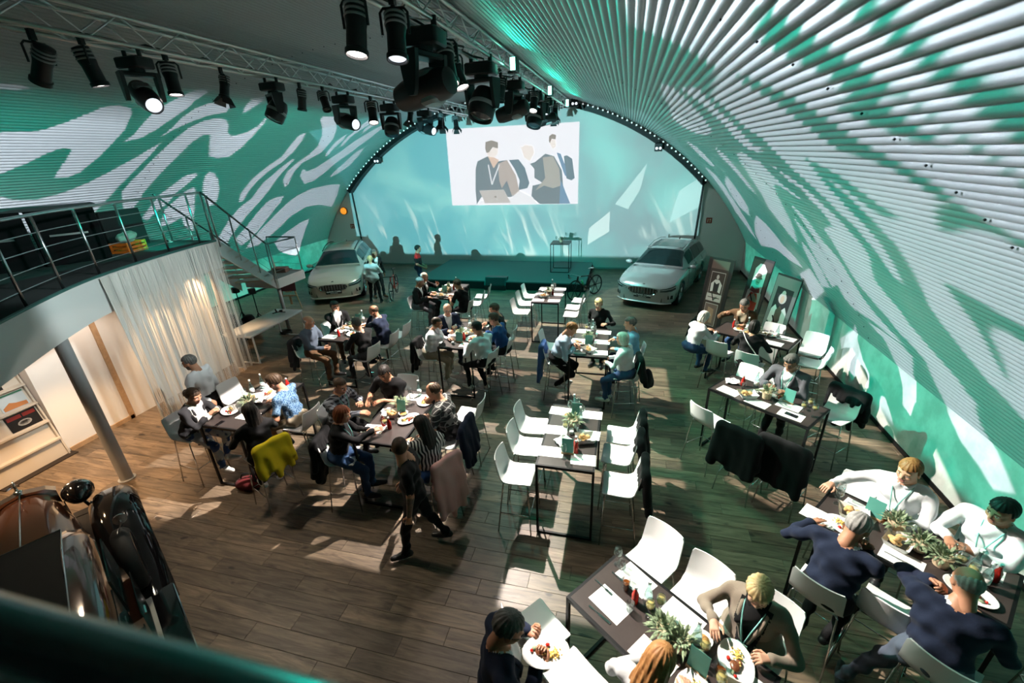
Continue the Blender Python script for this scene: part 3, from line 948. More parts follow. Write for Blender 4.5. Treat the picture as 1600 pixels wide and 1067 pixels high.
def profile_lamp(x, y, z, target, s, lens, label, grp, barn=False):
    """small theatre spotlight on a stirrup"""
    t = thing('spotlight', label, 'stage light', (x, y, z), group=grp)
    v = Vector(target) - Vector((x, y, z - .24 * s))
    yaw = math.atan2(v.y, v.x) - math.pi / 2
    def clamp(b):
        b.box((0, 0, .0), (.05, .05, .10)).cyl((0, 0, -.04), (0, 0, -.08), .02)
    def stir(b):
        b.tube([(-.12, 0, -.26), (-.12, 0, -.10), (-.09, 0, -.07), (.09, 0, -.07), (.12, 0, -.10), (.12, 0, -.26)], .012, 6)
    def body(b):
        b.lathe([(.03, -.20), (.085, -.18), (.09, -.05), (.08, .0), (.082, .16), (.095, .17), (.095, .21), (.085, .21), (.08, .17)], 18, m=YR)
        b.M(1)
        for k in range(3):
            b.lathe([(.091, -.16 + k * .04), (.098, -.155 + k * .04), (.098, -.145 + k * .04), (.091, -.14 + k * .04)], 18, m=YR)
    def ln(b):
        b.lathe([(0, 0), (.08, 0), (.07, .01), (0, .018)], 18, m=YR)
    def doors(b):
        for k in range(4):
            m3 = Matrix.Rotation(R(90 * k), 3, 'Y')
            P = [[m3 @ Vector((sx, .20 + yy, .09 + zz)) for sx in (-w, w)] for yy, zz, w in ((0, 0, .07), (.13, .07, .11))]
            b.sheet(P, .004)
    mats = [M_lampbody, M_lampgrey]
    place(lamp_mesh('lamp_clamp', clamp, mats), 'clamp', t).scale = (s, s, s)
    o = place(lamp_mesh('lamp_stirrup', stir, mats), 'stirrup', t, rz=yaw)
    o.scale = (s, s, s)
    h = place(lamp_mesh('profile_body', body, mats), 'housing', t, (0, 0, -.26 * s))
    h.scale = (s, s, s)
    aim(h, (0, 0, 0), v)
    place(lamp_mesh('profile_lens_' + lens.name, ln, lens, 60), 'lens', h, (0, .185, 0))
    if barn:
        place(lamp_mesh('barn_doors', doors, mats), 'barn_doors', h)
    return t


GL, GR_ = 'stage lights on the left truss', 'stage lights on the right truss'
def nth(k):
    return ('first', 'second', 'third', 'fourth', 'fifth', 'sixth', 'seventh', 'eighth', 'ninth', 'tenth', 'eleventh', 'twelfth', 'thirteenth', 'fourteenth', 'fifteenth')[k]
ZTL, ZTR = 5.81, 5.88
left_lamps = [(4.02, 'p', 1.0, (-9, 4.0, 2.0), M_lens_off, 0), (4.34, 'p', .95, (-5.4, 5.0, 1.0), M_lens_on, 0),
              (4.95, 's', .95, (-3.2, 3.6, 3.8), M_lens_dim, 0), (5.3, 'p', .95, (-5.4, 4.9, 1), M_lens_on, 0),
              (6.35, 'p', .8, (-6.5, 5.0, 1), M_lens_off, 1), (7.25, 'w', .95, (-7.5, 5.0, 1.0), M_lens_off, 0),
              (8.1, 'p', .9, (-7, 8, 1), M_lens_off, 0), (8.5, 'p', .9, (-4, 7, 1), M_lens_off, 0), (9.3, 's', 1.1, (-2.8, 8.0, 4.4), M_lens_dim, 0),
              (10.25, 'p', 1.2, (-4.9, 8.6, 1), M_lens_on, 0), (11.3, 'w', 1.15, (-5.5, 9.0, 1.0), M_lens_off, 0), (12.25, 'p', .9, (-6.5, 11, 1), M_lens_dim, 1),
              (13.4, 's', 1.1, (-3.5, 12.5, 4.6), M_lens_dim, 0), (14.35, 'p', 1, (-6, 13, 1), M_lens_off, 1), (14.95, 'p', 1, (-5, 13, 1), M_lens_off, 1), (15.7, 'p', 1, (-5, 14, 1), M_lens_off, 1)]
right_lamps = [(4.25, 'p', 1.1, (-2.6, 3.2, 1), M_lens_on, 0), (4.62, 'p', 1.1, (-2.0, 3.4, 1), M_lens_dim, 0), (5.45, 's', 1.35, (-5.5, 6.3, 4.7), M_lens_dim, 0),
               (5.9, 'p', 1.25, (-1.2, 4.6, 1), M_lens_on, 0), (6.8, 'p', 1.1, (-.6, 6, 1), M_lens_on, 0), (7.65, 'w', 1.3, (-3.0, 5.6, 1), M_lens_off, 0),
               (9.2, 'p', 1, (-3, 8, 1), M_lens_off, 0), (9.75, 's', 1.2, (-5, 10.2, 4.7), M_lens_dim, 0), (10.25, 'p', 1.05, (-3, 9, 1), M_lens_off, 0),
               (11.4, 'p', 1.1, (-2.5, 9.0, 1), M_lens_on, 0), (12.0, 'w', 1.2, (-3, 10, 1), M_lens_off, 0), (13.0, 'p', 1.0, (-2.5, 11.5, 1), M_lens_dim, 0), (13.6, 's', 1.1, (-5, 13, 4.7), M_lens_off, 0),
               (14.6, 'p', 1, (-2, 13, 1), M_lens_off, 1), (15.6, 'p', 1, (-2, 14, 1), M_lens_off, 1)]
for X, lst, side, grp in ((TLX, left_lamps, 'left', GL), (TRX, right_lamps, 'right', GR_)):
    ZT_ = ZTL if side == 'left' else ZTR
    for k, (y, kd, s, tg, ln, barn) in enumerate(lst):
        pos_ = nth(k) if k < 15 else 'last'
        if kd == 'p':
            profile_lamp(X + (.1 if k % 2 else -.1), y, ZT_, tg, s, ln, '%s black spotlight%s on the %s truss, %s lamp from the near end' % ('glowing' if ln is M_lens_on else 'dark' if ln is M_lens_off else 'dim', ' with barn doors' if barn else '', side, pos_), grp, barn)
        else:
            moving_head(X, y, ZT_ - .06, tg, s, 'spot' if kd == 's' else 'wash', ln, 'black %s moving head on the %s truss, %s lamp from the near end' % ('long-bodied' if kd == 's' else 'round wash', side, pos_), grp)
# green LED floods on top of the right truss
for k, y in enumerate((8.7, 12.6, 16.0)):
    t = thing('flood_light', 'green LED flood light on the right truss, %s from the viewer' % nth(k), 'flood light', (TRX + .30, y, 5.92), group='green floods on the right truss')
    MB().rbox((0, 0, 0), (.10, .30, .22), .02).box((-.08, 0, -.1), (.1, .04, .04)).build('housing', M_lampbody, t)
    MB().box((0, -.155, 0), (.085, .012, .19)).build('panel', mat('flood_panel', (.6, 1, .9), .3, emit=((.25, 1.0, .72), 9)), t)
    light('flood_light_glow', 'SPOT', (TRX + .42, y - .18, 5.86), (1.5, y - 3.2, 5.4), 50, (.0, .9, .62), .05, 110, .5)
# small fixtures on the arch track
for k, (px, pz) in enumerate(((-10.05, 4.45), (.95, 4.50), (-2.0, 6.05))):
    t = thing('arch_spotlight', 'small black fixture hanging from the arch track, %s' % ('left side', 'right side', 'near the top right')[k], 'stage light', (px, 17.45, pz))
    MB().rbox((0, 0, 0), (.26, .2, .26), .03).build('housing', M_lampbody, t)
    MB().box((0, 0, .2), (.03, .04, .2)).build('bracket', M_black, t)
    for dx in (-.06, .06):
        MB().lathe([(0, 0), (.045, 0), (.04, .01), (0, .012)], 12, (dx, -.10, -.03), Matrix.Rotation(R(90), 3, 'X')).build('lens', M_lens_dim, t)
# loose power cable swags under the trusses
for X, nm in ((TLX, 'left'), (TRX, 'right')):
    pts = []
    for i in range(60):
        y = 1.5 + i * .27
        pts.append((X - .05 + .08 * math.sin(i * 1.7), y, 5.93 - .06 * abs(math.sin(i * .9)) + .02 * math.sin(i * 2.3)))
    tag(MB().tube(pts, .014, 5).build('power_cable', M_dark, None, smooth=True), 'black power cable looping along the %s truss' % nm, 'cable')

SX0_, SX1_ = -7.15, -1.88
# ---- the light these lamps throw
TABLE_C = dict(T1=(-.52, 4.8, 90), T2=(-.52, 7.9, 90), T3=(-1.82, 10.82, 90), T4=(-3.07, 7.85, 90), T5=(-4.62, 10.82, 90), T6=(-5.72, 7.8, 90),
               T7=(-5.45, 4.7, 90), T8=(-3.0, 4.8, 90), T9=(2.15, 6.21, -39), T10=(2.58, 8.72, -33), T11=(.48, 2.36, -37), T12=(2.67, 3.67, -38.5))
BEAM = dict(T1=(TRX, 6.8, 1.0), T2=(TRX, 9.6, 1.0), T3=(TRX, 12.4, 1.1), T4=(TLX, 9.9, 1.3), T5=(TLX, 12.4, 1.3), T6=(TRX, 9.2, 1.35), T7=(TRX, 5.6, 1.35), T8=(TRX, 6.4, 1.35),
            T9=(TRX, 7.5, .95), T10=(TRX, 10.2, 1.0), T11=(TRX, 4.3, .9), T12=(TRX, 5.2, .75))


def table_beam(name, src, c, ang, power, hx, hy, color):
    """framing-shutter spot: a rectangular beam laid over one table"""
    loc = Vector((src[0] + .05, src[1], 4.95))
    tgt = Vector((c[0], c[1], 1.08))
    o = light('table_spot', 'SPOT', loc, tgt, power, color, .03, 56, .1)
    t, em, (dx, dy, dz) = gobo_dir(o)
    k = t.m('DIVIDE', (loc.z - 1.08), t.m('MAXIMUM', t.m('MULTIPLY', dz, -1), .05))
    px = t.m('ADD', t.m('MULTIPLY', dx, k), loc.x - c[0])
    py = t.m('ADD', t.m('MULTIPLY', dy, k), loc.y - c[1])
    ca, sa = math.cos(R(ang)), math.sin(R(ang))
    u = t.m('ABSOLUTE', t.m('ADD', t.m('MULTIPLY', px, ca), t.m('MULTIPLY', py, sa)))
    v = t.m('ABSOLUTE', t.m('SUBTRACT', t.m('MULTIPLY', py, ca), t.m('MULTIPLY', px, sa)))
    mk = t.m('MULTIPLY', t.smooth(u, hx + .03, hx - .03), t.smooth(v, hy + .03, hy - .03))
    t.put(em.inputs['Strength'], t.m('ADD', t.m('MULTIPLY', mk, .97), .03))
    return o


for k, (src_x, src_y, f) in BEAM.items():
    c = TABLE_C[k]
    d2 = (src_x - c[0]) ** 2 + (src_y - c[1]) ** 2 + 3.9 ** 2
    table_beam(k, (src_x, src_y), c, c[2], 138 * d2 * f, 1.35 if k == 'T2' else .95, 1.02 if c[2] < 0 else .84, WHITE)

# swirl gobos on the two sides of the vault
GW, GG = (.78, .90, 1.0), (0.0, .29, .20)
swirl_gobo('gobo_beam', (TRX + .3, 6.2, 4.95), None, 1150, 165, 1, 2.1, GW, GG, .49, .945, 2.05, None, 9.5)
swirl_gobo('gobo_beam', (TRX + .3, 12.6, 4.95), None, 1150, 165, 1, 2.1, GW, GG, .49, .945, 2.05, 9.5, None)
swirl_gobo('gobo_beam', (TLX - .3, 6.2, 4.95), None, 1250, 165, -1, 5.6, GW, GG, .50, .945, 1.95, None, 9.5)
swirl_gobo('gobo_beam', (TLX - .3, 12.6, 4.95), None, 1250, 165, -1, 5.6, GW, GG, .50, .945, 1.95, 9.5, None)

# projector under the gallery: teal moving graphics on the back wall
pj = light('projector_beam', 'SPOT', (-3.9, 1.5, 2.75), (-4.6, 18, 3.0), 12500, (1, 1, 1), .0, 60, .0)
t, em, (dx, dy, dz) = gobo_dir(pj)
k = t.m('DIVIDE', 16.5, t.m('MAXIMUM', dy, .05))
wx = t.m('ADD', t.m('MULTIPLY', dx, k), -3.9)
wz = t.m('ADD', t.m('MULTIPLY', dz, k), 2.75)
side = t.m('MULTIPLY', t.m('SUBTRACT', wx, -4.6), .137)          # -1 .. 1 across the wall
mask = t.m('MULTIPLY', t.smooth(wx, -12.02, -11.98), t.smooth(wx, 2.72, 2.68))
hole = t.m('MULTIPLY', t.m('MULTIPLY', t.smooth(wx, SX0_ - .01, SX0_), t.smooth(wx, SX1_ + .01, SX1_)), t.m('MULTIPLY', t.smooth(wz, 2.57, 2.58), t.smooth(wz, 5.48, 5.47)))
mask = t.m('MULTIPLY', t.m('MULTIPLY', mask, t.m('MULTIPLY', t.smooth(wz, .42, .58), t.smooth(wz, 6.7, 6.55))), t.m('SUBTRACT', 1.0, hole))
n1 = t.noise(t.vec(wx, wz, 4.0), .35, 3.0, .55, .4)
col = t.mix(t.smooth(side, -.5, .8), (.14, .54, .62), (.30, .50, .54))
col = t.mix(t.smooth(n1, .40, .70), col, (.30, .78, .76))
streak = t.noise(t.vec(t.m('ADD', t.m('MULTIPLY', wx, 1.6), t.m('MULTIPLY', wz, .5)), t.m('MULTIPLY', wz, .28), 2.0), 1.2, 2.0, .6, 1.0)
low = t.smooth(wz, 3.6, 1.2)
col = t.mix(t.m('MULTIPLY', t.smooth(streak, .54, .72), t.m('MULTIPLY', low, .9)), col, (.75, 1.0, .96))
sp = t.add('ShaderNodeTexVoronoi')
sp.feature = 'F1'
sp.inputs['Scale'].default_value = 1.3
t.l.new(t.vec(wx, wz, 0), sp.inputs['Vector'])
col = t.mix(t.m('MULTIPLY', t.smooth(sp.outputs['Distance'], .05, .015), .9), col, (1.0, 1.0, 1.0))


def facet(pts, c, amount):
    """convex bright pane in wall coordinates"""
    global col
    m = None
    cx_ = sum(p[0] for p in pts) / len(pts)
    cz_ = sum(p[1] for p in pts) / len(pts)
    for (x0, z0), (x1, z1) in zip(pts, pts[1:] + pts[:1]):
        nx, nz = -(z1 - z0), x1 - x0
        L = math.hypot(nx, nz)
        nx, nz = nx / L, nz / L
        if nx * (cx_ - x0) + nz * (cz_ - z0) < 0:
            nx, nz = -nx, -nz
        d = t.m('ADD', t.m('ADD', t.m('MULTIPLY', wx, nx), t.m('MULTIPLY', wz, nz)), -(nx * x0 + nz * z0))
        m = d if m is None else t.m('MINIMUM', m, d)
    col = t.mix(t.m('MULTIPLY', t.smooth(m, -.01, .01), amount), col, c)


facet([(-1.45, .98), (-1.42, 1.62), (-.62, 2.28), (-.62, 1.50)], (.75, 1.0, 1.0), .95)
facet([(-.45, 2.55), (.62, 3.95), (.45, 3.05), (.05, 2.35)], (.66, 1.0, 1.0), .85)
facet([(1.62, 1.85), (1.85, 3.0), (2.68, 3.55), (2.68, 2.45)], (.55, 1.0, 1.0), .9)
t.put(em.inputs['Color'], col)
t.put(em.inputs['Strength'], mask)

# coloured and white wash from the trusses on floor and guests
for (x, y), tg, p, c, an, bl in (((TRX, 9.5), (3.2, 8.0, 0), 620, (.0, .85, .52), 70, .6), ((TRX, 6.0), (3.2, 4.4, 0), 480, (.0, .85, .52), 75, .6), ((TRX, 12.5), (-2.5, 14.0, 0), 700, (.0, .75, .62), 90, .6),
                                 ((TLX, 12.5), (-7.0, 13.5, 0), 450, (.0, .75, .60), 85, .6), ((TRX, 8.5), (-1.2, 7.4, 0), 250, (.08, .8, .62), 70, .6), ((TLX, 8.5), (-4.2, 8.2, 0), 210, (.08, .8, .62), 70, .6),
                                 ((TLX, 4.0), (-2.8, 3.0, 0), 300, (1.0, .84, .62), 75, .7), ((TLX, 13.4), (-9.6, 13.0, .6), 500, (1.0, .95, .9), 50, .4), ((TRX, 13.6), (.9, 13.6, .6), 650, (1.0, .97, .95), 48, .4),
                                 ((TLX, 11.5), (-9.9, 11.2, 0), 300, (1.0, .9, .82), 40, .5)):
    light('wash_beam', 'SPOT', (x, y, 5.0), tg, p, c, .12, an, bl)
light('wash_beam', 'SPOT', (TRX, 11.2, 4.95), (3.0, 11.0, 1.2), 700, (1.0, .92, .85), .08, 26, .4)
light('wash_beam', 'SPOT', (TRX, 4.6, 5.0), (-8.1, 5.4, 2.7), 900, (.80, .95, .95), .1, 42, .5)
for (x, y), tg in (((TLX, 14.0), (-12.9, 18, 1.4)), ((TRX, 14.0), (3.7, 18, 1.4))):
    light('wash_beam', 'SPOT', (x, y, 4.95), tg, 260, (.80, .98, .92), .1, 30, .6)
# warm downlights in the ceiling under the mezzanine
for x, y, p in ((-7.9, 2.9, 150), (-8.1, 4.3, 170), (-8.7, 6.4, 110), (-9.0, 7.3, 90), (-6.9, 2.2, 120)):
    light('downlight', 'SPOT', (x, y, 2.40), (x + .05, y, 0), p * 1.45, (1.0, .62, .32), .06, 92, .6)
for x, y in ((-8.45, 4.9), (-8.55, 3.6)):
    light('wall_washer', 'SPOT', (x, y, 2.40), (-9.3, y, .9), 38, (1.0, .82, .68), .06, 120, .7)

# ================================================================== tables, chairs
M_top = mat('table_top_dark', (.040, .030, .028), .35, noise=(5, .5, (.055, .042, .038)))
TH = 1.08
TDESC = dict(T1='the central table without guests', T2='the table where the woman in black stands', T3='the empty table in front of the stage',
             T4='the table of the two men in white shirts', T5='the table nearest the stage monitor', T6='the table in front of the beige car',
             T7='the table beside the string curtain', T8='the table behind the walking man', T9='the table of the lone man in grey',
             T10='the table in front of the photo banners', T11='the front table with the beige blazer woman', T12='the table by the right wall')


def make_table():
    t = thing('bar_table', 'x', 'table', group='tall black-framed bar tables')
    tp = MB().rbox((0, 0, TH - .010), (1.38, .68, .018), .004, 1).build('table_top', M_top, t)
    rb = MB()
    for sy in (-1, 1):
        rb.box((0, sy * .3375, TH - .018), (1.40, .025, .036))
    for sx in (-1, 1):
        rb.box((sx * .6875, 0, TH - .018), (.025, .65, .036))
    rb.build('rim', M_black, t)
    leg = MB().box((0, 0, (TH - .036) / 2), (.028, .028, TH - .036)).mesh('leg', M_black)
    bar = MB().box((0, 0, .014), (.028, .65, .028)).mesh('floor_bar', M_black)
    for sx in (-1, 1):
        for sy in (-1, 1):
            place(leg, 'leg', t, (sx * .686, sy * .336, 0))
        place(bar, 'floor_bar', t, (sx * .686, 0, 0))
    return remember(t)


tabs = {}
for k, (x, y, a) in TABLE_C.items():
    if not tabs:
        o = make_table()
        o.location = (x, y, 0)
        o.rotation_euler = (0, 0, R(a))
        proto_t = o
    else:
        o = copy_thing(proto_t, (x, y, 0), R(a))
    o['label'] = 'dark bar table with black steel frame, ' + TDESC[k]
    tabs[k] = o


def tl(T, a, b):
    x, y, an = TABLE_C[T]
    c, s = math.cos(R(an)), math.sin(R(an))
    return (x + a * c - b * s, y + a * s + b * c)


def side_rz(T, side):
    return R(TABLE_C[T][2] + dict(R=0, L=180, S=-90, N=90)[side])


SEAT = 0.78


def make_chair():
    t = thing('bar_chair', 'x', 'chair', group='white shell bar chairs')
    P = []
    prof = [(.215, .765), (.20, .782), (.12, .778), (0, .770), (-.10, .770), (-.155, .785), (-.185, .825), (-.205, .90), (-.225, .99), (-.243, 1.07), (-.25, 1.10)]
    for i, (yy, zz) in enumerate(prof):
        row = []
        f = i / (len(prof) - 1)
        hw = .205 if i < 5 else lerp(.21, .195, (i - 5) / 5)
        if i == 0:
            hw -= .02
        if i == len(prof) - 1:
            hw -= .012
        for j in range(9):
            u = -1 + j / 4
            cur = abs(u) ** 2.2
            dz = .012 * cur if i < 6 else 0
            dy = .035 * cur if i >= 5 else .02 * cur * (i / 5)
            row.append((u * hw, yy + (dy if i > 2 else 0), zz + dz))
        P.append(row)
    MB().sheet(P, -.012).build('seat_shell', M_shell, t, smooth=True, auto=50)
    for sx in (-1, 1):
        for yy0, yy1 in ((.17, .215), (-.13, -.215)):
            MB().tube([(sx * .165, yy0, .762), (sx * .18, yy0 * 1.02, .735), (sx * .235, yy1, 0)], .009, 7).build('leg', M_chrome, t, smooth=True)
    fr = MB()
    k = .30
    fx, fy, by = lerp(.235, .18, k / .735), lerp(.215, .173, k / .735), lerp(-.215, -.133, k / .735)
    fr.tube([(-fx, by, k), (-fx, fy, k), (fx, fy, k), (fx, by, k)], .008, 6)
    fr.build('footrest', M_chrome, t, smooth=True)
    MB().tube([(-.165, .17, .757), (.165, .17, .757), (.165, -.13, .757), (-.165, -.13, .757)], .008, 6, closed=True).build('seat_frame', M_chrome, t, smooth=True)
    return remember(t)


proto_c = [None]


def chair_at(x, y, rz, label):
    if proto_c[0] is None:
        o = proto_c[0] = make_chair()
        o.location = (x, y, 0)
        o.rotation_euler = (0, 0, rz)
    else:
        o = copy_thing(proto_c[0], (x, y, 0), rz)
    o['label'] = label
    return o


def chair(T, side, a, b, what, turn=0, off=None):
    if side in 'RL':
        x, y = tl(T, a, -b if side == 'R' else b)
    else:
        x, y = tl(T, -b if side == 'S' else b, a)
    chair_at(x, y, side_rz(T, side) + R(turn), what)
    return x, y, side_rz(T, side) + R(turn)


WC = 'white bar chair '
C = {}
for T, side, a, b, what, turn in [
    ('T1', 'L', -.55, .62, 'nearest, left side of the central guestless table', 0), ('T1', 'L', .02, .62, 'middle, left side of the central guestless table', 0), ('T1', 'L', .52, .64, 'farthest, left side of the central guestless table', 0),
    ('T1', 'R', -.50, .66, 'nearest, right side of the central guestless table, black jacket on it', 0), ('T1', 'R', .07, .62, 'middle, right side of the central guestless table, jacket on it', -3), ('T1', 'R', .52, .66, 'farthest, right side of the central guestless table, jacket on it', 0),
    ('T2', 'L', -.34, .62, 'with blue jacket under the man in pale blue shirt', 0), ('T2', 'L', .3, .82, 'empty, left side of the table where the woman in black stands', 0),
    ('T2', 'R', -.70, .66, 'under the blonde woman in white blouse, backpack on it', 10), ('T2', 'R', -.05, .78, 'under the grey-haired man in blue shirt', 0),
    ('T3', 'L', -.60, .64, 'nearest, left side of the empty stage-front table', 0), ('T3', 'L', .07, .66, 'middle, left side of the empty stage-front table', 0), ('T3', 'L', .72, .66, 'farthest, left side of the empty stage-front table', 0),
    ('T3', 'R', -.62, .68, 'nearest, right side of the empty stage-front table', 0), ('T3', 'R', -.08, .66, 'middle, right side of the empty stage-front table', 0), ('T3', 'R', .5, .76, 'farthest, right side of the empty stage-front table', -6),
    ('T4', 'L', -.5, .62, 'with black jacket under the white-shirted man with khaki trousers', 0), ('T4', 'L', .35, .66, 'under the man in navy suit facing the viewer', -25),
    ('T4', 'R', -.62, .58, 'under the white-shirted man seen from behind', -15), ('T4', 'R', -.05, .75, 'under the man in royal blue suit', 0), ('T4', 'R', .5, .70, 'under the man in black behind the blue suit', 0),
    ('T5', 'L', -.68, .62, 'under the grey-haired man in black suit near the stage', 0), ('T5', 'L', -.15, .72, 'under the bald gesturing man near the stage', 0),
    ('T5', 'R', -.72, .68, 'under the man in black polo near the stage', 0), ('T5', 'R', .55, .78, 'empty beside the stage monitor', 8), ('T5', 'R', -.1, .8, 'empty behind the man in black polo', 10),
    ('T6', 'L', -.78, .58, 'with dark jacket under the bald man in slate shirt', 10), ('T6', 'L', .22, .62, 'under the man in black jacket with hand on mouth', -15),
    ('T6', 'R', -.72, .76, 'under the man in black blazer with sneakers', -8), ('T6', 'R', -.05, .84, 'under the balding man in navy, beige-car table', 0), ('T6', 'R', .5, .86, 'empty, far right side of the beige-car table', 0),
    ('T7', 'L', -.55, .76, 'under the woman with sunglasses on her head', -4), ('T7', 'L', .45, .82, 'empty, left side of the curtain table', -6), ('T7', 'R', -.80, .82, 'with yellow jacket under the long-haired woman in black', -20),
    ('T7', 'R', .0, .80, 'under the man in blue patterned shirt', 0), ('T7', 'R', .5, .92, 'empty, right side of the curtain table', 5),
    ('T8', 'L', -.68, .56, 'with dark jacket under the red-haired woman', 12), ('T8', 'L', .0, 1.05, 'under the man in plaid shirt', 0), ('T8', 'N', .45, .92, 'under the man in black t-shirt at the table end', 0),
    ('T8', 'R', -.76, .82, 'with pink coat under the woman in striped blouse', -25), ('T8', 'R', -.05, .76, 'with navy jacket under the man in dark check shirt', 0), ('T8', 'R', .62, .82, 'empty, far right corner of the table behind the walking man', 0),
    ('T9', 'R', -.43, .70, 'empty and turned, left of the table of the lone man', -10), ('T9', 'R', .20, .88, 'covered by black jacket, left of two at the lone man table', 0), ('T9', 'R', .68, .72, 'covered by black jacket, right of two at the lone man table', 0),
    ('T9', 'L', -.10, .62, 'under the lone man in grey suit', 0), ('T9', 'L', -.62, .62, 'empty, behind the bottles on the lone man table', 0), ('T9', 'L', .66, .80, 'with black jacket at the far right corner of the lone man table', -8),
    ('T10', 'S', .05, .92, 'with black jacket under the white-haired woman in white', 8), ('T10', 'R', -.38, .60, 'empty, near side of the banner table', 0), ('T10', 'R', .22, .74, 'under the person in black with a bag strap', 0),
    ('T10', 'L', .1, .60, 'under the man in brown jacket at the banner table', 0), ('T10', 'L', .85, .58, 'empty in front of the rightmost banner', 0), ('T10', 'N', .05, 1.02, 'empty, right end of the banner table', 12),
    ('T11', 'L', -.57, .68, 'empty, left of two behind the front table', 0), ('T11', 'L', -.07, .66, 'empty, beside the woman in beige blazer', 0), ('T11', 'L', .44, .74, 'under the woman in beige blazer', 0),
    ('T11', 'R', -.80, .60, 'empty, beside the man in navy with the plate', -4), ('T11', 'R', -.30, .66, 'empty at the bottom edge of the view, front table', 0), ('T11', 'R', .22, .60, 'under the auburn-haired woman', 0),
    ('T12', 'L', -.52, .52, 'touched by the red-haired man in white shirt', 0), ('T12', 'L', -.16, .68, 'under the red-haired man in white shirt', 0), ('T12', 'L', .46, .72, 'under the dark-haired man in white shirt', 0),
    ('T12', 'R', -.34, .80, 'under the grey-haired man in navy suit, right table', 0), ('T12', 'R', .10, .58, 'empty between the two men in dark suits', 0), ('T12', 'R', .46, .82, 'under the balding man in dark suit', -4),
]:
    C[(T, side, a)] = chair(T, side, a, b, WC + what, turn)
# one more chair at the lower right edge of the view
chair_at(2.62, 2.28, R(-38), WC + 'at the bottom right edge of the view, empty')
chair_at(3.62, 2.95, R(80), WC + 'at the right edge of the view behind the balding man')

# ================================================================== people (numpy distance fields -> one surface per body)
def surface_nets(D, org, h):
    ins = D < 0
    c = np.zeros(tuple(n - 1 for n in D.shape), np.int8)
    for dx in (0, 1):
        for dy in (0, 1):
            for dz in (0, 1):
                c += ins[dx:D.shape[0] - 1 + dx, dy:D.shape[1] - 1 + dy, dz:D.shape[2] - 1 + dz]
    act = (c > 0) & (c < 8)
    idx = np.argwhere(act)
    n = len(idx)
    corners = [(i, j, k) for i in (0, 1) for j in (0, 1) for k in (0, 1)]
    val = np.stack([D[idx[:, 0] + i, idx[:, 1] + j, idx[:, 2] + k] for i, j, k in corners], 1)
    acc = np.zeros((n, 3))
    cnt = np.zeros(n)
    for a in range(8):
        for b in range(a + 1, 8):
            ca, cb = np.array(corners[a]), np.array(corners[b])
            if abs(ca - cb).sum() != 1:
                continue
            v0, v1 = val[:, a], val[:, b]
            cr = (v0 < 0) != (v1 < 0)
            t = np.where(cr, v0 / np.where(cr, v0 - v1, 1), 0)
            acc += np.where(cr[:, None], ca + t[:, None] * (cb - ca), 0)
            cnt += cr
    pos = (idx + acc / cnt[:, None]) * h + org
    vid = np.full(act.shape, -1)
    vid[act] = np.arange(n)
    quads = []
    for ax in range(3):
        sl0 = [slice(None)] * 3
        sl1 = [slice(None)] * 3
        sl0[ax] = slice(0, -1)
        sl1[ax] = slice(1, None)
        df = ins[tuple(sl0)] != ins[tuple(sl1)]
        e = np.argwhere(df)
        o1, o2 = [a for a in range(3) if a != ax]
        ok = (e[:, o1] > 0) & (e[:, o2] > 0) & (e[:, o1] < D.shape[o1] - 1) & (e[:, o2] < D.shape[o2] - 1)
        e = e[ok]
        def cell(d1, d2):
            q = e.copy()
            q[:, o1] -= d1
            q[:, o2] -= d2
            return vid[q[:, 0], q[:, 1], q[:, 2]]
        q = np.stack([cell(1, 1), cell(0, 1), cell(0, 0), cell(1, 0)], 1)
        s0 = ins[e[:, 0], e[:, 1], e[:, 2]]
        flip = s0 if ax != 1 else ~s0
        q[~flip] = q[~flip][:, ::-1]
        quads.append(q)
    return pos, np.concatenate(quads)


def rot_to(y, z):
    """3x3 (columns x,y,z) whose y axis is y and z is near z"""
    y = np.array(y, float)
    y /= np.linalg.norm(y)
    z = np.array(z, float)
    z = z - y * z.dot(y)
    if np.linalg.norm(z) < 1e-4:
        z = np.array([1, 0, 0]) - y * y[0]
    z /= np.linalg.norm(z)
    return np.stack([np.cross(y, z), y, z], 1)


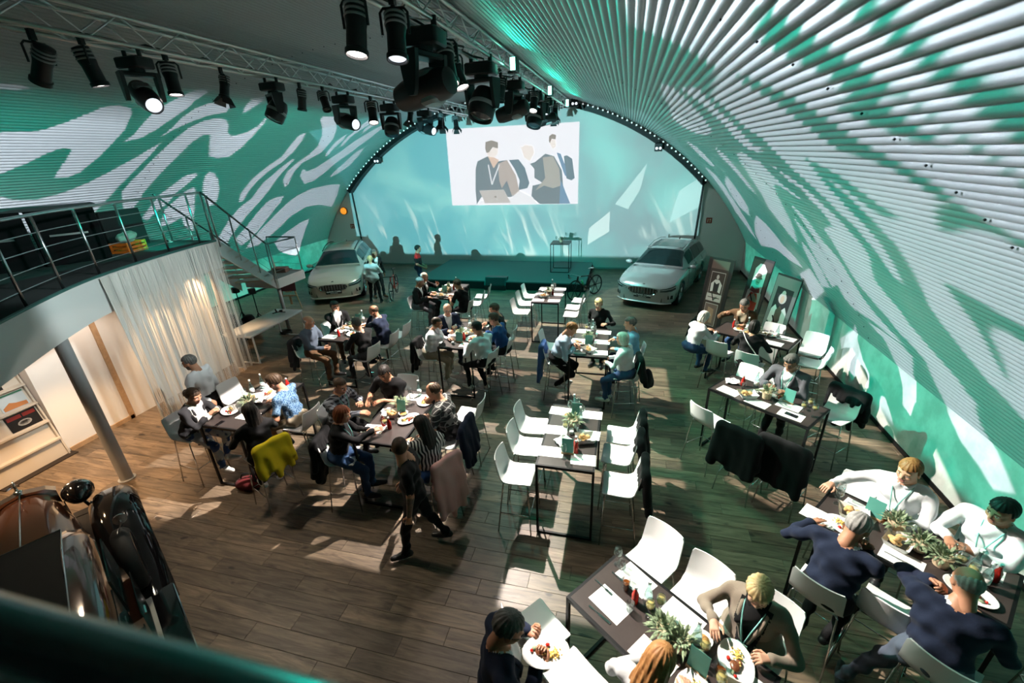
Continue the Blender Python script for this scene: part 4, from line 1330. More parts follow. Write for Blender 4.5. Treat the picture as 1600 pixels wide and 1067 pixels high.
class Field:
    """list of shapes: ('c',a,b,ra,rb) tapered limb, ('e',centre,radii,rot) ellipsoid; each with group and blend"""
    def __init__(s):
        s.p = []

    def limb(s, a, b, ra, rb, g=0, k=.02):
        s.p.append(('c', np.array(a, float), np.array(b, float), ra, rb, g, k))

    def ell(s, c, r, g=0, k=.03, rot=None):
        s.p.append(('e', np.array(c, float), np.array(r, float), np.eye(3) if rot is None else np.array(rot, float), None, g, k))

    def cut(s, fn):
        s.p.append(('x', fn, None, None, None, 0, 0))

    def mesh(s, h, wob=None, mar=.05):
        lo = np.full(3, 1e9)
        hi = -lo
        for q in s.p:
            if q[0] == 'c':
                r = max(q[3], q[4])
                lo = np.minimum(lo, np.minimum(q[1], q[2]) - r)
                hi = np.maximum(hi, np.maximum(q[1], q[2]) + r)
            elif q[0] == 'e':
                r = q[2].max()
                lo = np.minimum(lo, q[1] - r)
                hi = np.maximum(hi, q[1] + r)
        lo -= 2.5 * h
        hi += 2.5 * h
        n = np.ceil((hi - lo) / h).astype(int) + 1
        D = np.full(n, mar, np.float32)
        B = np.full(n, 9.0, np.float32)
        G = np.zeros(n, np.int8)
        ax = [lo[i] + h * np.arange(n[i]) for i in range(3)]
        for q in s.p:
            if q[0] == 'x':
                X, Y, Z = np.meshgrid(*ax, indexing='ij', sparse=True)
                D = np.maximum(D, q[1](X, Y, Z)).astype(np.float32)
                continue
            if q[0] == 'c':
                r = max(q[3], q[4])
                l2, h2 = np.minimum(q[1], q[2]) - r - mar, np.maximum(q[1], q[2]) + r + mar
            else:
                ext = np.sqrt((q[3] ** 2 * q[2] ** 2).sum(1))
                l2, h2 = q[1] - ext - mar, q[1] + ext + mar
            i0 = np.clip(np.floor((l2 - lo) / h).astype(int), 0, n)
            i1 = np.clip(np.ceil((h2 - lo) / h).astype(int) + 1, 0, n)
            sl = tuple(slice(a, b) for a, b in zip(i0, i1))
            X, Y, Z = np.meshgrid(*(a[s_] for a, s_ in zip(ax, sl)), indexing='ij', sparse=True)
            if q[0] == 'c':
                a, b, ra, rb = q[1:5]
                ab = b - a
                L2 = max(ab.dot(ab), 1e-9)
                t = np.clip(((X - a[0]) * ab[0] + (Y - a[1]) * ab[1] + (Z - a[2]) * ab[2]) / L2, 0, 1)
                d = np.sqrt((X - a[0] - t * ab[0]) ** 2 + (Y - a[1] - t * ab[1]) ** 2 + (Z - a[2] - t * ab[2]) ** 2) - (ra + (rb - ra) * t)
            else:
                c, r, m = q[1], q[2], q[3]
                x, y, z = X - c[0], Y - c[1], Z - c[2]
                lx = m[0, 0] * x + m[1, 0] * y + m[2, 0] * z
                ly = m[0, 1] * x + m[1, 1] * y + m[2, 1] * z
                lz = m[0, 2] * x + m[1, 2] * y + m[2, 2] * z
                k0 = np.sqrt((lx / r[0]) ** 2 + (ly / r[1]) ** 2 + (lz / r[2]) ** 2)
                k1 = np.sqrt((lx / r[0] ** 2) ** 2 + (ly / r[1] ** 2) ** 2 + (lz / r[2] ** 2) ** 2)
                d = k0 * (k0 - 1) / np.maximum(k1, 1e-6)
            k = q[6]
            D0 = D[sl]
            if k > 0:
                hh = np.maximum(k - np.abs(D0 - d), 0) / k
                nd = np.minimum(D0, d) - hh * hh * k * .25
            else:
                nd = np.minimum(D0, d)
            D[sl] = nd
            bt = d < B[sl]
            B[sl] = np.where(bt, d, B[sl])
            G[sl] = np.where(bt, q[5], G[sl])
        if wob is not None:
            X, Y, Z = np.meshgrid(*ax, indexing='ij', sparse=True)
            D = D + wob(X, Y, Z, G)
        pos, quads = surface_nets(D, lo, h)
        fc = pos[quads].mean(1)
        gi = np.clip(np.round((fc - lo) / h).astype(int), 0, n - 1)
        return pos, quads, G[gi[:, 0], gi[:, 1], gi[:, 2]].astype(np.int32)


def np_mesh(name, pos, quads, mi, mats, smooth=True):
    me = bpy.data.meshes.new(name)
    me.vertices.add(len(pos))
    me.vertices.foreach_set('co', np.ascontiguousarray(pos, np.float32).ravel())
    me.loops.add(quads.size)
    me.loops.foreach_set('vertex_index', quads.ravel().astype(np.int32))
    me.polygons.add(len(quads))
    me.polygons.foreach_set('loop_start', np.arange(0, quads.size, 4, dtype=np.int32))
    for m in mats:
        me.materials.append(m)
    me.polygons.foreach_set('material_index', mi.astype(np.int32))
    me.polygons.foreach_set('use_smooth', np.ones(len(quads), bool))
    me.update(calc_edges=True)
    return me


# ---- head template: x right, y forward, z up, origin in the middle of the head
SK, LIP, EYE, IRIS, BROW = 1, 7, 8, 9, 10


def head_template(h, fem=False):
    f = Field()
    f.ell((0, -.014, .030), (.077, .098, .088), SK, .02)
    f.ell((0, .020, -.045), (.060 if not fem else .056, .066, .072), SK, .045)
    f.ell((0, .060, -.088), (.030, .026, .024), SK, .035)
    f.limb((0, .082, .018), (0, .103, -.020), .009, .0125, SK, .014)
    f.limb((-.010, .092, -.024), (.010, .092, -.024), .010, .010, SK, .01)
    f.limb((-.040, .068, .028), (.040, .068, .028), .014, .014, SK, .02)
    for s in (-1, 1):
        f.ell((s * .040, .060, -.022), (.022, .022, .020), SK, .025)
        f.ell((s * .031, .0745, .008), (.0135, .012, .010), EYE, .004)
        f.ell((s * .079, -.008, -.006), (.010, .019, .032), SK, .008, rot_to((s * .35, 1, 0), (0, 0, 1)))
    f.limb((-.020, .082, -.050), (.020, .082, -.050), .0075, .0075, LIP, .008)
    f.limb((-.014, .084, -.060), (.014, .084, -.060), .008, .008, LIP, .008)
    f.limb((0, -.020, -.055), (0, -.032, -.17), .056 if not fem else .048, .060 if not fem else .052, SK, .03)
    pos, q, g = f.mesh(h)
    c = pos[q].mean(1)
    x, y, z = np.abs(c[:, 0]), c[:, 1], c[:, 2]
    fr = y > .045
    g[(g == EYE) & ~(((x - .031) / .0135) ** 2 + ((z - .008) / .0075) ** 2 < 1)] = SK
    g[(g == EYE) & (((x - .031) ** 2 + (z - .008) ** 2) < .0062 ** 2)] = IRIS
    g[fr & (x > .012) & (x < .050) & (np.abs(z - .030 + (x - .03) ** 2 * 6) < .0055)] = BROW
    g[(g == LIP) & ((x > .026) | (y < .07))] = SK
    return pos, q, g


HEADS = {(n, fm): head_template(h, fm) for n, h in (('near', .0050), ('far', .0072)) for fm in (False, True)}


def hand_template(curl, thumb=.5, spread=1.0, h=.0042):
    """right hand, wrist at origin, fingers +y, palm facing -z, thumb at -x"""
    f = Field()
    f.limb((0, -.03, 0), (0, .02, 0), .025, .026, SK, .02)
    for x in (-.026, -.009, .009, .026):
        f.limb((x * .55, .015, 0), (x, .088, -.002), .017, .0135, SK, .016)
    for i, (x, L) in enumerate(((-.030, .070), (-.010, .078), (.011, .073), (.031, .058))):
        p = np.array([x, .090, -.002])
        a = 0.0
        dx = x * 1.6 * spread
        for s, (l, r0, r1) in enumerate(((.45, .0096, .0088), (.32, .0088, .0080), (.25, .0080, .0066))):
            a += R(curl[s])
            d = np.array([dx * math.cos(a), math.cos(a), -math.sin(a)])
            d /= np.linalg.norm(d)
            q = p + d * L * l
            f.limb(p, q, r0, r1, SK, .003)
            p = q
    p = np.array([-.026, .022, -.006])
    for l, r0, r1, d in ((.040, .015, .0125, (-.75, .6, -.25)), (.032, .0118, .0105, (-.5 + .5 * thumb, .85, -.3 * thumb)), (.026, .0102, .0082, (-.25 + .6 * thumb, .95, -.35 * thumb))):
        d = np.array(d) / np.linalg.norm(d)
        q = p + d * l
        f.limb(p, q, r0, r1, SK, .006)
        p = q
    pos, q, g = f.mesh(h, mar=.02)
    return pos, q, g


HANDS = dict(relax=hand_template((18, 22, 15)), flat=hand_template((4, 5, 4), .2, 1.6), grip=hand_template((55, 60, 35), 1.0, .6), curl=hand_template((35, 40, 25), .8))
HANDS['point'] = HANDS['relax']

# ---- hair templates in head coordinates
HAIR = {}


def hair_mesh(style):
    if style in HAIR:
        return HAIR[style]
    f = Field()
    nz = lambda X, Y, Z: .0028 * np.sin(np.arctan2(X, Y + .02) * 17 + Z * 14) + .0015 * np.sin(np.arctan2(X, Y + .02) * 31 - Z * 20)
    h = .0065
    def hairline(front_z, front_y, back_z):
        # keep what lies above the front hairline and above the nape line
        return lambda X, Y, Z: np.minimum(np.maximum(np.maximum(front_z - Z, -1), Y - .12) , np.maximum(Y - front_y, back_z - Z)) + 0 * (X + Y + Z)
    if style in ('short', 'crop', 'side', 'quiff'):
        t = dict(short=.012, crop=.006, side=.014, quiff=.016)[style]
        f.ell((0, -.016, .034), (.077 + t, .098 + t, .088 + t), 0, .01)
        if style == 'side':
            f.ell((.02, .045, .105), (.06, .045, .026), 0, .03)
        if style == 'quiff':
            f.ell((0, .05, .108), (.055, .04, .03), 0, .03)
        f.cut(hairline(.066, .012, -.055))
        f.cut(lambda X, Y, Z: np.minimum(np.maximum(.006 - Z, -1) + 0 * X, Y + .045) + 0 * (X + Y + Z))
    elif style == 'bald':
        f.ell((0, -.017, .026), (.0805, .1005, .087), 0, .01)
        f.cut(lambda X, Y, Z: Z - .040 + .42 * (Y + .02) + 0 * X)
        f.cut(lambda X, Y, Z: np.maximum(Y - .005, -.045 - Z) + 0 * X)
        f.cut(lambda X, Y, Z: np.minimum(.0 - Z + 0 * X, Y + .04) + 0 * (X + Y + Z))
    elif style == 'receding':
        f.ell((0, -.022, .032), (.085, .102, .092), 0, .01)
        f.cut(hairline(.5, -.004, -.05))
        f.cut(lambda X, Y, Z: np.minimum(np.maximum(.006 - Z, -1) + 0 * X, Y + .045) + 0 * (X + Y + Z))
        f.cut(lambda X, Y, Z: -(np.sqrt(X ** 2 + (Y + .045) ** 2 * .6 + (Z - .14) ** 2) - .045))
    else:
        f.ell((0, -.016, .034), (.092, .112, .100), 0, .01)
        if style == 'bob':
            f.ell((0, -.035, -.035), (.098, .085, .105), 0, .03)
        elif style == 'long':
            f.ell((0, -.05, -.05), (.100, .075, .13), 0, .03)
            f.ell((0, -.085, -.22), (.115, .045, .17), 0, .05)
        elif style == 'tied':
            f.ell((0, -.125, .01), (.034, .04, .05), 0, .02)
            f.limb((0, -.14, .0), (0, -.155, -.10), .026, .014, 0, .03)
        elif style == 'shortfem':
            f.ell((.0, .03, .085), (.080, .06, .045), 0, .03)
            f.ell((0, -.05, -.01), (.09, .07, .07), 0, .03)
        lo = dict(bob=-.13, long=-.40, tied=-.07, shortfem=-.07)[style]
        side = dict(bob=.045, long=.035, tied=.0, shortfem=.035)[style]
        f.cut(hairline(.064, side, lo))
        if style in ('bob', 'long'):
            f.cut(lambda X, Y, Z: -(np.sqrt((X / .066) ** 2 + ((Y - .075) / .085) ** 2 + ((Z + .05) / .115) ** 2) - 1) * .06)
        if style == 'tied':
            f.cut(lambda X, Y, Z: np.minimum(np.maximum(.0 - Z, -1) + 0 * X, Y + .045) + 0 * (X + Y + Z))
    amp = 1.0 if style in ('long', 'bob', 'shortfem') else .3 if style == 'crop' else .8
    pos, q, g = f.mesh(h, lambda X, Y, Z, G: amp * nz(X, Y, Z), .04)
    HAIR[style] = np_mesh('hair_' + style, pos, q, np.zeros(len(q), np.int32), [M_black])
    return HAIR[style]


def cloth_mat(name, col, kind=None, col2=None, rough=.85):
    if name in MATS:
        return MATS[name]
    if kind is None:
        return mat(name, col, rough, sheen=.05, spec=.2, bump=(70, .15))
    m = bpy.data.materials.new(name)
    m.use_nodes = True
    t = NT(m.node_tree)
    b = t.n['Principled BSDF']
    b.inputs['Roughness'].default_value = rough
    tc = t.add('ShaderNodeTexCoord').outputs['Object']
    x, y, z = t.xyz(tc)
    def stripes(v, freq, duty, soft=.06):
        s = t.m('ADD', t.m('MULTIPLY', t.m('SINE', t.m('MULTIPLY', v, freq * 2 * math.pi)), .5), .5)
        return t.smooth(s, duty - soft, duty + soft)
    if kind == 'stripe':
        w = t.m('ADD', x, t.m('MULTIPLY', t.noise(tc, 6, 1), .08))
        f = stripes(w, 26, .55)
    elif kind == 'plaid':
        f = t.m('MULTIPLY', t.m('ADD', stripes(t.m('ADD', x, y), 16, .55), stripes(z, 16, .55)), .5)
    elif kind == 'check':
        f = t.m('MAXIMUM', stripes(t.m('ADD', x, y), 12, .96, .02), stripes(z, 12, .96, .02))
    else:
        f = t.smooth(t.noise(tc, 55 if kind == 'speckle' else 9, 1), .46, .54)
    t.put(b.inputs['Base Color'], t.mix(f, col, col2))
    MATS[name] = m
    return m


M_eye = mat('eye_white', (.75, .74, .72), .25)
M_iris = mat('iris_dark', (.03, .02, .015), .2)
SKINS = [mat('skin_%d' % i, c, .5, spec=.4, noise=(18, .4, d)) for i, (c, d) in enumerate((((.50, .26, .165), (.44, .19, .115)), ((.43, .215, .13), (.37, .155, .09)), ((.55, .31, .21), (.49, .23, .145)), ((.32, .155, .09), (.26, .11, .06))))]
LIPS = [mat('lips_%d' % i, c, .45) for i, c in enumerate(((.36, .13, .10), (.32, .12, .09), (.42, .15, .12), (.24, .09, .07)))]
HAIRC = {k: mat('hair_' + k, c, .55, spec=.35, noise=(25, .6, d)) for k, c, d in (
    ('black', (.010, .008, .007), (.025, .018, .014)), ('brown', (.035, .020, .011), (.07, .042, .022)), ('darkgrey', (.07, .065, .06), (.17, .16, .15)),
    ('grey', (.22, .21, .20), (.40, .39, .37)), ('white', (.62, .58, .50), (.75, .72, .66)), ('blond', (.42, .29, .13), (.62, .47, .26)), ('auburn', (.26, .11, .035), (.45, .24, .09)),
    ('red', (.14, .035, .012), (.22, .07, .025)), ('ginger', (.20, .085, .025), (.30, .14, .05)))}
CL = {}
for n_, c_ in dict(white=(.74, .75, .78), paleblue=(.42, .52, .66), black=(.008, .008, .009), navy=(.010, .016, .036), slate=(.075, .095, .13), grey=(.10, .10, .115), blue=(.018, .06, .19),
                   beige=(.225, .185, .145), brown=(.10, .055, .028), khaki=(.30, .25, .18), jeans=(.035, .075, .17), lightgrey=(.45, .46, .47), skyblue=(.20, .45, .62), cream=(.70, .67, .62), charcoal=(.03, .03, .034), red=(.5, .02, .02)).items():
    CL[n_] = cloth_mat('cloth_' + n_, c_)
CL['plaid'] = cloth_mat('cloth_plaid', (.008, .010, .018), 'plaid', (.30, .33, .38))
CL['check'] = cloth_mat('cloth_check', (.008, .009, .009), 'check', (.20, .21, .20))
CL['stripes'] = cloth_mat('cloth_stripes', (.012, .014, .02), 'stripe', (.72, .72, .72))
CL['speckle'] = cloth_mat('cloth_speckle', (.015, .065, .16), 'speckle', (.13, .22, .32))
CL['floral'] = cloth_mat('cloth_floral', (.02, .06, .19), 'blotch', (.55, .55, .58))
M_sole = mat('shoe_sole', (.62, .62, .60), .6)
M_shoeb = mat('shoe_black', (.012, .012, .013), .45)
M_shoew = mat('shoe_white', (.70, .70, .68), .5)
M_shoebr = mat('shoe_brown', (.09, .045, .02), .45)
M_lan = mat('lanyard_ribbon', (.20, .48, .44), .6)
M_card = mat('badge_card', (.30, .62, .55), .4)
M_spec = mat('spectacle_frame', (.015, .014, .014), .3)


def ik(S, W, l1, l2, hint):
    S, W, hint = (np.array(v, float) for v in (S, W, hint))
    d = W - S
    L = np.linalg.norm(d)
    L2 = min(L, (l1 + l2) * .995)
    u = d / max(L, 1e-6)
    W = S + u * L2
    a = (l1 * l1 - l2 * l2 + L2 * L2) / (2 * L2)
    hh = math.sqrt(max(l1 * l1 - a * a, 0))
    n = hint - u * hint.dot(u)
    n /= max(np.linalg.norm(n), 1e-6)
    return S + u * a + n * hh, W


def rx(a):
    c, s = math.cos(a), math.sin(a)
    return np.array([[1, 0, 0], [0, c, -s], [0, s, c]])


def rzm(a):
    c, s = math.cos(a), math.sin(a)
    return np.array([[c, -s, 0], [s, c, 0], [0, 0, 1]])


def rym(a):
    c, s = math.cos(a), math.sin(a)
    return np.array([[c, 0, s], [0, 1, 0], [-s, 0, c]])


def person(label, head, yaw, sit=True, lean=12, side=0, twist=0, hyaw=0, hpitch=12, hroll=0, top='white', inner=None, legs='black', shoe='b', skin=0, hair=('short', 'brown'), fem=False,
           lh=None, rh=None, lhand='relax', rhand='relax', sleeve='long', lanyard=False, glasses=False, build=1.0, lod='far', lfoot=None, rfoot=None, opn=False, z0=0.0, hem=0.0, tattoo=False, palmL=None, palmR=None, shorts=False, yoke=None, beard=False, shades=False, watch=False):
    """head = (x, y) of the head centre; hands and feet given in the person's own frame (x right, y forward, z up from the floor)"""
    S = .95 if fem else 1.0
    la = R(lean)
    hipz = (SEAT + .095) if sit else .93 * S
    off = (.66 * S) * math.sin(la) + .03
    cy, sy = math.cos(R(yaw)), math.sin(R(yaw))
    px, py = head[0] + sy * off - cy * .6 * math.sin(R(side)), head[1] - cy * off - sy * .6 * math.sin(R(side))
    T3 = rzm(R(twist)) @ rym(R(side)) @ rx(-la)
    hip = np.array([0, 0, hipz])
    sp = lambda x, y, z: hip + (rx(-la * .35) @ np.array([x, y, z]) if z < .12 else T3 @ np.array([x, y, z]))
    bw = build * 1.07
    f = Field()
    TOP, TRO, SHO = 0, 2, 3
    # trunk
    f.ell(sp(0, -.005, .0), (.165 * bw * (1.03 if fem else 1), .125 * bw, .115), TRO, .05, rx(-la * .3))
    f.ell(sp(0, .010 * bw, .14 * S), (.150 * bw * (.92 if fem else 1), .112 * bw ** 1.5, .13), TOP, .06, T3)
    f.ell(sp(0, .0, .32 * S), (.172 * bw * (.9 if fem else 1), .115 * bw, .165), TOP, .06, T3)
    sh = .185 * (.88 if fem else 1) * (1 + (bw - 1) * .6)
    f.limb(sp(-sh * .75, -.012, .435 * S), sp(sh * .75, -.012, .435 * S), .066, .066, TOP, .06)
    f.limb(sp(0, -.015, .44 * S), sp(0, -.005, .53 * S), .066 * (.88 if fem else 1), .054 * (.9 if fem else 1), 1, .035)
    if fem:
        for s in (-1, 1):
            f.ell(sp(s * .068, .095, .30), (.062, .055, .06), TOP, .04)
    if opn or hem:
        f.ell(sp(0, -.01, .02), (.178 * bw, .138 * bw, .13 + hem), TOP, .05, rx(-la * .3))
    hands = []
    ARM = (.285 * S, .245 * S)
    for s, tgt, pose, palm in ((-1, lh, lhand, palmL), (1, rh, rhand, palmR)):
        Sh = sp(s * sh * 1.03, -.010, .425 * S)
        if tgt is None:
            tgt = (s * .17, .36, TH + .05) if sit else (s * .25, .03, hipz - .12)
        hint = np.array([s * .8, -.5, -.7]) if sit or tgt[2] > 1.0 else np.array([s * .3, -1, 0])
        E_, W_ = ik(Sh, tgt, ARM[0], ARM[1], hint)
        r0, r1, r2 = (.060, .051, .040) if not fem else (.050, .043, .034)
        if sleeve == 'long':
            f.limb(Sh, E_, r0 * bw ** .5, r1, TOP, .03)
            f.limb(E_, W_ - (W_ - E_) * (.04 if inner else .0), r1 * (1.06 if inner else .98), r2 * (1.22 if inner or opn else 1.0), TOP, .015)
        else:
            mid = Sh + (E_ - Sh) * .68
            f.limb(Sh, mid, r0 * 1.05 * bw ** .5, r1 * 1.12, TOP, .03)
            f.limb(mid, E_, r1 * .92, r1 * .86, 1, .008)
            f.limb(E_, W_, r1 * .88, r2 * .74, 4 if (tattoo and s < 0) else 1, .01)
        d = W_ - E_
        d /= np.linalg.norm(d)
        pz = np.array(palm, float) if palm is not None else np.array([s * -.35, 0, -1.0]) if tgt[2] > 1.0 else np.array([-s, .1, 0])
        if pose in ('flat', 'relax') and tgt[2] > 1.0 and tgt[2] < TH + .14 and sit:
            d = d + np.array([0, .3, -d[2]])
        hands.append((rot_to(d, -pz), W_, s, pose))
    # legs
    for s, ft in ((-1, lfoot), (1, rfoot)):
        H_ = sp(s * .088 * bw, .01, -.02)
        if ft is None:
            ft = (s * .11, .34, .36) if sit else (s * .10, .02, .085)
        K, A = ik(H_, ft, .41 * S, .40 * S, np.array([s * .12, 1.0, .35]) if sit else np.array([0, 1.0, 0]))
        f.limb(H_, K, .083 * bw, .060, TRO, .03)
        if shorts:
            f.limb(K, A, .052, .038, 1, .01)
        else:
            f.limb(K, A, .060, .044, TRO, .02)
        toe = np.array([s * .18, 1.0, 0])
        toe /= np.linalg.norm(toe)
        b0 = A + np.array([0, 0, -.045])
        f.limb(b0 - toe * .045, b0 + toe * .06, .040, .042, SHO, .02)
        f.limb(b0 + toe * .05 + np.array([0, 0, -.008]), b0 + toe * .165 + np.array([0, 0, -.012]), .043, .034, SHO, .02)
        f.limb(A, b0, .042, .04, 2 if not shorts else 3, .02)
    ph = rng.uniform(0, 6, 6)
    def wob(X, Y, Z, G):
        w = .0062 * np.sin(X * 27 + Z * 20 + ph[0] + 2 * np.sin(Y * 13 + ph[1])) + .0052 * np.sin(Z * 41 + Y * 21 + ph[2] + 1.5 * np.sin(X * 15)) + .003 * np.sin(Y * 55 - X * 40 + ph[3])
        return np.where((G == 0) | (G == 2), w, 0).astype(np.float32)
    hgt = .0125 if lod == 'near' else .016
    pos, q, g = f.mesh(hgt, wob)
    # shirt front, hems and soles by place on the body
    c = pos[q].mean(1)
    loc = (c - hip) @ T3
    if inner is not None:
        fx, fz = np.abs(loc[:, 0]), loc[:, 2] / S
        w = np.clip((fz - (.10 if not opn else -.3)) / (.44 - (.10 if not opn else -.3)), 0, 1) * (.085 if not opn else .10) + (.0 if not opn else .012)
        g[(g == 0) & (loc[:, 1] > .03) & (fx < w) & (fz > (.10 if not opn else -.12)) & (fx < .14)] = 6
        g[(g == 0) & (loc[:, 2] / S > .475) & (np.hypot(loc[:, 0], loc[:, 1]) < .085)] = 6
    if yoke:
        g[(g == 0) & (loc[:, 2] / S > .35)] = 6
    zmin = pos[:, 2].min()
    g[(g == 3) & (c[:, 2] < zmin + .035)] = 5
    P, Q, G = [pos], [q], [g]
    nv = len(pos)
    # head
    hm = T3 @ rx(la * .55) @ rzm(R(hyaw)) @ rx(-R(hpitch)) @ rym(R(hroll))
    hc = sp(0, .012, .52 * S) + T3 @ rx(la * .3) @ np.array([0, .03, .125 * S])
    hs = .97 if fem else 1.03
    tp, tq, tg = HEADS[(lod, fem)]
    if beard:
        tg = tg.copy()
        bc_ = tp[tq].mean(1)
        tg[(bc_[:, 2] < -.036) & (bc_[:, 2] > -.115) & (bc_[:, 1] > .0) & (tg != LIP)] = BROW
    P.append((tp * hs) @ hm.T + hc)
    Q.append(tq + nv)
    G.append(tg)
    nv += len(tp)
    for m, w, s, pose in hands:
        tp, tq, tg = HANDS[pose]
        sc = 1.0 if not fem else .9
        tp = tp * sc * np.array([s, 1, 1])
        P.append(tp @ m.T + w)
        Q.append((tq if s > 0 else tq[:, ::-1]) + nv)
        G.append(tg)
        nv += len(tp)
    shoem = dict(b=M_shoeb, w=M_shoew, n=M_shoebr)[shoe]
    mats = [CL[top], SKINS[skin], CL[legs], shoem, mat('tattooed_skin', (.20, .13, .10), .5, noise=(30, .9, (.10, .075, .07))), M_sole if shoe != 'n' else shoem, CL[inner] if inner else CL[yoke] if yoke else CL[top], LIPS[skin], M_eye, M_iris, HAIRC[hair[1]] if hair else LIPS[skin]]
    t = thing('person', label, 'person', (px, py, z0), R(yaw))
    place(np_mesh('body', np.concatenate(P), np.concatenate(Q), np.concatenate(G), mats), 'body', t)
    mw = Matrix.Translation(hc.tolist()) @ Matrix((hm * hs).tolist()).to_4x4()
    if hair:
        o = place(hair_mesh(hair[0]), 'hair', t)
        o.matrix_local = mw
        o.material_slots[0].link = 'OBJECT'
        o.material_slots[0].material = HAIRC[hair[1]]
    if glasses or shades:
        if 'glasses' not in LAMP_ME:
            b = MB()
            for s in (-1, 1):
                b.tube([(s * .031 + .023 * math.cos(a), .096 - .004 * abs(math.cos(a)), .006 + .018 * math.sin(a)) for a in np.linspace(0, 2 * math.pi, 13)[:-1]], .0024, 5, closed=True)
                b.tube([(s * .054, .092, .010), (s * .076, .06, .012), (s * .084, -.005, .010)], .0022, 5)
            b.tube([(-.008, .099, .010), (.008, .099, .010)], .0024, 5)
            LAMP_ME['glasses'] = b.mesh('glasses', M_spec, True)
        o = place(LAMP_ME['glasses'], 'glasses' if glasses else 'sunglasses', t)
        o.matrix_local = mw if glasses else mw @ Matrix.Translation((0, -.022, .082)) @ Matrix.Rotation(R(28), 4, 'X')
    if watch:
        m, w_, s, pose = hands[0]
        MB().tube([tuple(w_ + m @ np.array([.036 * math.cos(a), -.03, .030 * math.sin(a)])) for a in np.linspace(0, 2 * math.pi, 15)[:-1]], .006, 6, closed=True).ell(tuple(w_ + m @ np.array([0, -.03, .034])), (.018, .018, .008), 10, 6).build('watch', M_steel, t, smooth=True)
    if top not in ('black',) or inner is not None:
        cm = CL[inner] if inner is not None else CL[top]
        ring_ = [tuple(sp(.070 * math.cos(a), .004 + .066 * math.sin(a), (.492 - .030 * max(math.sin(a), 0) ** 2) * S)) for a in np.linspace(R(100), R(440), 15)]
        if sleeve == 'long' or top in ('speckle', 'check'):
            MB().tube(ring_, [.011] + [.017] * 13 + [.011], 6).build('collar', cm, t, smooth=True)
    if inner is not None:
        for s in (-1, 1):
            fy = .112 * bw
            pts = [sp(s * .080, -.01, .487 * S), sp(s * .086, .055, .455 * S), sp(s * .080, fy - .012, .37 * S), sp(s * .052, fy + .012, .26 * S), sp(s * .022, fy + .020, .13 * S)]
            MB().tube(bez([tuple(p) for p in pts], 4), [.012] * 4 + [.019] * 8 + [.017] * 4 + [.010], 6).build('lapel', CL[top], t, smooth=True)
    if lanyard:
        b = MB()
        fy = .118 * bw + (.02 if fem else .012)
        pts = [sp(-.075, .0, .495 * S), sp(-.07, .075, .46 * S), sp(-.035, fy + .012, .33 * S), sp(0, fy + .03 * bw, .17 * S), sp(.035, fy + .012, .33 * S), sp(.07, .075, .46 * S), sp(.075, .0, .495 * S)]
        b.tube(bez([tuple(p) for p in pts], 5), .0055, 5)
        b.build('lanyard', M_lan, t, smooth=True)
        m = rot_to(T3[:, 1], T3[:, 2])
        MB().box(tuple(sp(0, fy + .045 * bw, .11 * S)), (.075, .004, .10), Matrix(T3.tolist())).build('badge', M_card, t)
    return t

# ================================================================== the guests
TT = TH + .045
# -- table beside the string curtain
person('bearded man in white shirt and glasses walking past the string curtain', (-6.76, 4.90), 105, sit=False, lean=6, hyaw=8, hpitch=14, top='white', legs='black', hair=('short', 'darkgrey'), glasses=True, lanyard=True, beard=True,
       lh=(-.30, -.22, 1.02), rh=(.22, .1, .86), lfoot=(-.1, .18, .085), rfoot=(.1, -.2, .10), build=1.12, skin=1)
person('woman in dark jacket with sunglasses on her head holding a phone', (-5.90, 4.16), -82, lean=16, hyaw=-4, hpitch=14, top='charcoal', inner='cream', legs='floral', shoe='w', hair=('tied', 'brown'), fem=True, opn=True, hem=.06, shades=True,
       lh=(-.10, .40, TT + .06), rh=(.06, .40, TT + .06), lhand='curl', rhand='curl', lfoot=(-.1, .30, .34), rfoot=(.1, .36, .30))
person('woman with long dark hair in black coat seen from behind', (-4.70, 3.93), 55, lean=9, hyaw=14, hpitch=6, top='black', legs='black', shoe='w', hair=('long', 'black'), fem=True, hem=.14, opn=True,
       lh=(-.18, .33, TT), rh=(.10, .38, TT + .1), lfoot=(-.1, .18, .33), rfoot=(.12, .22, .33))
person('man in blue patterned short-sleeved shirt looking down at the curtain table', (-4.97, 4.70), 98, lean=17, hyaw=8, hpitch=18, top='speckle', legs='khaki', shorts=True, hair=('side', 'brown'), sleeve='short',
       lh=(-.12, .30, 1.02), rh=(.14, .38, TT), skin=0)
# -- table behind the walking man
person('man in plaid shirt reaching over the table', (-3.88, 4.76), -98, lean=14, hyaw=-4, hpitch=14, top='plaid', legs='black', hair=('crop', 'brown'), skin=1, build=1.1, lanyard=True, rh=(.08, .52, TT + .02), lh=(-.2, .30, TT), lhand='curl')
person('red-haired woman in black top pointing over the table', (-3.42, 4.12), -70, lean=12, hyaw=-6, hpitch=10, top='black', legs='jeans', shoe='b', hair=('bob', 'red'), fem=True, lanyard=True, rh=(.02, .50, TT + .06), rhand='flat', lh=(-.12, .40, TT),
       lfoot=(-.08, .34, .28), rfoot=(.1, .30, .24))
person('man in black t-shirt leaning on the far end of the table', (-3.44, 5.24), 172, lean=16, hyaw=10, hpitch=20, top='black', legs='black', hair=('short', 'black'), sleeve='short', build=1.12, skin=1, lh=(-.05, .40, TT), rh=(.20, .42, TT - .02))
person('man in dark check shirt with his hand at his mouth', (-2.48, 4.88), 92, lean=18, hyaw=4, hpitch=16, top='check', legs='black', hair=('receding', 'brown'), sleeve='short', build=1.1, skin=0, rh=(.06, .24, 1.40), rhand='curl', lh=(-.16, .30, TT), palmR=(0, -1, 0))
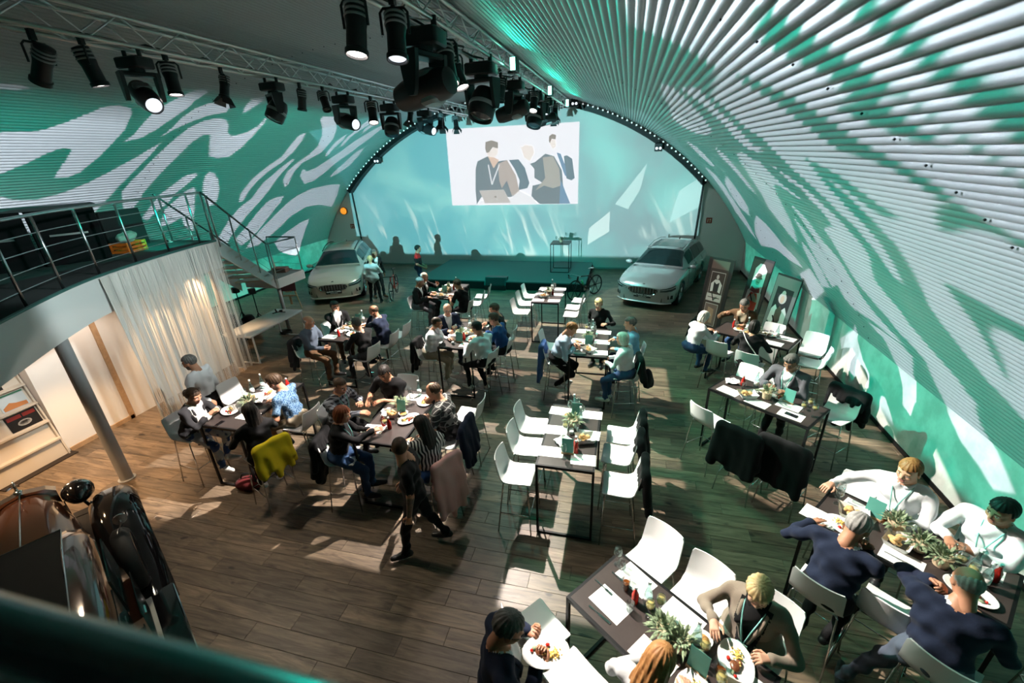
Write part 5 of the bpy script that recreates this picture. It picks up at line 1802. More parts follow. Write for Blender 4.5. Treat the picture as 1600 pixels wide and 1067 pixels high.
person('woman with long black hair in a striped blouse', (-2.30, 4.10), 48, lean=14, hyaw=16, hpitch=16, top='stripes', legs='blue', shoe='n', hair=('long', 'black'), fem=True, build=1.08, lh=(-.14, .40, TT), rh=(.12, .40, TT), lfoot=(-.1, .24, .34), rfoot=(.1, .26, .34))
person('walking man in black t-shirt and trousers with a tattooed arm', (-2.25, 3.50), 112, sit=False, lean=3, hyaw=-82, hpitch=4, top='black', legs='black', shoe='b', hair=('crop', 'brown'), sleeve='short', tattoo=True, skin=0,
       lh=(-.27, .05, .82), rh=(.24, .12, .90), lfoot=(-.09, .20, .085), rfoot=(.10, -.32, .10), lhand='curl')
# -- table in front of the beige car
person('bald man in slate shirt and brown trousers', (-6.14, 7.02), -84, lean=4, hyaw=10, hpitch=4, top='slate', legs='brown', shoe='b', hair=('bald', 'grey'), skin=0, build=1.08, lh=(-.12, .32, .98), rh=(.12, .34, .98), lfoot=(-.1, .40, .33), rfoot=(.1, .34, .30))
person('man in black jacket and glasses with his hand on his mouth', (-6.18, 7.97), -128, lean=5, hyaw=10, hpitch=2, top='black', inner='lightgrey', opn=True, legs='brown', hair=('short', 'black'), glasses=True, skin=1, rh=(.03, .20, 1.42), rhand='curl', palmR=(0, -1, 0), lh=(-.1, .36, TT))
person('dark-haired man in black blazer with sneakers', (-5.09, 7.10), 72, lean=12, hyaw=8, hpitch=6, top='black', inner='white', legs='charcoal', shoe='b', hair=('short', 'darkgrey'), skin=1, lh=(-.14, .40, TT), rh=(.12, .40, TT), lfoot=(-.12, .42, .33), rfoot=(.1, .16, .33))
person('balding man in navy jacket with his hand at his mouth', (-5.16, 7.87), 92, lean=14, hyaw=4, hpitch=8, top='navy', inner='lightgrey', legs='navy', hair=('bald', 'brown'), skin=1, build=1.12, lh=(-.05, .22, 1.40), lhand='curl', palmL=(0, -1, 0), rh=(.12, .40, TT))
# -- table of the two men in white shirts
person('man in white shirt and khaki trousers resting chin on hand', (-3.47, 7.38), -82, lean=17, hyaw=-6, hpitch=4, top='white', legs='khaki', shoe='w', hair=('crop', 'brown'), skin=1, build=1.08, rh=(.04, .22, 1.40), rhand='grip', palmR=(0, -1, 0), lh=(-.12, .40, TT))
person('man in navy suit and glasses facing the viewer', (-3.56, 8.15), -140, lean=8, hyaw=-6, hpitch=14, top='navy', inner='white', legs='navy', hair=('bald', 'grey'), glasses=True, skin=2, lh=(-.08, .38, TT + .06), rh=(.12, .36, TT), lhand='grip')
person('man in white shirt and black trousers seen from behind', (-2.62, 7.26), 62, lean=16, hyaw=10, hpitch=10, top='white', legs='black', shoe='w', hair=('short', 'black'), skin=1, build=1.1, lh=(-.16, .38, TT), rh=(.14, .40, TT), lfoot=(-.2, .30, .33), rfoot=(.05, .10, .30))
person('man in royal blue suit', (-2.44, 7.78), 86, lean=16, hyaw=4, hpitch=8, top='blue', inner='white', legs='black', hair=('short', 'brown'), skin=1, build=1.05, rh=(.10, .42, TT), lh=(-.12, .40, TT))
person('dark-haired man in black behind the royal blue suit', (-2.58, 8.32), 98, lean=12, hyaw=0, hpitch=8, top='black', legs='black', hair=('short', 'brown'), skin=1)
# -- table nearest the stage monitor
person('grey-haired man in black suit near the stage', (-5.12, 10.13), -84, lean=12, hyaw=-4, hpitch=14, top='black', inner='white', legs='grey', shoe='w', hair=('short', 'grey'), glasses=True, skin=1, build=1.05)
person('bald man in black suit gesturing near the stage', (-5.22, 10.62), -92, lean=8, hyaw=-6, hpitch=10, top='black', inner='white', legs='charcoal', hair=('bald', 'white'), skin=2, lh=(-.10, .44, 1.30), lhand='flat', palmL=(1, 0, 0))
person('man in black polo shirt near the stage', (-4.10, 10.14), 76, lean=18, hyaw=4, hpitch=14, top='black', legs='black', hair=('short', 'brown'), sleeve='short', skin=1, build=1.1)
# -- table where the woman in black stands
person('man in pale blue shirt leaning over his plate', (-.84, 7.55), -88, lean=24, hyaw=-4, hpitch=24, top='paleblue', legs='black', shoe='w', hair=('short', 'ginger'), skin=0, build=1.12, lh=(-.12, .34, TT), rh=(.16, .34, TT), lfoot=(-.1, .12, .33), rfoot=(.1, .02, .33))
person('blonde woman in black sleeved top standing behind the table', (-.45, 8.98), 165, sit=False, lean=5, hyaw=10, hpitch=4, top='black', legs='black', hair=('tied', 'blond'), fem=True, skin=2, lh=(-.26, .30, TT + .02), rh=(.24, .02, .90), lhand='relax')
person('grey-haired man in light blue shirt', (.20, 7.85), 88, lean=6, hyaw=6, hpitch=6, top='skyblue', legs='navy', hair=('short', 'darkgrey'), skin=0, lh=(-.14, .34, 1.02), rh=(.14, .36, TT), lanyard=True)
person('blonde woman with a bob in white blouse and jeans', (.07, 7.17), 70, lean=7, hyaw=10, hpitch=6, top='white', legs='jeans', shoe='w', hair=('bob', 'white'), fem=True, build=1.12, skin=0, lh=(-.10, .34, 1.02), rh=(.10, .36, 1.02), lhand='curl', rhand='curl', lfoot=(-.1, .32, .30), rfoot=(.1, .34, .28))
# -- table in front of the photo banners
person('white-haired woman in white blouse reaching over the table', (1.60, 8.58), -58, lean=20, hyaw=-10, hpitch=12, top='white', legs='jeans', hair=('bob', 'white'), fem=True, skin=2, lh=(-.10, .46, TT), rh=(.12, .46, TT))
person('man in brown jacket and glasses eating before the banners', (2.44, 9.27), 150, lean=16, hyaw=10, hpitch=20, top='brown', inner='khaki', opn=True, legs='jeans', hair=('short', 'darkgrey'), glasses=True, skin=1, rh=(.30, .34, 1.30), rhand='grip', lh=(-.10, .38, TT))
person('person in black with a pale bag strap seen from behind', (2.36, 8.10), -28, lean=10, hyaw=16, hpitch=12, top='black', legs='black', hair=('bob', 'black'), fem=True, build=1.08, hem=.12, opn=True)
# -- table of the lone man
person('man in grey suit and white shirt cutting his food', (2.50, 6.58), 143, lean=9, hyaw=-4, hpitch=22, top='grey', inner='white', legs='black', hair=('side', 'darkgrey'), glasses=True, lanyard=True, skin=1, build=1.1, lh=(-.10, .36, TT), rh=(.16, .36, TT + .03), rhand='grip', lhand='grip', lfoot=(-.1, .30, .30), rfoot=(.12, .36, .10))
# -- table by the right wall
person('red-haired man in white shirt reaching for the empty chair', (2.83, 4.20), 138, lean=4, hyaw=-12, hpitch=14, top='white', legs='black', hair=('short', 'ginger'), lanyard=True, skin=2, lod='near', rh=(.48, .34, 1.16), rhand='relax', palmR=(0, 0, -1), lh=(-.10, .32, TT), lhand='curl')
person('dark-haired man in white shirt with a watch', (3.30, 3.77), 128, lean=10, hyaw=-16, hpitch=10, hroll=0, top='white', legs='black', hair=('short', 'black'), lanyard=True, skin=1, lod='near', build=1.12, rh=(.16, .40, TT + .05), rhand='relax', lh=(-.02, .38, TT + .03), lhand='curl', watch=True)
person('grey-haired man in navy suit leaning on the table, seen from behind', (2.08, 3.38), -44, lean=20, hyaw=-10, hpitch=22, top='navy', inner='white', legs='black', hair=('short', 'grey'), skin=1, lod='near', build=1.15, lh=(-.36, .36, TT + .02), lhand='flat', rh=(.10, .27, 1.30), rhand='curl', palmR=(0, -1, .2), lfoot=(-.1, .05, .33), rfoot=(.1, .08, .33))
person('balding man in dark suit with glasses, seen from behind', (2.60, 2.95), -34, lean=20, hyaw=22, hpitch=20, top='navy', inner='white', legs='slate', hair=('bald', 'grey'), glasses=True, skin=1, lod='near', build=1.18, lh=(-.16, .26, 1.34), lhand='grip', palmL=(.3, -1, 0), rh=(.18, .36, TT), lfoot=(-.42, .02, .10), rfoot=(.12, .12, .33))
# -- front table
person('blond-haired woman in beige blazer with a lanyard', (1.12, 2.55), 146, lean=8, hyaw=14, hpitch=22, top='beige', inner='black', opn=True, hem=.05, legs='cream', hair=('shortfem', 'blond'), fem=True, lanyard=True, skin=2, lod='near', build=1.15, rh=(.20, .32, TT + .04), rhand='relax', lh=(-.20, .30, TT + .02), lhand='curl')
person('auburn-haired woman in grey top at the front table, seen from behind', (.40, 1.93), -34, lean=20, hyaw=-6, hpitch=16, top='lightgrey', legs='black', hair=('long', 'auburn'), fem=True, skin=2, lod='near', lh=(-.18, .34, TT), rh=(.16, .36, TT))
person('grey-haired man in navy suit and glasses holding a plate', (-.60, 1.84), -66, sit=False, lean=7, hyaw=-6, hpitch=20, top='navy', inner='white', legs='navy', hair=('short', 'darkgrey'), glasses=True, skin=1, lod='near', build=1.1, rh=(.06, .30, 1.20), rhand='grip', palmR=(-.4, .2, 1), lh=(-.18, .28, 1.20), lhand='grip', palmL=(.4, .2, 1))
# -- standing guests at the back
person('woman with tied blonde hair in pale jacket beside the beige car', (-8.06, 12.60), 25, sit=False, lean=2, hyaw=6, hpitch=2, top='lightgrey', legs='black', hair=('tied', 'blond'), fem=True, skin=2, hem=.05, opn=True, lh=(-.22, .02, .86), rh=(.16, .22, 1.06), lfoot=(-.18, 0, .085), rfoot=(.16, -.05, .085))
person('man in black suit and white shirt beside the beige car', (-8.22, 13.15), -125, sit=False, lean=2, hyaw=14, hpitch=4, top='black', inner='white', opn=True, legs='charcoal', shoe='n', hair=('short', 'darkgrey'), glasses=True, skin=1, lh=(-.25, .05, .86), rh=(.20, .16, 1.0), lfoot=(-.12, .1, .085), rfoot=(.14, -.08, .085))
person('man in black top with red shoulders standing beside the stage', (-6.98, 13.95), -72, sit=False, lean=2, hyaw=28, hpitch=2, top='black', yoke='red', legs='jeans', hair=('short', 'black'), sleeve='short', skin=0, lh=(-.16, .18, .95), rh=(.16, .2, .95))

# ================================================================== things on the tables
M_leaf = mat('sage_leaf', (.13, .19, .10), .6, noise=(40, .7, (.34, .40, .26)))
M_pot = mat('clay_pot', (.62, .48, .33), .7, noise=(20, .5, (.5, .36, .22)))
M_bread = mat('bread_crust', (.52, .29, .10), .7, noise=(25, .7, (.70, .48, .24)))
M_red = mat('red_liquid', (.42, .015, .01), .15, spec=.6)
M_amber = mat('amber_drink', (.20, .06, .012), .1, spec=.6)
M_wine = mat('pale_wine', (.62, .50, .18), .1, spec=.6)
M_tealcard = mat('teal_menu_card', (.10, .36, .30), .5)
M_pasta = mat('yellow_pasta', (.75, .50, .10), .5, noise=(60, .6, (.85, .62, .22)))
M_meat = mat('glazed_meat', (.12, .035, .015), .3, noise=(50, .6, (.22, .08, .03)))
M_tom = mat('tomato', (.55, .02, .012), .25)
M_plate = mat('porcelain', (.82, .82, .80), .15)
M_btl = thin_glass('bottle_glass', (.72, .88, .88), .14)


def proto(fn):
    o = remember(fn())
    o.location = (0, 0, -50)
    PROTO.append(o)
    return o


PROTO = []
USED = set()


def p_wine():
    t = thing('wine_glass', 'x', 'glass')
    MB().lathe([(.032, 0), (.034, .002), (.010, .006), (.0035, .012), (.0035, .085), (.012, .095), (.030, .115), (.038, .140), (.036, .170), (.029, .200), (.0275, .200), (.034, .17), (.036, .14), (.028, .117), (.004, .1)], 14).build('bowl', M_glass, t, smooth=True)
    return t


def p_winefull():
    t = thing('wine_glass', 'x', 'glass')
    MB().lathe([(.032, 0), (.034, .002), (.010, .006), (.0035, .012), (.0035, .085), (.012, .095), (.030, .115), (.038, .140), (.036, .170), (.029, .200), (.0275, .200), (.034, .17), (.036, .14), (.028, .117), (.004, .1)], 14).build('bowl', M_glass, t, smooth=True)
    MB().lathe([(.003, .102), (.026, .118), (.0345, .139), (.0345, .15), (0, .15)], 14).build('wine', M_wine, t, smooth=True)
    return t


def p_tumbler():
    t = thing('tumbler', 'x', 'glass')
    MB().lathe([(.028, 0), (.033, .10), (.031, .10), (.026, .008), (0, .008)], 14).build('glass', M_glass, t, smooth=True, auto=50)
    return t


def p_juice():
    t = thing('juice_glass', 'x', 'glass')
    MB().lathe([(.028, 0), (.034, .12), (.032, .12), (.026, .006), (0, .006)], 14).build('glass', M_glass, t, smooth=True, auto=50)
    MB().lathe([(0, .008), (.025, .008), (.0295, .085), (0, .085)], 14).build('drink', M_amber, t, smooth=True, auto=50)
    return t


def p_redbottle():
    t = thing('juice_bottle', 'x', 'bottle')
    MB().lathe([(.026, 0), (.029, .005), (.029, .10), (.012, .14), (.012, .17), (0, .17)], 14).build('glass', M_red, t, smooth=True, auto=50)
    MB().lathe([(.014, .165), (.014, .185), (0, .186)], 12).build('cap', mat('cap_white', (.7, .7, .7), .4), t)
    return t


def p_water():
    t = thing('water_bottle', 'x', 'bottle')
    MB().lathe([(.030, 0), (.034, .006), (.034, .13), (.026, .17), (.014, .205), (.013, .255), (0, .256)], 14).build('glass', M_btl, t, smooth=True, auto=50)
    MB().lathe([(.015, .25), (.0155, .275), (0, .277)], 12).build('cap', mat('cap_pale', (.75, .78, .76), .4), t)
    MB().lathe([(.0348, .05), (.0348, .11), (.033, .11)], 14).build('label', M_paper, t, smooth=True)
    return t


def p_plant():
    t = thing('potted_plant', 'x', 'plant')
    MB().lathe([(.045, 0), (.055, .005), (.068, .095), (.072, .11), (.064, .11), (.06, .095), (0, .09)], 16).build('pot', M_pot, t, smooth=True, auto=45)
    b = MB()
    r = random.Random(4)
    for i in range(90):
        a, ph = r.uniform(0, 6.28), r.uniform(.1, 1.35)
        d = Vector((math.cos(a) * math.cos(ph), math.sin(a) * math.cos(ph), math.sin(ph)))
        L = r.uniform(.06, .12)
        base = Vector((d.x * .03, d.y * .03, .09)) + d * r.uniform(0, .05)
        sd = d.cross(Vector((0, 0, 1))).normalized() * r.uniform(.008, .014)
        up = sd.cross(d) * .3
        tip = base + d * L + Vector((0, 0, -.02))
        m = base + d * L * .55
        b.add([base, m + sd, tip, m - sd, m + up], [(0, 1, 4), (1, 2, 4), (2, 3, 4), (3, 0, 4)])
    tag(b.build('foliage', M_leaf, t), kind='stuff')
    return t


def p_basket():
    t = thing('bread_basket', 'x', 'bread basket')
    P = []
    for z, w in ((0, .085), (.02, .10), (.06, .125)):
        P.append([(w * x, w * .8 * y, z + (.015 if abs(x * y) > .9 and z > .05 else 0)) for x, y in ((-1, -1), (0, -1), (1, -1), (1, 0), (1, 1), (0, 1), (-1, 1), (-1, 0))])
    b = MB().grid(P, closed_v=True)
    b.add([P[0][i] for i in range(8)], [tuple(range(8))])
    b.build('paper_basket', M_paper, t)
    r = random.Random(3)
    rl = MB().ell((0, 0, 0), (.042, .026, .024), 10, 7).mesh('bread_roll', M_bread, True)
    for i in range(6):
        o = place(rl, 'bread_roll', t, (r.uniform(-.05, .05), r.uniform(-.04, .04), .035 + .008 * i), r.uniform(0, 3))
    return t


def p_menu():
    t = thing('menu_stand', 'x', 'menu')
    MB().rbox((0, 0, .0125), (.15, .04, .025), .004, 2).build('wooden_block', M_wood, t)
    MB().box((0, .004, .115), (.14, .003, .19), (R(-8), 0, 0)).build('card', M_tealcard, t)
    return t


def p_mat():
    t = MB().box((0, 0, .001), (.30, .20, .002)).build('placemat', M_paper)
    return tag(t, 'x', 'placemat')


def p_knife():
    b = MB().box((-.055, 0, .0025), (.09, .012, .005)).box((.05, 0, .0025), (.12, .018, .0015))
    return tag(b.build('table_knife', M_chrome), 'x', 'knife')


def p_fork():
    b = MB().box((-.04, 0, .0025), (.12, .009, .004)).box((.035, 0, .003), (.03, .022, .003))
    for k in range(4):
        b.box((.07, -.009 + k * .006, .004), (.05, .0028, .002))
    return tag(b.build('fork', M_chrome), 'x', 'fork')


def p_napkin():
    b = MB()
    r = random.Random(9)
    P = []
    for i in range(6):
        P.append([((i / 5 - .5) * .2, (j / 4 - .5) * .16, .012 + .045 * abs(math.sin(i * 1.9 + j * 1.3)) * r.uniform(.3, 1)) for j in range(5)])
    b.sheet(P, .003)
    return tag(b.build('napkin', M_paper), 'x', 'napkin')


def p_phone():
    t = thing('mobile_phone', 'x', 'phone')
    MB().rbox((0, 0, .0045), (.155, .075, .008), .01).build('case', M_blackplastic, t)
    MB().box((0, 0, .0088), (.145, .067, .0008)).build('screen', mat('phone_glass', (.005, .005, .006), .05), t)
    return t


def p_plate():
    t = thing('dinner_plate', 'x', 'plate')
    P = []
    for rr, z in ((.55, .0), (.62, .004), (.98, .022), (1.0, .025), (.96, .024), (.62, .009), (.001, .007)):
        P.append([(rr * .17 * math.cos(a), rr * .12 * math.sin(a), z) for a in np.linspace(0, 2 * math.pi, 25)[:-1]])
    MB().grid(P, closed_v=True).build('dish', M_plate, t, smooth=True)
    b = MB()
    r = random.Random(2)
    for i in range(46):
        b.ell((.055 + r.gauss(0, .022), -.02 + r.gauss(0, .020), .014 + r.uniform(0, .02)), (.009, .006, .005), 6, 4, (0, 0, r.uniform(0, 3)))
    tag(b.build('pasta', M_pasta, t, smooth=True), kind='stuff')
    MB().ell((-.03, .01, .018), (.045, .034, .018), 12, 8).ell((-.005, -.02, .016), (.03, .026, .016), 10, 7).build('meat', M_meat, t, smooth=True)
    MB().ell((.02, .045, .018), (.017, .014, .012), 8, 6).ell((-.10, .02, .02), (.012, .012, .012), 8, 6).build('tomato', M_tom, t, smooth=True)
    MB().ell((-.075, .035, .018), (.022, .016, .010), 8, 6).build('salad_leaf', M_leaf, t, smooth=True)
    return t


def p_bowl():
    t = thing('small_bowl', 'x', 'bowl')
    MB().lathe([(.035, 0), (.06, .02), (.072, .045), (.068, .045), (.055, .022), (0, .012)], 18).build('dish', M_plate, t, smooth=True)
    MB().lathe([(.0, .02), (.05, .022), (.045, .034), (0, .04)], 14).build('dip', mat('dip_orange', (.6, .25, .06), .4), t, smooth=True)
    return t


def p_candle():
    t = thing('candle_jar', 'x', 'candle')
    MB().lathe([(.03, 0), (.034, .004), (.034, .075), (.031, .075), (.03, .008), (0, .008)], 14).build('jar', M_glass, t, smooth=True, auto=50)
    MB().lathe([(0, .01), (.028, .01), (.028, .045), (0, .047)], 12).build('wax', M_paper, t)
    return t


KINDS_ = {}
NICE = dict(wine='empty wine glass', winef='glass of pale wine', tumbler='clear water tumbler', juice='glass of brown drink', redb='red juice bottle', water='clear water bottle',
            plant='potted sage-green herb', basket='basket of bread rolls', menu='teal menu card', mat='white paper placemat', knife='steel table knife', fork='steel fork', napkin='crumpled white napkin',
            phone='black mobile phone', plate='oval plate of food', bowl='bowl of orange dip', candle='glass candle jar')
FN = dict(wine=p_wine, winef=p_winefull, tumbler=p_tumbler, juice=p_juice, redb=p_redbottle, water=p_water, plant=p_plant, basket=p_basket, menu=p_menu, mat=p_mat, knife=p_knife, fork=p_fork, napkin=p_napkin, phone=p_phone, plate=p_plate, bowl=p_bowl, candle=p_candle)
TSHORT = {k: v.replace('the table', 'table') for k, v in TDESC.items()}


def item(kind, T, a, b, rz=0, z=0):
    x, y = tl(T, a, b)
    loc = (x, y, TH - .001 + z)
    an = R(TABLE_C[T][2]) + rz
    if kind not in KINDS_:
        o = KINDS_[kind] = remember(FN[kind]())
        o.location = loc
        o.rotation_euler = (0, 0, an)
    else:
        o = copy_thing(KINDS_[kind], loc, an)
    if TABLE_C[T][2] == 90:
        ps = ('near end', 'near', 'middle', 'far', 'far end')[(a > -.42) + (a > -.14) + (a > .1) + (a > .42)] + ('' if abs(b) < .08 else ' left' if b > 0 else ' right')
    else:
        ps = ('left end', 'left', 'middle', 'right', 'right end')[(a > -.42) + (a > -.14) + (a > .1) + (a > .42)] + ('' if abs(b) < .08 else ' back' if b > 0 else ' front')
    o['label'] = NICE[kind] + ', ' + ps + ', ' + TDESC[T]
    o['group'] = NICE[kind] + 's on ' + TDESC[T]
    return o


r_ = random.Random(21)
LAY = {
    'T1': [('mat', .52, .22), ('mat', .05, .21), ('mat', -.42, .20), ('mat', .50, -.22), ('mat', .02, -.22), ('mat', -.50, -.20), ('basket', -.12, -.19), ('menu', -.42, .0), ('menu', .42, -.02), ('plant', .18, .0), ('wine', .62, -.02), ('wine', .5, .08), ('wine', .4, -.1), ('winef', -.02, .08),
           ('tumbler', .05, -.06), ('tumbler', .3, .1), ('water', .25, -.09), ('redb', -.3, -.09), ('redb', -.38, -.10), ('candle', .0, .0), ('napkin', -.2, .08), ('wine', -.52, .03), ('bowl', .4, .1), ('water', .56, .03)],
    'T2': [('mat', .5, .2), ('mat', .0, .22), ('mat', -.5, .2), ('mat', .5, -.22), ('mat', .0, -.22), ('mat', -.5, -.2), ('basket', -.45, .0), ('menu', -.2, .02), ('plant', .05, .05), ('wine', .5, .08), ('wine', .6, -.02), ('wine', .35, -.05), ('water', .5, 0), ('tumbler', -.3, -.1), ('tumbler', .2, -.1), ('winef', .4, .12), ('candle', .2, .1), ('plate', -.1, .22)],
    'T3': [('mat', .5, .2), ('mat', .0, .22), ('mat', -.5, .2), ('mat', .5, -.22), ('mat', .0, -.22), ('mat', -.5, -.2), ('napkin', .3, .22), ('plant', .0, .02), ('water', .5, .0), ('wine', .4, -.08), ('wine', -.3, .05), ('tumbler', -.4, -.05), ('redb', -.05, -.1), ('basket', -.25, .12), ('candle', .25, -.02)],
    'T4': [('plate', .2, .2), ('plate', -.2, -.2), ('plate', .45, -.2), ('plant', -.15, .05), ('menu', -.4, .0), ('water', .4, .05), ('water', .5, -.05), ('wine', .3, -.08), ('wine', .1, .1), ('wine', .0, -.06), ('redb', -.25, -.05), ('tumbler', -.35, .12), ('mat', -.5, -.2), ('mat', .0, .22), ('juice', .2, 0), ('bowl', .0, .0), ('candle', -.5, .1), ('basket', .1, -.12)],
    'T5': [('mat', .5, .2), ('plate', -.4, .2), ('plate', .0, .2), ('plate', -.45, -.2), ('plant', .0, .0), ('water', .45, -.05), ('wine', .2, .08), ('wine', .3, -.05), ('tumbler', -.3, .02), ('basket', -.55, .0), ('menu', -.2, .05), ('napkin', .2, -.2), ('redb', .1, -.1)],
    'T6': [('mat', -.5, .2), ('plate', -.1, .2), ('plate', .3, .2), ('plate', -.3, -.2), ('plate', .2, -.2), ('plant', .15, .0), ('napkin', -.2, .06), ('water', .45, .0), ('wine', .5, .08), ('wine', .3, -.05), ('wine', -.35, .0), ('tumbler', -.4, -.08), ('redb', -.45, .03), ('basket', .0, .0), ('menu', .35, .05), ('candle', -.1, -.05)],
    'T7': [('mat', -.35, -.2), ('mat', .2, -.2), ('mat', .45, .15), ('plate', -.3, .18), ('plate', .25, -.02), ('plant', -.1, .0), ('menu', .5, -.02), ('water', .4, .2), ('water', .2, .22), ('wine', .05, .22), ('wine', -.4, .0), ('napkin', -.15, .15), ('napkin', .05, -.05), ('tumbler', -.3, -.02), ('candle', -.2, -.1), ('redb', .5, -.2), ('basket', .05, .1), ('phone', -.62, .05)],
    'T8': [('mat', -.4, .2), ('mat', .5, .0), ('plate', -.1, -.18), ('plate', .4, -.2), ('plant', .15, .08), ('basket', -.05, .12), ('redb', -.3, .1), ('redb', -.35, -.02), ('winef', -.38, .02), ('wine', .3, -.05), ('wine', .45, .05), ('water', .55, -.05), ('menu', .05, .0), ('tumbler', -.2, -.05), ('napkin', .0, .2), ('bowl', .0, -.05), ('candle', .3, .1)],
    'T9': [('mat', -.45, -.2), ('mat', -.02, -.22), ('mat', .42, -.2), ('mat', .3, .02), ('basket', -.2, -.16), ('plant', .0, .0), ('napkin', -.55, .08), ('water', -.25, .2), ('redb', -.4, .1), ('wine', .12, -.08), ('winef', .52, .1), ('winef', .62, -.02), ('winef', .50, -.06), ('tumbler', -.35, .02), ('plate', .1, .2), ('phone', .42, -.2), ('menu', .25, .1), ('bowl', -.1, .12), ('candle', -.15, .0), ('wine', -.05, .16)],
    'T10': [('plate', -.3, .1), ('plate', .2, .15), ('plant', .0, .0), ('basket', -.1, -.12), ('water', .35, .1), ('water', -.2, .15), ('wine', .1, -.05), ('wine', -.35, -.05), ('wine', .3, -.1), ('mat', .5, .18), ('mat', .4, -.2), ('napkin', -.15, .22), ('redb', -.45, .1), ('tumbler', .2, 0), ('candle', .05, .12)],
    'T11': [('mat', -.42, -.12), ('mat', -.42, .22), ('mat', .02, .22), ('mat', .05, -.22), ('knife', -.42, -.26), ('fork', -.55, -.05), ('knife', -.5, .12), ('knife', -.02, .12), ('wine', -.62, .22), ('wine', -.52, .14), ('juice', -.42, .08), ('redb', -.3, .04), ('water', -.22, .10), ('winef', -.15, .02), ('tumbler', -.28, -.05), ('winef', -.12, .12), ('plant', .02, -.02), ('plant', .14, .0),
            ('bowl', .22, .16), ('water', .20, .10), ('winef', .28, .06), ('plate', .45, .20), ('plate', .36, -.22), ('menu', .30, -.06), ('juice', .42, .03), ('tumbler', .24, -.02), ('basket', .58, -.02), ('winef', .46, -.06), ('mat', .62, .12), ('fork', .62, .14), ('napkin', .60, -.22)],
    'T12': [('mat', -.40, .18), ('mat', .02, -.22), ('mat', .45, .22), ('knife', .0, -.24), ('fork', -.42, .2), ('wine', -.60, .2), ('wine', -.58, .10), ('basket', -.42, .02), ('menu', -.30, .15), ('basket', -.05, -.05), ('water', .42, .05), ('redb', .55, .1), ('plant', .08, .02), ('plant', .24, -.04), ('plant', -.12, .12), ('juice', -.2, .14), ('tumbler', -.15, .05), ('winef', .34, .0), ('winef', .42, -.06), ('wine', .30, .1),
            ('plate', -.42, -.2), ('plate', .45, -.2), ('napkin', -.08, .22), ('water', .5, -.04), ('bowl', .18, .12), ('mat', -.62, -.22)],
}
for T, lst in LAY.items():
    for kd, a, b in lst:
        fx = kd in ('mat', 'menu', 'knife', 'fork', 'phone')
        rz = (R(90) if TABLE_C[T][2] == 90 and kd in ('mat', 'menu') else 0)
        if TABLE_C[T][2] != 90 and kd in ('mat',):
            rz = 0
        if TABLE_C[T][2] == 90 and kd == 'menu':
            rz = R(-90)
        item(kd, T, a, b, rz + (r_.uniform(-.08, .08) if fx else r_.uniform(0, 6.2)), .003 if kd in ('phone', 'knife', 'fork') else .0)
# the plate the man in navy carries
hp = copy_thing(KINDS_['plate'], (-.36, 1.93, 1.235), R(20), 'oval plate of food held by the man in navy suit')
if 'group' in hp:
    del hp['group']

# ================================================================== coats hung on chair backs
def coat(key, colour, label, w=.46, zb=.55, thick=.04, name='jacket', cat='jacket', collar=True, shift=0):
    x, y, rz = C[key]
    f = Field()
    rr = random.Random(hash(key) % 1000 if False else len(label))
    n = 8
    for i in range(n):
        u = -1 + 2 * i / (n - 1)
        xx = shift + u * w / 2
        f.limb((xx * .92, -.262, 1.115), (xx * 1.04, -.315 - rr.uniform(0, .05), zb + rr.uniform(0, .16) + .06 * u * u), thick, thick * rr.uniform(.75, 1.2), 0, .045)
        f.limb((xx * .92, -.262, 1.115), (xx * .95, -.20, 1.0 - rr.uniform(0, .12)), thick * .8, thick * .55, 0, .03)
    for s in (-1, 1):
        f.limb((shift + s * w * .5, -.27, 1.09), (shift + s * (w * .56), -.30, .72), thick * 1.05, thick * 1.0, 0, .025)
    ph = rr.uniform(0, 6)
    pos, q, g = f.mesh(.015, lambda X, Y, Z, G: (.004 * np.sin(X * 30 + ph + 2.5 * np.sin(Z * 7)) + .003 * np.sin(Z * 25 + X * 14)).astype(np.float32), .06)
    o = place(np_mesh(name, pos, q, np.zeros(len(q), np.int32), [colour]), name, None, (x, y, 0), rz)
    return tag(o, label, cat)


M_yel = cloth_mat('cloth_yellow', (.62, .50, .015))
M_pink = cloth_mat('cloth_pink', (.62, .36, .34))
M_denim = cloth_mat('cloth_denim_blue', (.05, .11, .28))
coat(('T1', 'R', -.50), CL['black'], 'black jacket on the nearest right chair of the central table', zb=.42, w=.40)
coat(('T1', 'R', .07), CL['black'], 'black jacket on the middle right chair of the central table', zb=.45, w=.34)
coat(('T1', 'R', .52), CL['black'], 'black jacket on the farthest right chair of the central table', zb=.45, w=.36)
coat(('T2', 'L', -.34), M_denim, 'blue jacket on the chair of the man in pale blue shirt', zb=.28, w=.34)
coat(('T2', 'R', -.70), CL['black'], 'black jacket on the chair of the woman in white blouse', zb=.55, w=.32)
coat(('T4', 'L', -.5), CL['black'], 'black jacket on the chair of the man in khaki trousers', zb=.40, w=.40)
coat(('T6', 'L', -.78), CL['charcoal'], 'dark jacket on the chair of the bald man in slate shirt', zb=.42, w=.40)
coat(('T7', 'R', -.80), M_yel, 'bright yellow jacket on the chair of the long-haired woman', zb=.62, w=.42)
coat(('T8', 'L', -.68), CL['black'], 'dark jacket on the chair of the red-haired woman', zb=.40, w=.42)
coat(('T8', 'R', -.76), M_pink, 'pale pink coat on the chair of the woman in striped blouse', zb=.30, w=.40)
coat(('T8', 'R', -.05), CL['navy'], 'navy jacket on the chair of the man in check shirt', zb=.45, w=.44)
coat(('T9', 'R', .20), CL['black'], 'black jacket on the left of two covered chairs, lone man table', zb=.48, w=.50, thick=.055)
coat(('T9', 'R', .68), CL['black'], 'black jacket on the right of two covered chairs, lone man table', zb=.46, w=.50, thick=.055)
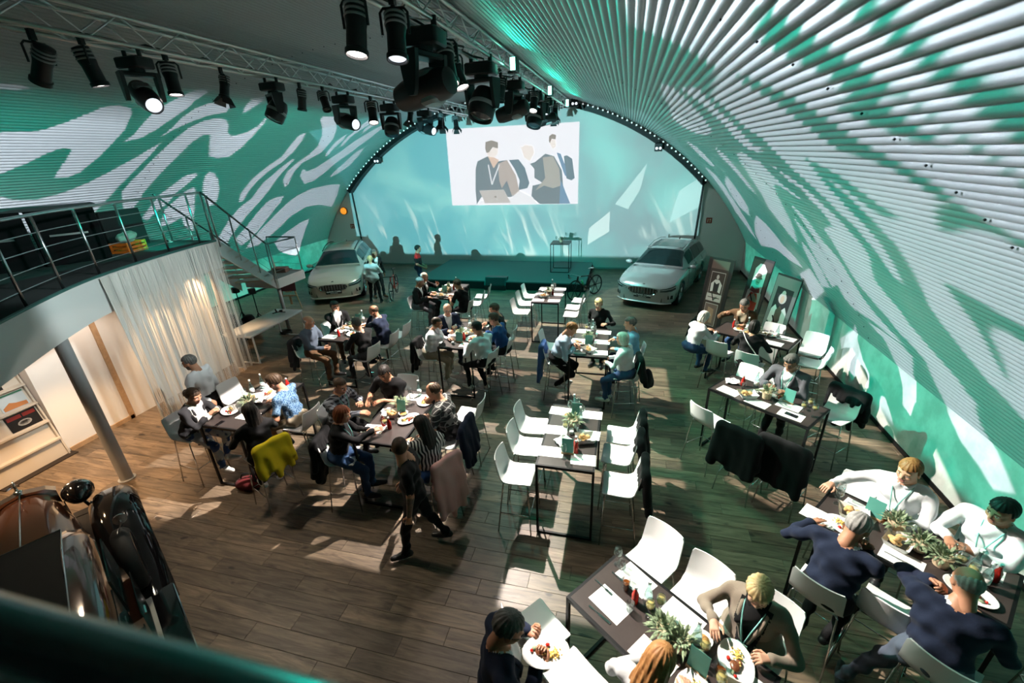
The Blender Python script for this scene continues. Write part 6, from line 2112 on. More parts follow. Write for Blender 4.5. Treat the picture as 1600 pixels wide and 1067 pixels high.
coat(('T9', 'L', .66), CL['black'], 'black jacket on the chair at the far right corner of the lone man table', zb=.45, w=.46, thick=.05)
coat(('T10', 'S', .05), CL['black'], 'black jacket on the chair of the white-haired woman', zb=.62, w=.50, thick=.05)
# backpack and handbags
x, y, rz = C[('T2', 'R', -.70)]
bp_ = thing('backpack', 'black backpack hanging on the chair of the woman in white blouse', 'backpack', (x, y, 0), rz)
f = Field()
f.ell((-.02, -.42, .70), (.15, .085, .19), 0, .03)
f.ell((-.02, -.48, .64), (.11, .05, .10), 0, .03)
pos, q, g = f.mesh(.014)
place(np_mesh('bag', pos, q, np.zeros(len(q), np.int32), [CL['charcoal']]), 'bag', bp_)
MB().tube(bez([(-.10, -.37, .84), (-.08, -.30, 1.10), (0, -.28, 1.14), (.06, -.30, 1.10), (.06, -.37, .84)], 4), .011, 6).build('strap', CL['black'], bp_)
fb_ = Field()
fb_.ell((0, 0, .10), (.20, .12, .11), 0, .03)
pos, q, g = fb_.mesh(.016)
hb = thing('handbag', 'dark red handbag on the floor under the curtain table', 'bag', (-5.25, 4.02, 0), R(20))
place(np_mesh('bag', pos, q, np.zeros(len(q), np.int32), [cloth_mat('cloth_maroon', (.10, .012, .014))]), 'bag', hb)
MB().tube(bez([(-.1, 0, .18), (-.06, 0, .27), (.06, 0, .27), (.1, 0, .18)], 4), .009, 6).build('handle', CL['black'], hb)
# bag strap over the person in black
o = MB().tube(bez([(2.20, 8.12, 1.36), (2.22, 7.87, 1.28), (2.36, 7.80, 1.10), (2.48, 7.83, .92)], 5), .008, 5).build('bag_strap', M_paper, None, smooth=True)
tag(o, 'thin pale bag strap across the back of the person in black', 'strap')

# ================================================================== screen picture and photo banners
def glow(name, col, s=1.0):
    k = 'glow_' + name
    if k not in MATS:
        m = bpy.data.materials.new(k)
        m.use_nodes = True
        t = NT(m.node_tree)
        b = t.n['Principled BSDF']
        t.put(b.inputs['Base Color'], (.6, .6, .6))
        b.inputs['Roughness'].default_value = .8
        t.put(b.inputs['Emission Color'], col)
        b.inputs['Emission Strength'].default_value = s
        MATS[k] = m
    return MATS[k]


SX0, SX1, SZ0, SZ1 = -7.15, -1.88, 2.58, 5.47
scr = thing('projection_screen', 'bright projected picture of three men and a laptop on the back wall', 'screen', ((SX0 + SX1) / 2, YB - .004, (SZ0 + SZ1) / 2))
sw, sh_ = SX1 - SX0, SZ1 - SZ0
MB().box((0, -.006, 0), (sw, .012, sh_)).build('white_field', glow('white', srgb(232, 232, 238), 1.05), scr)
PIC = {
    'backpack': ('slate', [(0.482, 0.583), (0.555, 0.587), (0.602, 0.48), (0.634, 0.282), (0.618, 0.216), (0.548, 0.193), (0.56, 0.318), (0.524, 0.468)]),
    'left_man_jacket': ('dark', [(0.204, 0.196), (0.216, 0.484), (0.235, 0.582), (0.319, 0.642), (0.355, 0.526), (0.397, 0.572), (0.467, 0.584), (0.532, 0.385), (0.558, 0.15), (0.486, 0.101), (0.248, 0.108), (0.207, 0.013)]),
    'left_man_sleeve': ('tan', [(0.396, 0.54), (0.467, 0.584), (0.532, 0.385), (0.558, 0.15), (0.496, 0.118), (0.46, 0.322), (0.417, 0.223), (0.4, 0.325)]),
    'left_man_face': ('skin', [(0.31, 0.683), (0.331, 0.698), (0.372, 0.751), (0.401, 0.729), (0.4, 0.669), (0.368, 0.623), (0.324, 0.639)]),
    'left_man_neck': ('skin2', [(0.321, 0.639), (0.368, 0.623), (0.407, 0.588), (0.359, 0.485)]),
    'left_man_hair': ('hair', [(0.302, 0.74), (0.307, 0.819), (0.355, 0.839), (0.404, 0.808), (0.402, 0.733), (0.362, 0.751), (0.33, 0.69), (0.31, 0.683)]),
    'right_man_jacket': ('dark', [(0.642, 0.526), (0.681, 0.547), (0.758, 0.645), (0.823, 0.609), (0.88, 0.432), (0.89, 0.238), (0.94, 0.004), (0.715, 0.004), (0.647, 0.097), (0.658, 0.247), (0.737, 0.277), (0.674, 0.346), (0.675, 0.459)]),
    'right_man_sleeve': ('olive', [(0.738, 0.599), (0.814, 0.61), (0.861, 0.449), (0.871, 0.239), (0.814, 0.208), (0.746, 0.244), (0.677, 0.18), (0.756, 0.342)]),
    'right_man_face': ('skin', [(0.573, 0.752), (0.587, 0.735), (0.607, 0.765), (0.664, 0.745), (0.677, 0.666), (0.642, 0.558), (0.599, 0.608)]),
    'third_man_face': ('skin', [(0.791, 0.766), (0.805, 0.814), (0.831, 0.806), (0.837, 0.732), (0.814, 0.688)]),
    'third_man_hair': ('hair', [(0.784, 0.797), (0.786, 0.851), (0.81, 0.879), (0.837, 0.861), (0.833, 0.809), (0.805, 0.819), (0.791, 0.766)]),
    'third_man_pack': ('slate', [(0.893, 0.605), (0.916, 0.616), (0.954, 0.57), (0.975, 0.332), (0.952, 0.301), (0.914, 0.327)]),
    'third_man_strap': ('blue', [(0.84, 0.655), (0.87, 0.637), (0.903, 0.495), (0.916, 0.351), (0.901, 0.367)]),
    'trousers': ('blue', [(0.863, 0.004), (0.871, 0.304), (0.89, 0.238), (0.945, 0.004)]),
    'table_edge': ('white2', [(0.213, 0.01), (0.246, 0.056), (0.496, 0.101), (0.558, 0.184), (0.657, 0.096), (0.696, 0.004)]),
    'laptop': ('metal', [(0.236, 0.195), (0.432, 0.202), (0.484, 0.027), (0.276, 0.025)]),
    'laptop_mark': ('hair', [(0.352, 0.105), (0.358, 0.122), (0.366, 0.125), (0.374, 0.118), (0.374, 0.105), (0.364, 0.095)]),
    'lanyard': ('white2', [(0.317, 0.528), (0.323, 0.534), (0.343, 0.277), (0.337, 0.274)]),
    'lanyard_end': ('white2', [(0.408, 0.523), (0.403, 0.53), (0.337, 0.277), (0.343, 0.273)]),
}
PCOL = dict(slate=(112, 130, 142), dark=(120, 132, 140), tan=(184, 172, 166), skin=(240, 230, 224), skin2=(224, 196, 178), hair=(150, 142, 136), olive=(172, 170, 164), blue=(120, 150, 178), white2=(238, 238, 242), metal=(196, 190, 186))
for k, (nm, (cn, pts)) in enumerate(PIC.items()):
    MB().prism([((u - .5) * sw, (v - .5) * sh_) for u, v in pts], .012 + .0012 * k, .0132 + .0012 * k, Matrix(((1, 0, 0), (0, 0, -1), (0, 1, 0)))).build(nm, glow(cn, srgb(*PCOL[cn]), .95), scr)

M_board = mat('board_dark', (.018, .016, .015), .5)
BCOL = {k: mat('print_' + k, c, .5) for k, c in dict(brown=(.055, .038, .030), sepia=(.16, .11, .09), light=(.55, .50, .46), white=(.68, .66, .62), grey=(.20, .20, .19), black=(.02, .02, .02), red=(.62, .035, .012), skin=(.60, .40, .30), dskin=(.40, .26, .19), dkred=(.30, .02, .015), hat=(.11, .075, .055), tan=(.35, .22, .14)).items()}


def circle(cx, cy, rx_, ry_, n=14):
    return [(cx + rx_ * math.cos(2 * math.pi * i / n), cy + ry_ * math.sin(2 * math.pi * i / n)) for i in range(n)]


def banner(label, x, y, ang, shapes, w=.68, h=1.92, lean=8):
    t = thing('photo_banner', label, 'banner', (x, y, 0), R(ang), group='tall photo boards by the right wall')
    root = Matrix.Rotation(R(-lean), 4, 'X')
    o = MB().box((0, 0, h / 2), (w, .02, h)).build('board', M_board, t)
    o.matrix_local = root
    for k, (nm, cn, pts) in enumerate(shapes):
        o = MB().prism([(u * w, v * h) for u, v in pts], .0105 + .0008 * k, .0113 + .0008 * k, Matrix(((1, 0, 0), (0, 0, -1), (0, 1, 0)))).build(nm, BCOL[cn], t)
        o.matrix_local = root
    o = MB().box((0, .02 + .22, .0), (.02, .46, .02)).tube([(0, .02, h * .55), (0, .46, .01)], .012, 6).build('rear_strut', M_black, t)
    return t


banner('brown photo banner of a waiter in vest, leftmost of the three', 2.22, 11.50, -43, [
    ('print_ground', 'brown', [(-.36, .03), (.36, .03), (.36, .97), (-.36, .97)]), ('header', 'sepia', [(-.34, .86), (.34, .86), (.34, .97), (-.34, .97)]),
    ('frame_line', 'light', [(-.28, .50), (.28, .50), (.28, .82), (-.28, .82)]), ('inner_ground', 'brown', [(-.265, .505), (.265, .505), (.265, .812), (-.265, .812)]),
    ('shirt', 'white', [(-.2, .55), (-.22, .66), (-.08, .72), (.08, .72), (.22, .66), (.2, .55), (.13, .56), (-.13, .56)]), ('vest', 'black', [(-.1, .56), (-.11, .69), (0, .66), (.11, .69), (.1, .56)]),
    ('face', 'light', circle(0, .755, .055, .032)), ('caption_band', 'light', [(-.3, .43), (.3, .43), (.3, .53), (-.3, .53)]), ('caption_line', 'brown', [(-.24, .475), (.24, .475), (.24, .485), (-.24, .485)]),
    ('lower_frame', 'light', [(-.26, .10), (.26, .10), (.26, .40), (-.26, .40)]), ('lower_photo', 'sepia', [(-.245, .105), (.245, .105), (.245, .392), (-.245, .392)]), ('menu_sheet', 'tan', [(-.1, .14), (.14, .14), (.12, .33), (-.12, .35)])])
banner('colour photo banner of a man in hat and red apron, middle of the three', 3.12, 11.62, -64, [
    ('print_ground', 'brown', [(-.46, .02), (.46, .02), (.46, .97), (-.46, .97)]), ('pale_doorway', 'white', [(-.26, .30), (.30, .30), (.30, .86), (.1, .93), (-.1, .93), (-.26, .86)]),
    ('shirt', 'light', [(-.36, .36), (-.34, .56), (-.16, .64), (.16, .64), (.34, .56), (.36, .36)]), ('apron', 'red', [(-.26, .14), (-.28, .44), (-.16, .55), (.16, .55), (.26, .44), (.24, .14)]),
    ('neckerchief', 'dkred', [(-.24, .57), (-.2, .63), (0, .60), (.2, .63), (.24, .57), (0, .55)]), ('arm_pair', 'skin', [(-.38, .40), (-.30, .44), (.0, .55), (.30, .44), (.38, .40), (.1, .52), (-.1, .52)]),
    ('face', 'skin', circle(.02, .71, .105, .052)), ('moustache', 'hat', [(-.05, .69), (.09, .69), (.07, .70), (-.03, .70)]), ('hat_brim', 'hat', circle(.02, .752, .18, .016)), ('hat_crown', 'hat', [(-.10, .755), (-.10, .79), (-.05, .81), (.09, .81), (.14, .79), (.14, .755)])])
banner('black and white photo banner of a woman in bonnet, rightmost of the three', 3.20, 9.98, -66, [
    ('print_ground', 'grey', [(-.48, .02), (.48, .02), (.48, .98), (-.48, .98)]), ('dark_panel', 'black', [(-.34, .30), (.34, .30), (.34, .86), (-.34, .86)]),
    ('skirt', 'grey', [(-.2, .20), (-.14, .42), (.14, .42), (.2, .20)]), ('left_sleeve', 'white', [(-.34, .46), (-.32, .60), (-.2, .66), (-.1, .62), (-.14, .50), (-.06, .42), (-.12, .40)]), ('right_sleeve', 'white', [(.34, .46), (.32, .60), (.2, .66), (.1, .62), (.14, .50), (.06, .42), (.12, .40)]),
    ('bodice', 'hat', [(-.12, .42), (-.13, .60), (0, .66), (.13, .60), (.12, .42)]), ('bonnet', 'light', circle(0, .745, .16, .062)), ('bonnet_top', 'light', circle(0, .80, .08, .035)), ('face', 'skin', circle(0, .735, .075, .045)), ('staff', 'light', [(-.3, .45), (.26, .36), (.26, .373), (-.3, .463)])])

# ================================================================== cars
def interp(xs, ys, x):
    return float(np.interp(x, xs, ys))


STX = [-2.42, -2.34, -2.1, -1.5, -.5, .4, .95, 1.3, 1.75, 2.08, 2.26, 2.34, 2.38]
STW = [.70, .84, .905, .925, .93, .93, .925, .92, .91, .875, .79, .67, .55]
STB = [.34, .27, .22, .19, .18, .18, .18, .18, .18, .18, .19, .20, .21]
STT = [.98, 1.0, 1.01, 1.0, .985, .97, .955, .93, .875, .805, .745, .70, .665]
STC = [.99, 1.02, 1.03, 1.02, 1.0, 1.0, 1.02, 1.01, .955, .875, .80, .74, .69]


def car_section(x):
    w, zb, zt, zc = (interp(STX, a, x) for a in (STW, STB, STT, STC))
    return [(0, zb), (w * .80, zb), (w * .94, zb + .05), (w * .985, zb + .18), (w, lerp(zb, zt, .55)), (w * .985, zt - .10), (w * .955, zt - .035), (w * .89, zt), (w * .6, lerp(zt, zc, .75)), (0, zc)]


GX = [-2.36, -2.28, -2.05, -1.8, -1.2, -.5, .05, .30, .6, .85, 1.0]
GR = [1.03, 1.12, 1.35, 1.43, 1.485, 1.50, 1.47, 1.41, 1.26, 1.10, 1.0]
GWB = [.78, .80, .83, .845, .85, .85, .84, .84, .83, .81, .78]
GWR = [.66, .66, .63, .60, .60, .60, .585, .59, .64, .72, .76]


def green_section(x):
    zb = interp(STX, STT, x) - .01
    zr, wb, wr = interp(GX, GR, x), interp(GX, GWB, x), interp(GX, GWR, x)
    zr = max(zr, zb + .02)
    h = zr - zb
    return [(wb, zb), (lerp(wb, wr, .5) + .012, zb + h * .45), (wr + .02, zr - h * .20), (wr - .02, zr - h * .08), (wr * .6, zr - h * .015), (0, zr)]


def mirror_ring(sec):
    return [(y, z) for y, z in sec] + [(-y, z) for y, z in reversed(sec[1:-1])]


def wheel_parts(parent, x, y, s, rim):
    w = thing('wheel', None, None)
    w.parent = parent
    w.location = (x, y, .335)
    mr = Matrix.Rotation(R(-90 * s), 3, 'X')
    MB().lathe([(.22, -.10), (.30, -.11), (.33, -.09), (.335, -.04), (.335, .05), (.33, .09), (.30, .105), (.235, .10), (.22, .06)], 28, m=mr).build('tyre', M_dark, w, smooth=True)
    b = MB()
    b.lathe([(.235, -.05), (.24, .085), (.225, .095), (.215, .07), (.21, -.05)], 28, m=mr)
    for k in range(5):
        a = 2 * math.pi * k / 5
        for da in (-.16, .16):
            p0 = mr @ Vector((.05 * math.cos(a), .05 * math.sin(a), .085))
            p1 = mr @ Vector((.215 * math.cos(a + da), .215 * math.sin(a + da), .075))
            b.tube([p0, p1], [.024, .016], 6)
    b.lathe([(0, .08), (.055, .08), (.05, .10), (0, .105)], 16, m=mr)
    b.build('rim', rim, w, smooth=True, auto=40)
    MB().lathe([(0, -.02), (.21, -.02), (.21, 0), (0, 0)], 20, m=mr).build('brake_disc', mat('brake_dark', (.05, .05, .05), .4, .8), w)
    return w


def text_mesh(s, size, m, name='lettering', width=None, bold=.0):
    c = bpy.data.curves.new(name, 'FONT')
    c.body = s
    c.size = size
    c.align_x = 'CENTER'
    c.align_y = 'CENTER'
    c.offset = bold
    c.extrude = .0008
    o = bpy.data.objects.new(name, c)
    COL.objects.link(o)
    dg = bpy.context.evaluated_depsgraph_get()
    me = bpy.data.meshes.new_from_object(o.evaluated_get(dg))
    bpy.data.objects.remove(o)
    me.materials.clear()
    me.materials.append(m)
    return me


def body_cut():
    """lower body with the four wheel arches cut out"""
    P = []
    xs = sorted(set(STX + list(np.linspace(-2.3, 2.3, 36))))
    for x in xs:
        P.append([(x, y, z) for y, z in mirror_ring(car_section(x))])
    b = MB().grid(P, closed_v=True)
    b.add(P[0], [tuple(range(len(P[0])))])
    b.add(P[-1], [tuple(reversed(range(len(P[0]))))])
    me = b.mesh('body', M_black)
    bm = bmesh.new()
    bm.from_mesh(me)
    bmesh.ops.remove_doubles(bm, verts=bm.verts, dist=1e-4)
    bmesh.ops.recalc_face_normals(bm, faces=bm.faces)
    bm.to_mesh(me)
    bm.free()
    o = place(me, 'tmp_body')
    cut = MB()
    for x in (-1.42, 1.42):
        for s in (-1, 1):
            cut.cyl((x, s * .58, .335), (x, s * 1.1, .335), .40, n=36)
    c = cut.build('tmp_cut', M_black)
    md = o.modifiers.new('b', 'BOOLEAN')
    md.object = c
    md.operation = 'DIFFERENCE'
    md.solver = 'EXACT'
    dg = bpy.context.evaluated_depsgraph_get()
    res = bpy.data.meshes.new_from_object(o.evaluated_get(dg))
    bpy.data.objects.remove(o)
    bpy.data.objects.remove(c)
    res.polygons.foreach_set('use_smooth', [True] * len(res.polygons))
    res.set_sharp_from_angle(angle=R(32))
    return res


CAR_BODY = body_cut()
M_carglass = mat('car_glass', (.012, .03, .032), .04, spec=.8)
M_lampg = mat('headlamp_glass', (.05, .06, .065), .05, spec=.9)
M_led = mat('headlamp_strip', (.6, .65, .66), .15)


def make_car(label, x, y, rz, paint, plate1, plate2, roofglass):
    t = thing('estate_car', label, 'car', (x, y, 0), rz)
    me = CAR_BODY.copy()
    me.materials.clear()
    me.materials.append(paint)
    place(me, 'body', t)
    P = [[(gx, yy, zz) for yy, zz in mirror_ring(green_section(gx))] for gx in sorted(set(GX + list(np.linspace(-2.3, .95, 24))))]
    n = len(green_section(0))
    rows = [[r[i] for i in range(n)] + [(p[0], -p[1], p[2]) for p in reversed(r[:n - 1])] for r in P]
    MB().grid(rows).build('roof', paint, t, smooth=True)

    def patch(name, x0, x1, v0, v1, m, off=.006, s=1, nx=10, nv=6, both=False):
        rows = []
        for gx in np.linspace(x0, x1, nx):
            sec = green_section(gx)
            sec = sec + [(-a, b) for a, b in reversed(sec[:-1])]
            pv = np.linspace(0, len(sec) - 1, len(sec))
            row = []
            for v in np.linspace(v0, v1, nv):
                row.append((gx, s * interp(pv, [q[0] for q in sec], v), interp(pv, [q[1] for q in sec], v)))
            rows.append(row)
        rows = [[Vector(p) for p in r] for r in rows]
        out = []
        for i in range(nx):
            o2 = []
            for j in range(nv):
                du = rows[min(i + 1, nx - 1)][j] - rows[max(i - 1, 0)][j]
                dv = rows[i][min(j + 1, nv - 1)] - rows[i][max(j - 1, 0)]
                nn = du.cross(dv).normalized()
                ref = Vector((.3 if x1 > .3 else 0, rows[i][j].y, .6))
                if nn.dot(ref) < 0:
                    nn = -nn
                o2.append(rows[i][j] + nn * off)
            out.append(o2)
        return MB().sheet(out, .003).build(name, m, t, smooth=True)

    patch('windscreen', .24, .93, 2.0, 8.0, M_carglass, nv=13)
    for s in (-1, 1):
        patch('side_window', -.32, .40, .25, 1.9, M_carglass, s=s)
        patch('side_window', -1.20, -.38, .22, 1.95, M_carglass, s=s)
        patch('side_window', -1.95, -1.26, .25, 1.9, M_carglass, s=s)
        MB().tube(bez([(.25, s * .575, 1.43), (-.5, s * .59, 1.515), (-1.3, s * .585, 1.50), (-2.0, s * .58, 1.40)], 5), .018, 6).build('roof_rail', M_black if not roofglass else M_alu, t, smooth=True)
        wm = thing('mirror', None, None)
        wm.parent = t
        wm.location = (.72, s * .98, 1.0)
        MB().ell((0, s * .05, .02), (.07, .11, .065), 12, 8).build('shell', paint, wm, smooth=True)
        MB().box((-.01, -s * .05, -.03), (.05, .08, .03)).build('arm', M_black, wm)
        for hx in (-.25, -1.15):
            MB().tube([(hx - .09, s * .935, .845), (hx - .05, s * .955, .85), (hx + .05, s * .955, .85), (hx + .09, s * .935, .845)], .011, 6).build('door_handle', paint if not roofglass else M_alu, t, smooth=True)
        for dx in (.62, -.34, -1.28):
            sec = car_section(dx)
            MB().tube([(dx, s * (yy + .002), zz) for yy, zz in sec[3:8]], .005, 4).build('door_gap', M_black, t)
        MB().tube([(1.0, s * .932, .24), (-1.0, s * .932, .24)], .012, 6).build('sill_trim', M_black, t)
        # headlamp wedge that wraps the corner
        hl = thing('headlamp', None, None)
        hl.parent = t
        H = [(2.372, .50, .575, .655), (2.325, .66, .585, .69), (2.235, .795, .605, .73), (2.09, .872, .64, .765)]
        rows = [[(hx + .012, s * (hy + .008), lerp(a, b, v)) for v in (0, .5, 1)] for hx, hy, a, b in H]
        MB().sheet(rows, .008).build('lens', M_lampg, hl, smooth=True)
        rows = [[(hx + .022, s * (hy + .014), lerp(a, b, v)) for v in (.60, .72)] for hx, hy, a, b in H]
        MB().sheet(rows, .004).build('light_strip', M_led, hl, smooth=True)
        MB().sheet([[(2.30 - .12 * k, s * (.72 + .12 * k), zz) for zz in (.36, .47)] for k in (0, .5, 1)], .01 * s).build('side_vent', M_black, t)
    # grille with chrome frame and ribs
    g = thing('grille', None, None)
    g.parent = t
    oct_ = [(-.46, .585), (-.42, .645), (-.25, .668), (.25, .668), (.42, .645), (.46, .585), (.40, .50), (.30, .47), (-.30, .47), (-.40, .50)]
    mx = Matrix(((0, 0, 1), (1, 0, 0), (0, 1, 0)))
    MB().prism(oct_, 2.372, 2.388, mx).build('mesh_panel', mat('grille_black', (.008, .008, .009), .3), g)
    MB().tube([(2.390, a, b) for a, b in oct_], .011, 6, closed=True).build('chrome_frame', M_chrome, g, smooth=True)
    for k in range(19):
        yy = -.40 + k * .0445
        MB().box((2.392, yy, .572), (.012, .009, .15 if abs(yy) < .36 else .09)).build('rib', M_chrome if k % 2 else M_alu, g)
    MB().box((2.345, 0, .33), (.05, 1.16, .12)).build('lower_intake', mat('intake_black', (.010, .010, .011), .4), t)
    MB().tube(bez([(2.24, -.83, .24), (2.36, -.62, .225), (2.40, -.3, .22), (2.40, .3, .22), (2.36, .62, .225), (2.24, .83, .24)], 5), .020, 6).build('front_lip', M_alu if roofglass else paint, t, smooth=True)
    pl_ = thing('name_plate', None, None)
    pl_.parent = t
    pl_.location = (2.405, 0, .42)
    MB().box((0, 0, 0), (.016, .52, .115)).build('plate', mat('plate_black', (.01, .01, .01), .4), pl_)
    M_letter = mat('plate_letter', (.82, .82, .82), .5)
    rt = Matrix(((0, 0, 1), (1, 0, 0), (0, 1, 0))).to_euler()
    o = place(text_mesh(plate1, .068, M_letter, bold=.0012), 'lettering', pl_, (.010, 0, .016), rot=rt)
    sl = MB()
    for k in range(12):
        sl.box((.0095, -.11 + k * .02, -.036), (.001, .013, .012))
    sl.build('small_print', M_letter, pl_)
    # round badge with a winged arrow on the bonnet nose
    bd = thing('badge', None, None)
    bd.parent = t
    bd.location = (2.325, 0, .735)
    bd.rotation_euler = (0, R(52), 0)
    MB().lathe([(.0, 0), (.048, 0), (.048, .007), (.040, .009), (0, .009)], 20).build('disc', mat('badge_black', (.01, .012, .012), .3), bd)
    MB().prism([(-.028, -.018), (.0, -.026), (.03, -.004), (.012, -.004), (.012, .022), (-.006, .026), (.0, .0), (-.02, .012), (-.012, -.006)], .009, .012).build('winged_arrow', M_chrome, bd)
    for wx in (-1.42, 1.42):
        for s in (-1, 1):
            wheel_parts(t, wx, s * .80, s, mat('alloy', (.55, .56, .57), .25, 1.0))
            MB().lathe([(.40, -.2), (.40, .06), (.37, .06), (.37, -.2)], 30, (wx, s * .80, .335), Matrix.Rotation(R(-90 * s), 3, 'X')).build('arch_liner', M_dark, t)
    if roofglass:
        patch('glass_roof', -1.15, .02, 3.3, 6.7, M_carglass, .008, nv=9)
    o = MB().prism([(-.06, 0), (.06, 0), (-.04, .06), (-.06, .06)], -.008, .008, Matrix(((1, 0, 0), (0, 0, 1), (0, 1, 0)))).build('aerial_fin', M_black, t, (-1.65, 0, 1.435))
    MB().box((.70, -.30 if roofglass else .34, 1.175), (.16, .21, .003), (0, R(30), 0)).build('price_sheet', M_paper, t)
    MB().box((.33, 0, 1.345), (.03, .20, .06)).build('rear_view_mirror', M_black, t)
    return t


M_beige = mat('car_paint_beige', (.52, .48, .40), .28, .35, coat=1.0)
M_silver = mat('car_paint_silver', (.56, .58, .60), .26, .5, coat=1.0)
make_car('beige estate car parked at the left of the stage', -10.45, 14.45, R(-65), M_beige, 'SUPERB COMBI', 'Simply Clever', False)
make_car('silver estate car with glass roof at the right of the stage', 1.40, 15.42, R(-109), M_silver, 'OCTAVIA COMBI', 'Simply Clever', True)

# ================================================================== bicycles
def make_bike(label, x, y, rz, fcol, six):
    t = thing('road_bicycle', label, 'bicycle', (x, y, 0), rz)
    R_ = .335
    for nm, wx in (('rear_wheel', -.49), ('front_wheel', .50)):
        w = thing(nm, None, None)
        w.parent = t
        w.location = (wx, 0, R_)
        ring = [(math.cos(a) * (R_ - .012), 0, math.sin(a) * (R_ - .012)) for a in np.linspace(0, 2 * math.pi, 33)[:-1]]
        MB().tube(ring, .013, 6, closed=True).build('tyre', M_dark, w, smooth=True)
        MB().tube([(p[0] * .93, 0, p[2] * .93) for p in ring], .012, 6, closed=True).build('rim', M_blackplastic, w, smooth=True)
        MB().cyl((0, -.04, 0), (0, .04, 0), .022, n=12).build('hub', M_black, w)
        ns = 6 if six else 20
        for k in range(ns):
            a = 2 * math.pi * k / ns
            MB().tube([(.02 * math.cos(a), .012 * (-1) ** k, .02 * math.sin(a)), (.30 * math.cos(a), 0, .30 * math.sin(a))], .012 if six else .0022, 5).build('spoke', M_blackplastic if six else M_steel, w)
    bb, st_, hd, hb_ = (-.08, 0, .27), (-.23, 0, .74), (.36, 0, .76), (.39, 0, .62)
    fr = MB()
    fr.tube([bb, st_], .018, 8).tube([(-.21, 0, .70), hd], .018, 8).tube([bb, hb_], .024, 8).tube([hb_, hd], .022, 8)
    for s in (-1, 1):
        fr.tube([bb, (-.49, s * .06, R_)], .010, 6).tube([(-.21, 0, .69), (-.49, s * .06, R_)], .009, 6)
    fr.build('frame', fcol, t, smooth=True)
    fk = MB()
    for s in (-1, 1):
        fk.tube([hb_, (.42, s * .05, .55), (.50, s * .055, R_)], .013, 6)
    fk.build('fork', M_blackplastic, t, smooth=True)
    MB().tube([st_, (-.27, 0, .90)], .014, 8).build('seat_post', M_black, t)
    MB().ell((-.30, 0, .935), (.07, .07, .022), 10, 6).ell((-.20, 0, .935), (.09, .028, .018), 10, 6).build('saddle', M_dark if not six else M_lampgrey, t, smooth=True)
    MB().tube([hd, (.34, 0, .80), (.44, 0, .82)], .014, 8).build('stem', M_black, t)
    for s in (-1, 1):
        MB().tube(bez([(.44, 0, .82), (.44, s * .19, .82), (.50, s * .21, .815), (.55, s * .21, .77), (.52, s * .215, .70), (.43, s * .215, .69)], 4), .015, 7).build('handlebar', M_dark if not six else M_lampgrey, t, smooth=True)
        MB().tube([(.55, s * .21, .79), (.585, s * .21, .83)], .016, 6).tube([(.57, s * .21, .79), (.575, s * .21, .71)], .007, 5).build('brake_lever', M_black, t)
        MB().tube([(-.08, s * .05, .27), (-.08 + s * .17, s * .06, .27 - .01)], .009, 6).box((-.08 + s * .17, s * .10, .26), (.09, .07, .015)).build('crank', M_black, t)
    MB().lathe([(.0, -.004), (.095, -.004), (.095, .004), (0, .004)], 24, (-.08, -.05, .27), Matrix.Rotation(R(90), 3, 'X')).build('chainring', M_steel, t)
    if six:
        MB().cyl((.10, 0, .45), (.17, 0, .60), .035, n=12).build('bottle', mat('bottle_green', (.10, .50, .25), .4), t, smooth=True)
    return t


make_bike('red racing bicycle seen from the front beside the couple', -7.78, 13.35, R(-72), mat('bike_red', (.55, .02, .012), .3), False)
make_bike('dark racing bicycle with six-spoke wheels beside the stage', -1.17, 14.10, R(-128), mat('bike_dark', (.035, .02, .018), .35), True)
# pale tubular bicycle rack in front of the red bicycle
rk = thing('bicycle_rack', 'pale mint tubular bicycle stand in front of the red bicycle', 'bicycle stand', (-7.62, 12.72, 0), R(-72))
ring = [(math.cos(a) * .15, 0, .16 + math.sin(a) * .15) for a in np.linspace(0, 2 * math.pi, 21)[:-1]]
M_mint = mat('mint_tube', (.35, .60, .52), .4)
MB().tube(ring, .012, 6, closed=True).build('ring', M_mint, rk, smooth=True)
MB().tube([(-.02, -.12, .01), (-.02, .0, .20), (-.12, .0, .42)], .012, 6).tube([(-.02, .12, .01), (-.02, 0, .20)], .012, 6).build('leg', M_mint, rk, smooth=True)

# ================================================================== stage furniture
sp_ = thing('stage_monitor', 'black wedge stage monitor in front of the stage', 'speaker', (-4.42, 14.72, 0))
MB().prism([(-.22, 0), (.22, 0), (.22, .18), (.02, .42), (-.22, .42)], -.40, .40, Matrix(((0, 0, 1), (-1, 0, 0), (0, 1, 0)))).build('cabinet', M_blackplastic, sp_)
MB().box((0, -.135, .305), (.72, .012, .26), (R(-40), 0, 0)).build('grille', mat('speaker_grille', (.02, .02, .021), .8, bump=(200, .5)), sp_)
hs = thing('side_table', 'tall black wire-frame table on the stage', 'table', (-2.30, 16.35, .31))
for sx in (-.34, .34):
    for sy in (-.34, .34):
        MB().box((sx, sy, .53), (.025, .025, 1.06)).build('leg', M_black, hs)
fr = MB()
for zz in (.0125, 1.05):
    for s in (-1, 1):
        fr.box((0, s * .34, zz), (.66, .025, .025)).box((s * .34, 0, zz), (.025, .66, .025))
fr.build('frame', M_black, hs)
MB().box((0, 0, 1.07), (.70, .70, .016)).build('table_top', M_top, hs)
hp = copy_thing(KINDS_['plant'], (-2.30, 16.35, 1.388), 0, 'green herb in a pot on the stage table')
hp['group'] = 'things on the stage table'
for k, (dx, dy) in enumerate(((-.18, .05), (.16, .02), (.05, -.16))):
    o = copy_thing(KINDS_['wine'], (-2.30 + dx, 16.35 + dy, 1.388), 0, 'empty wine glass on the tall stage table', 'wine glasses on the stage table')

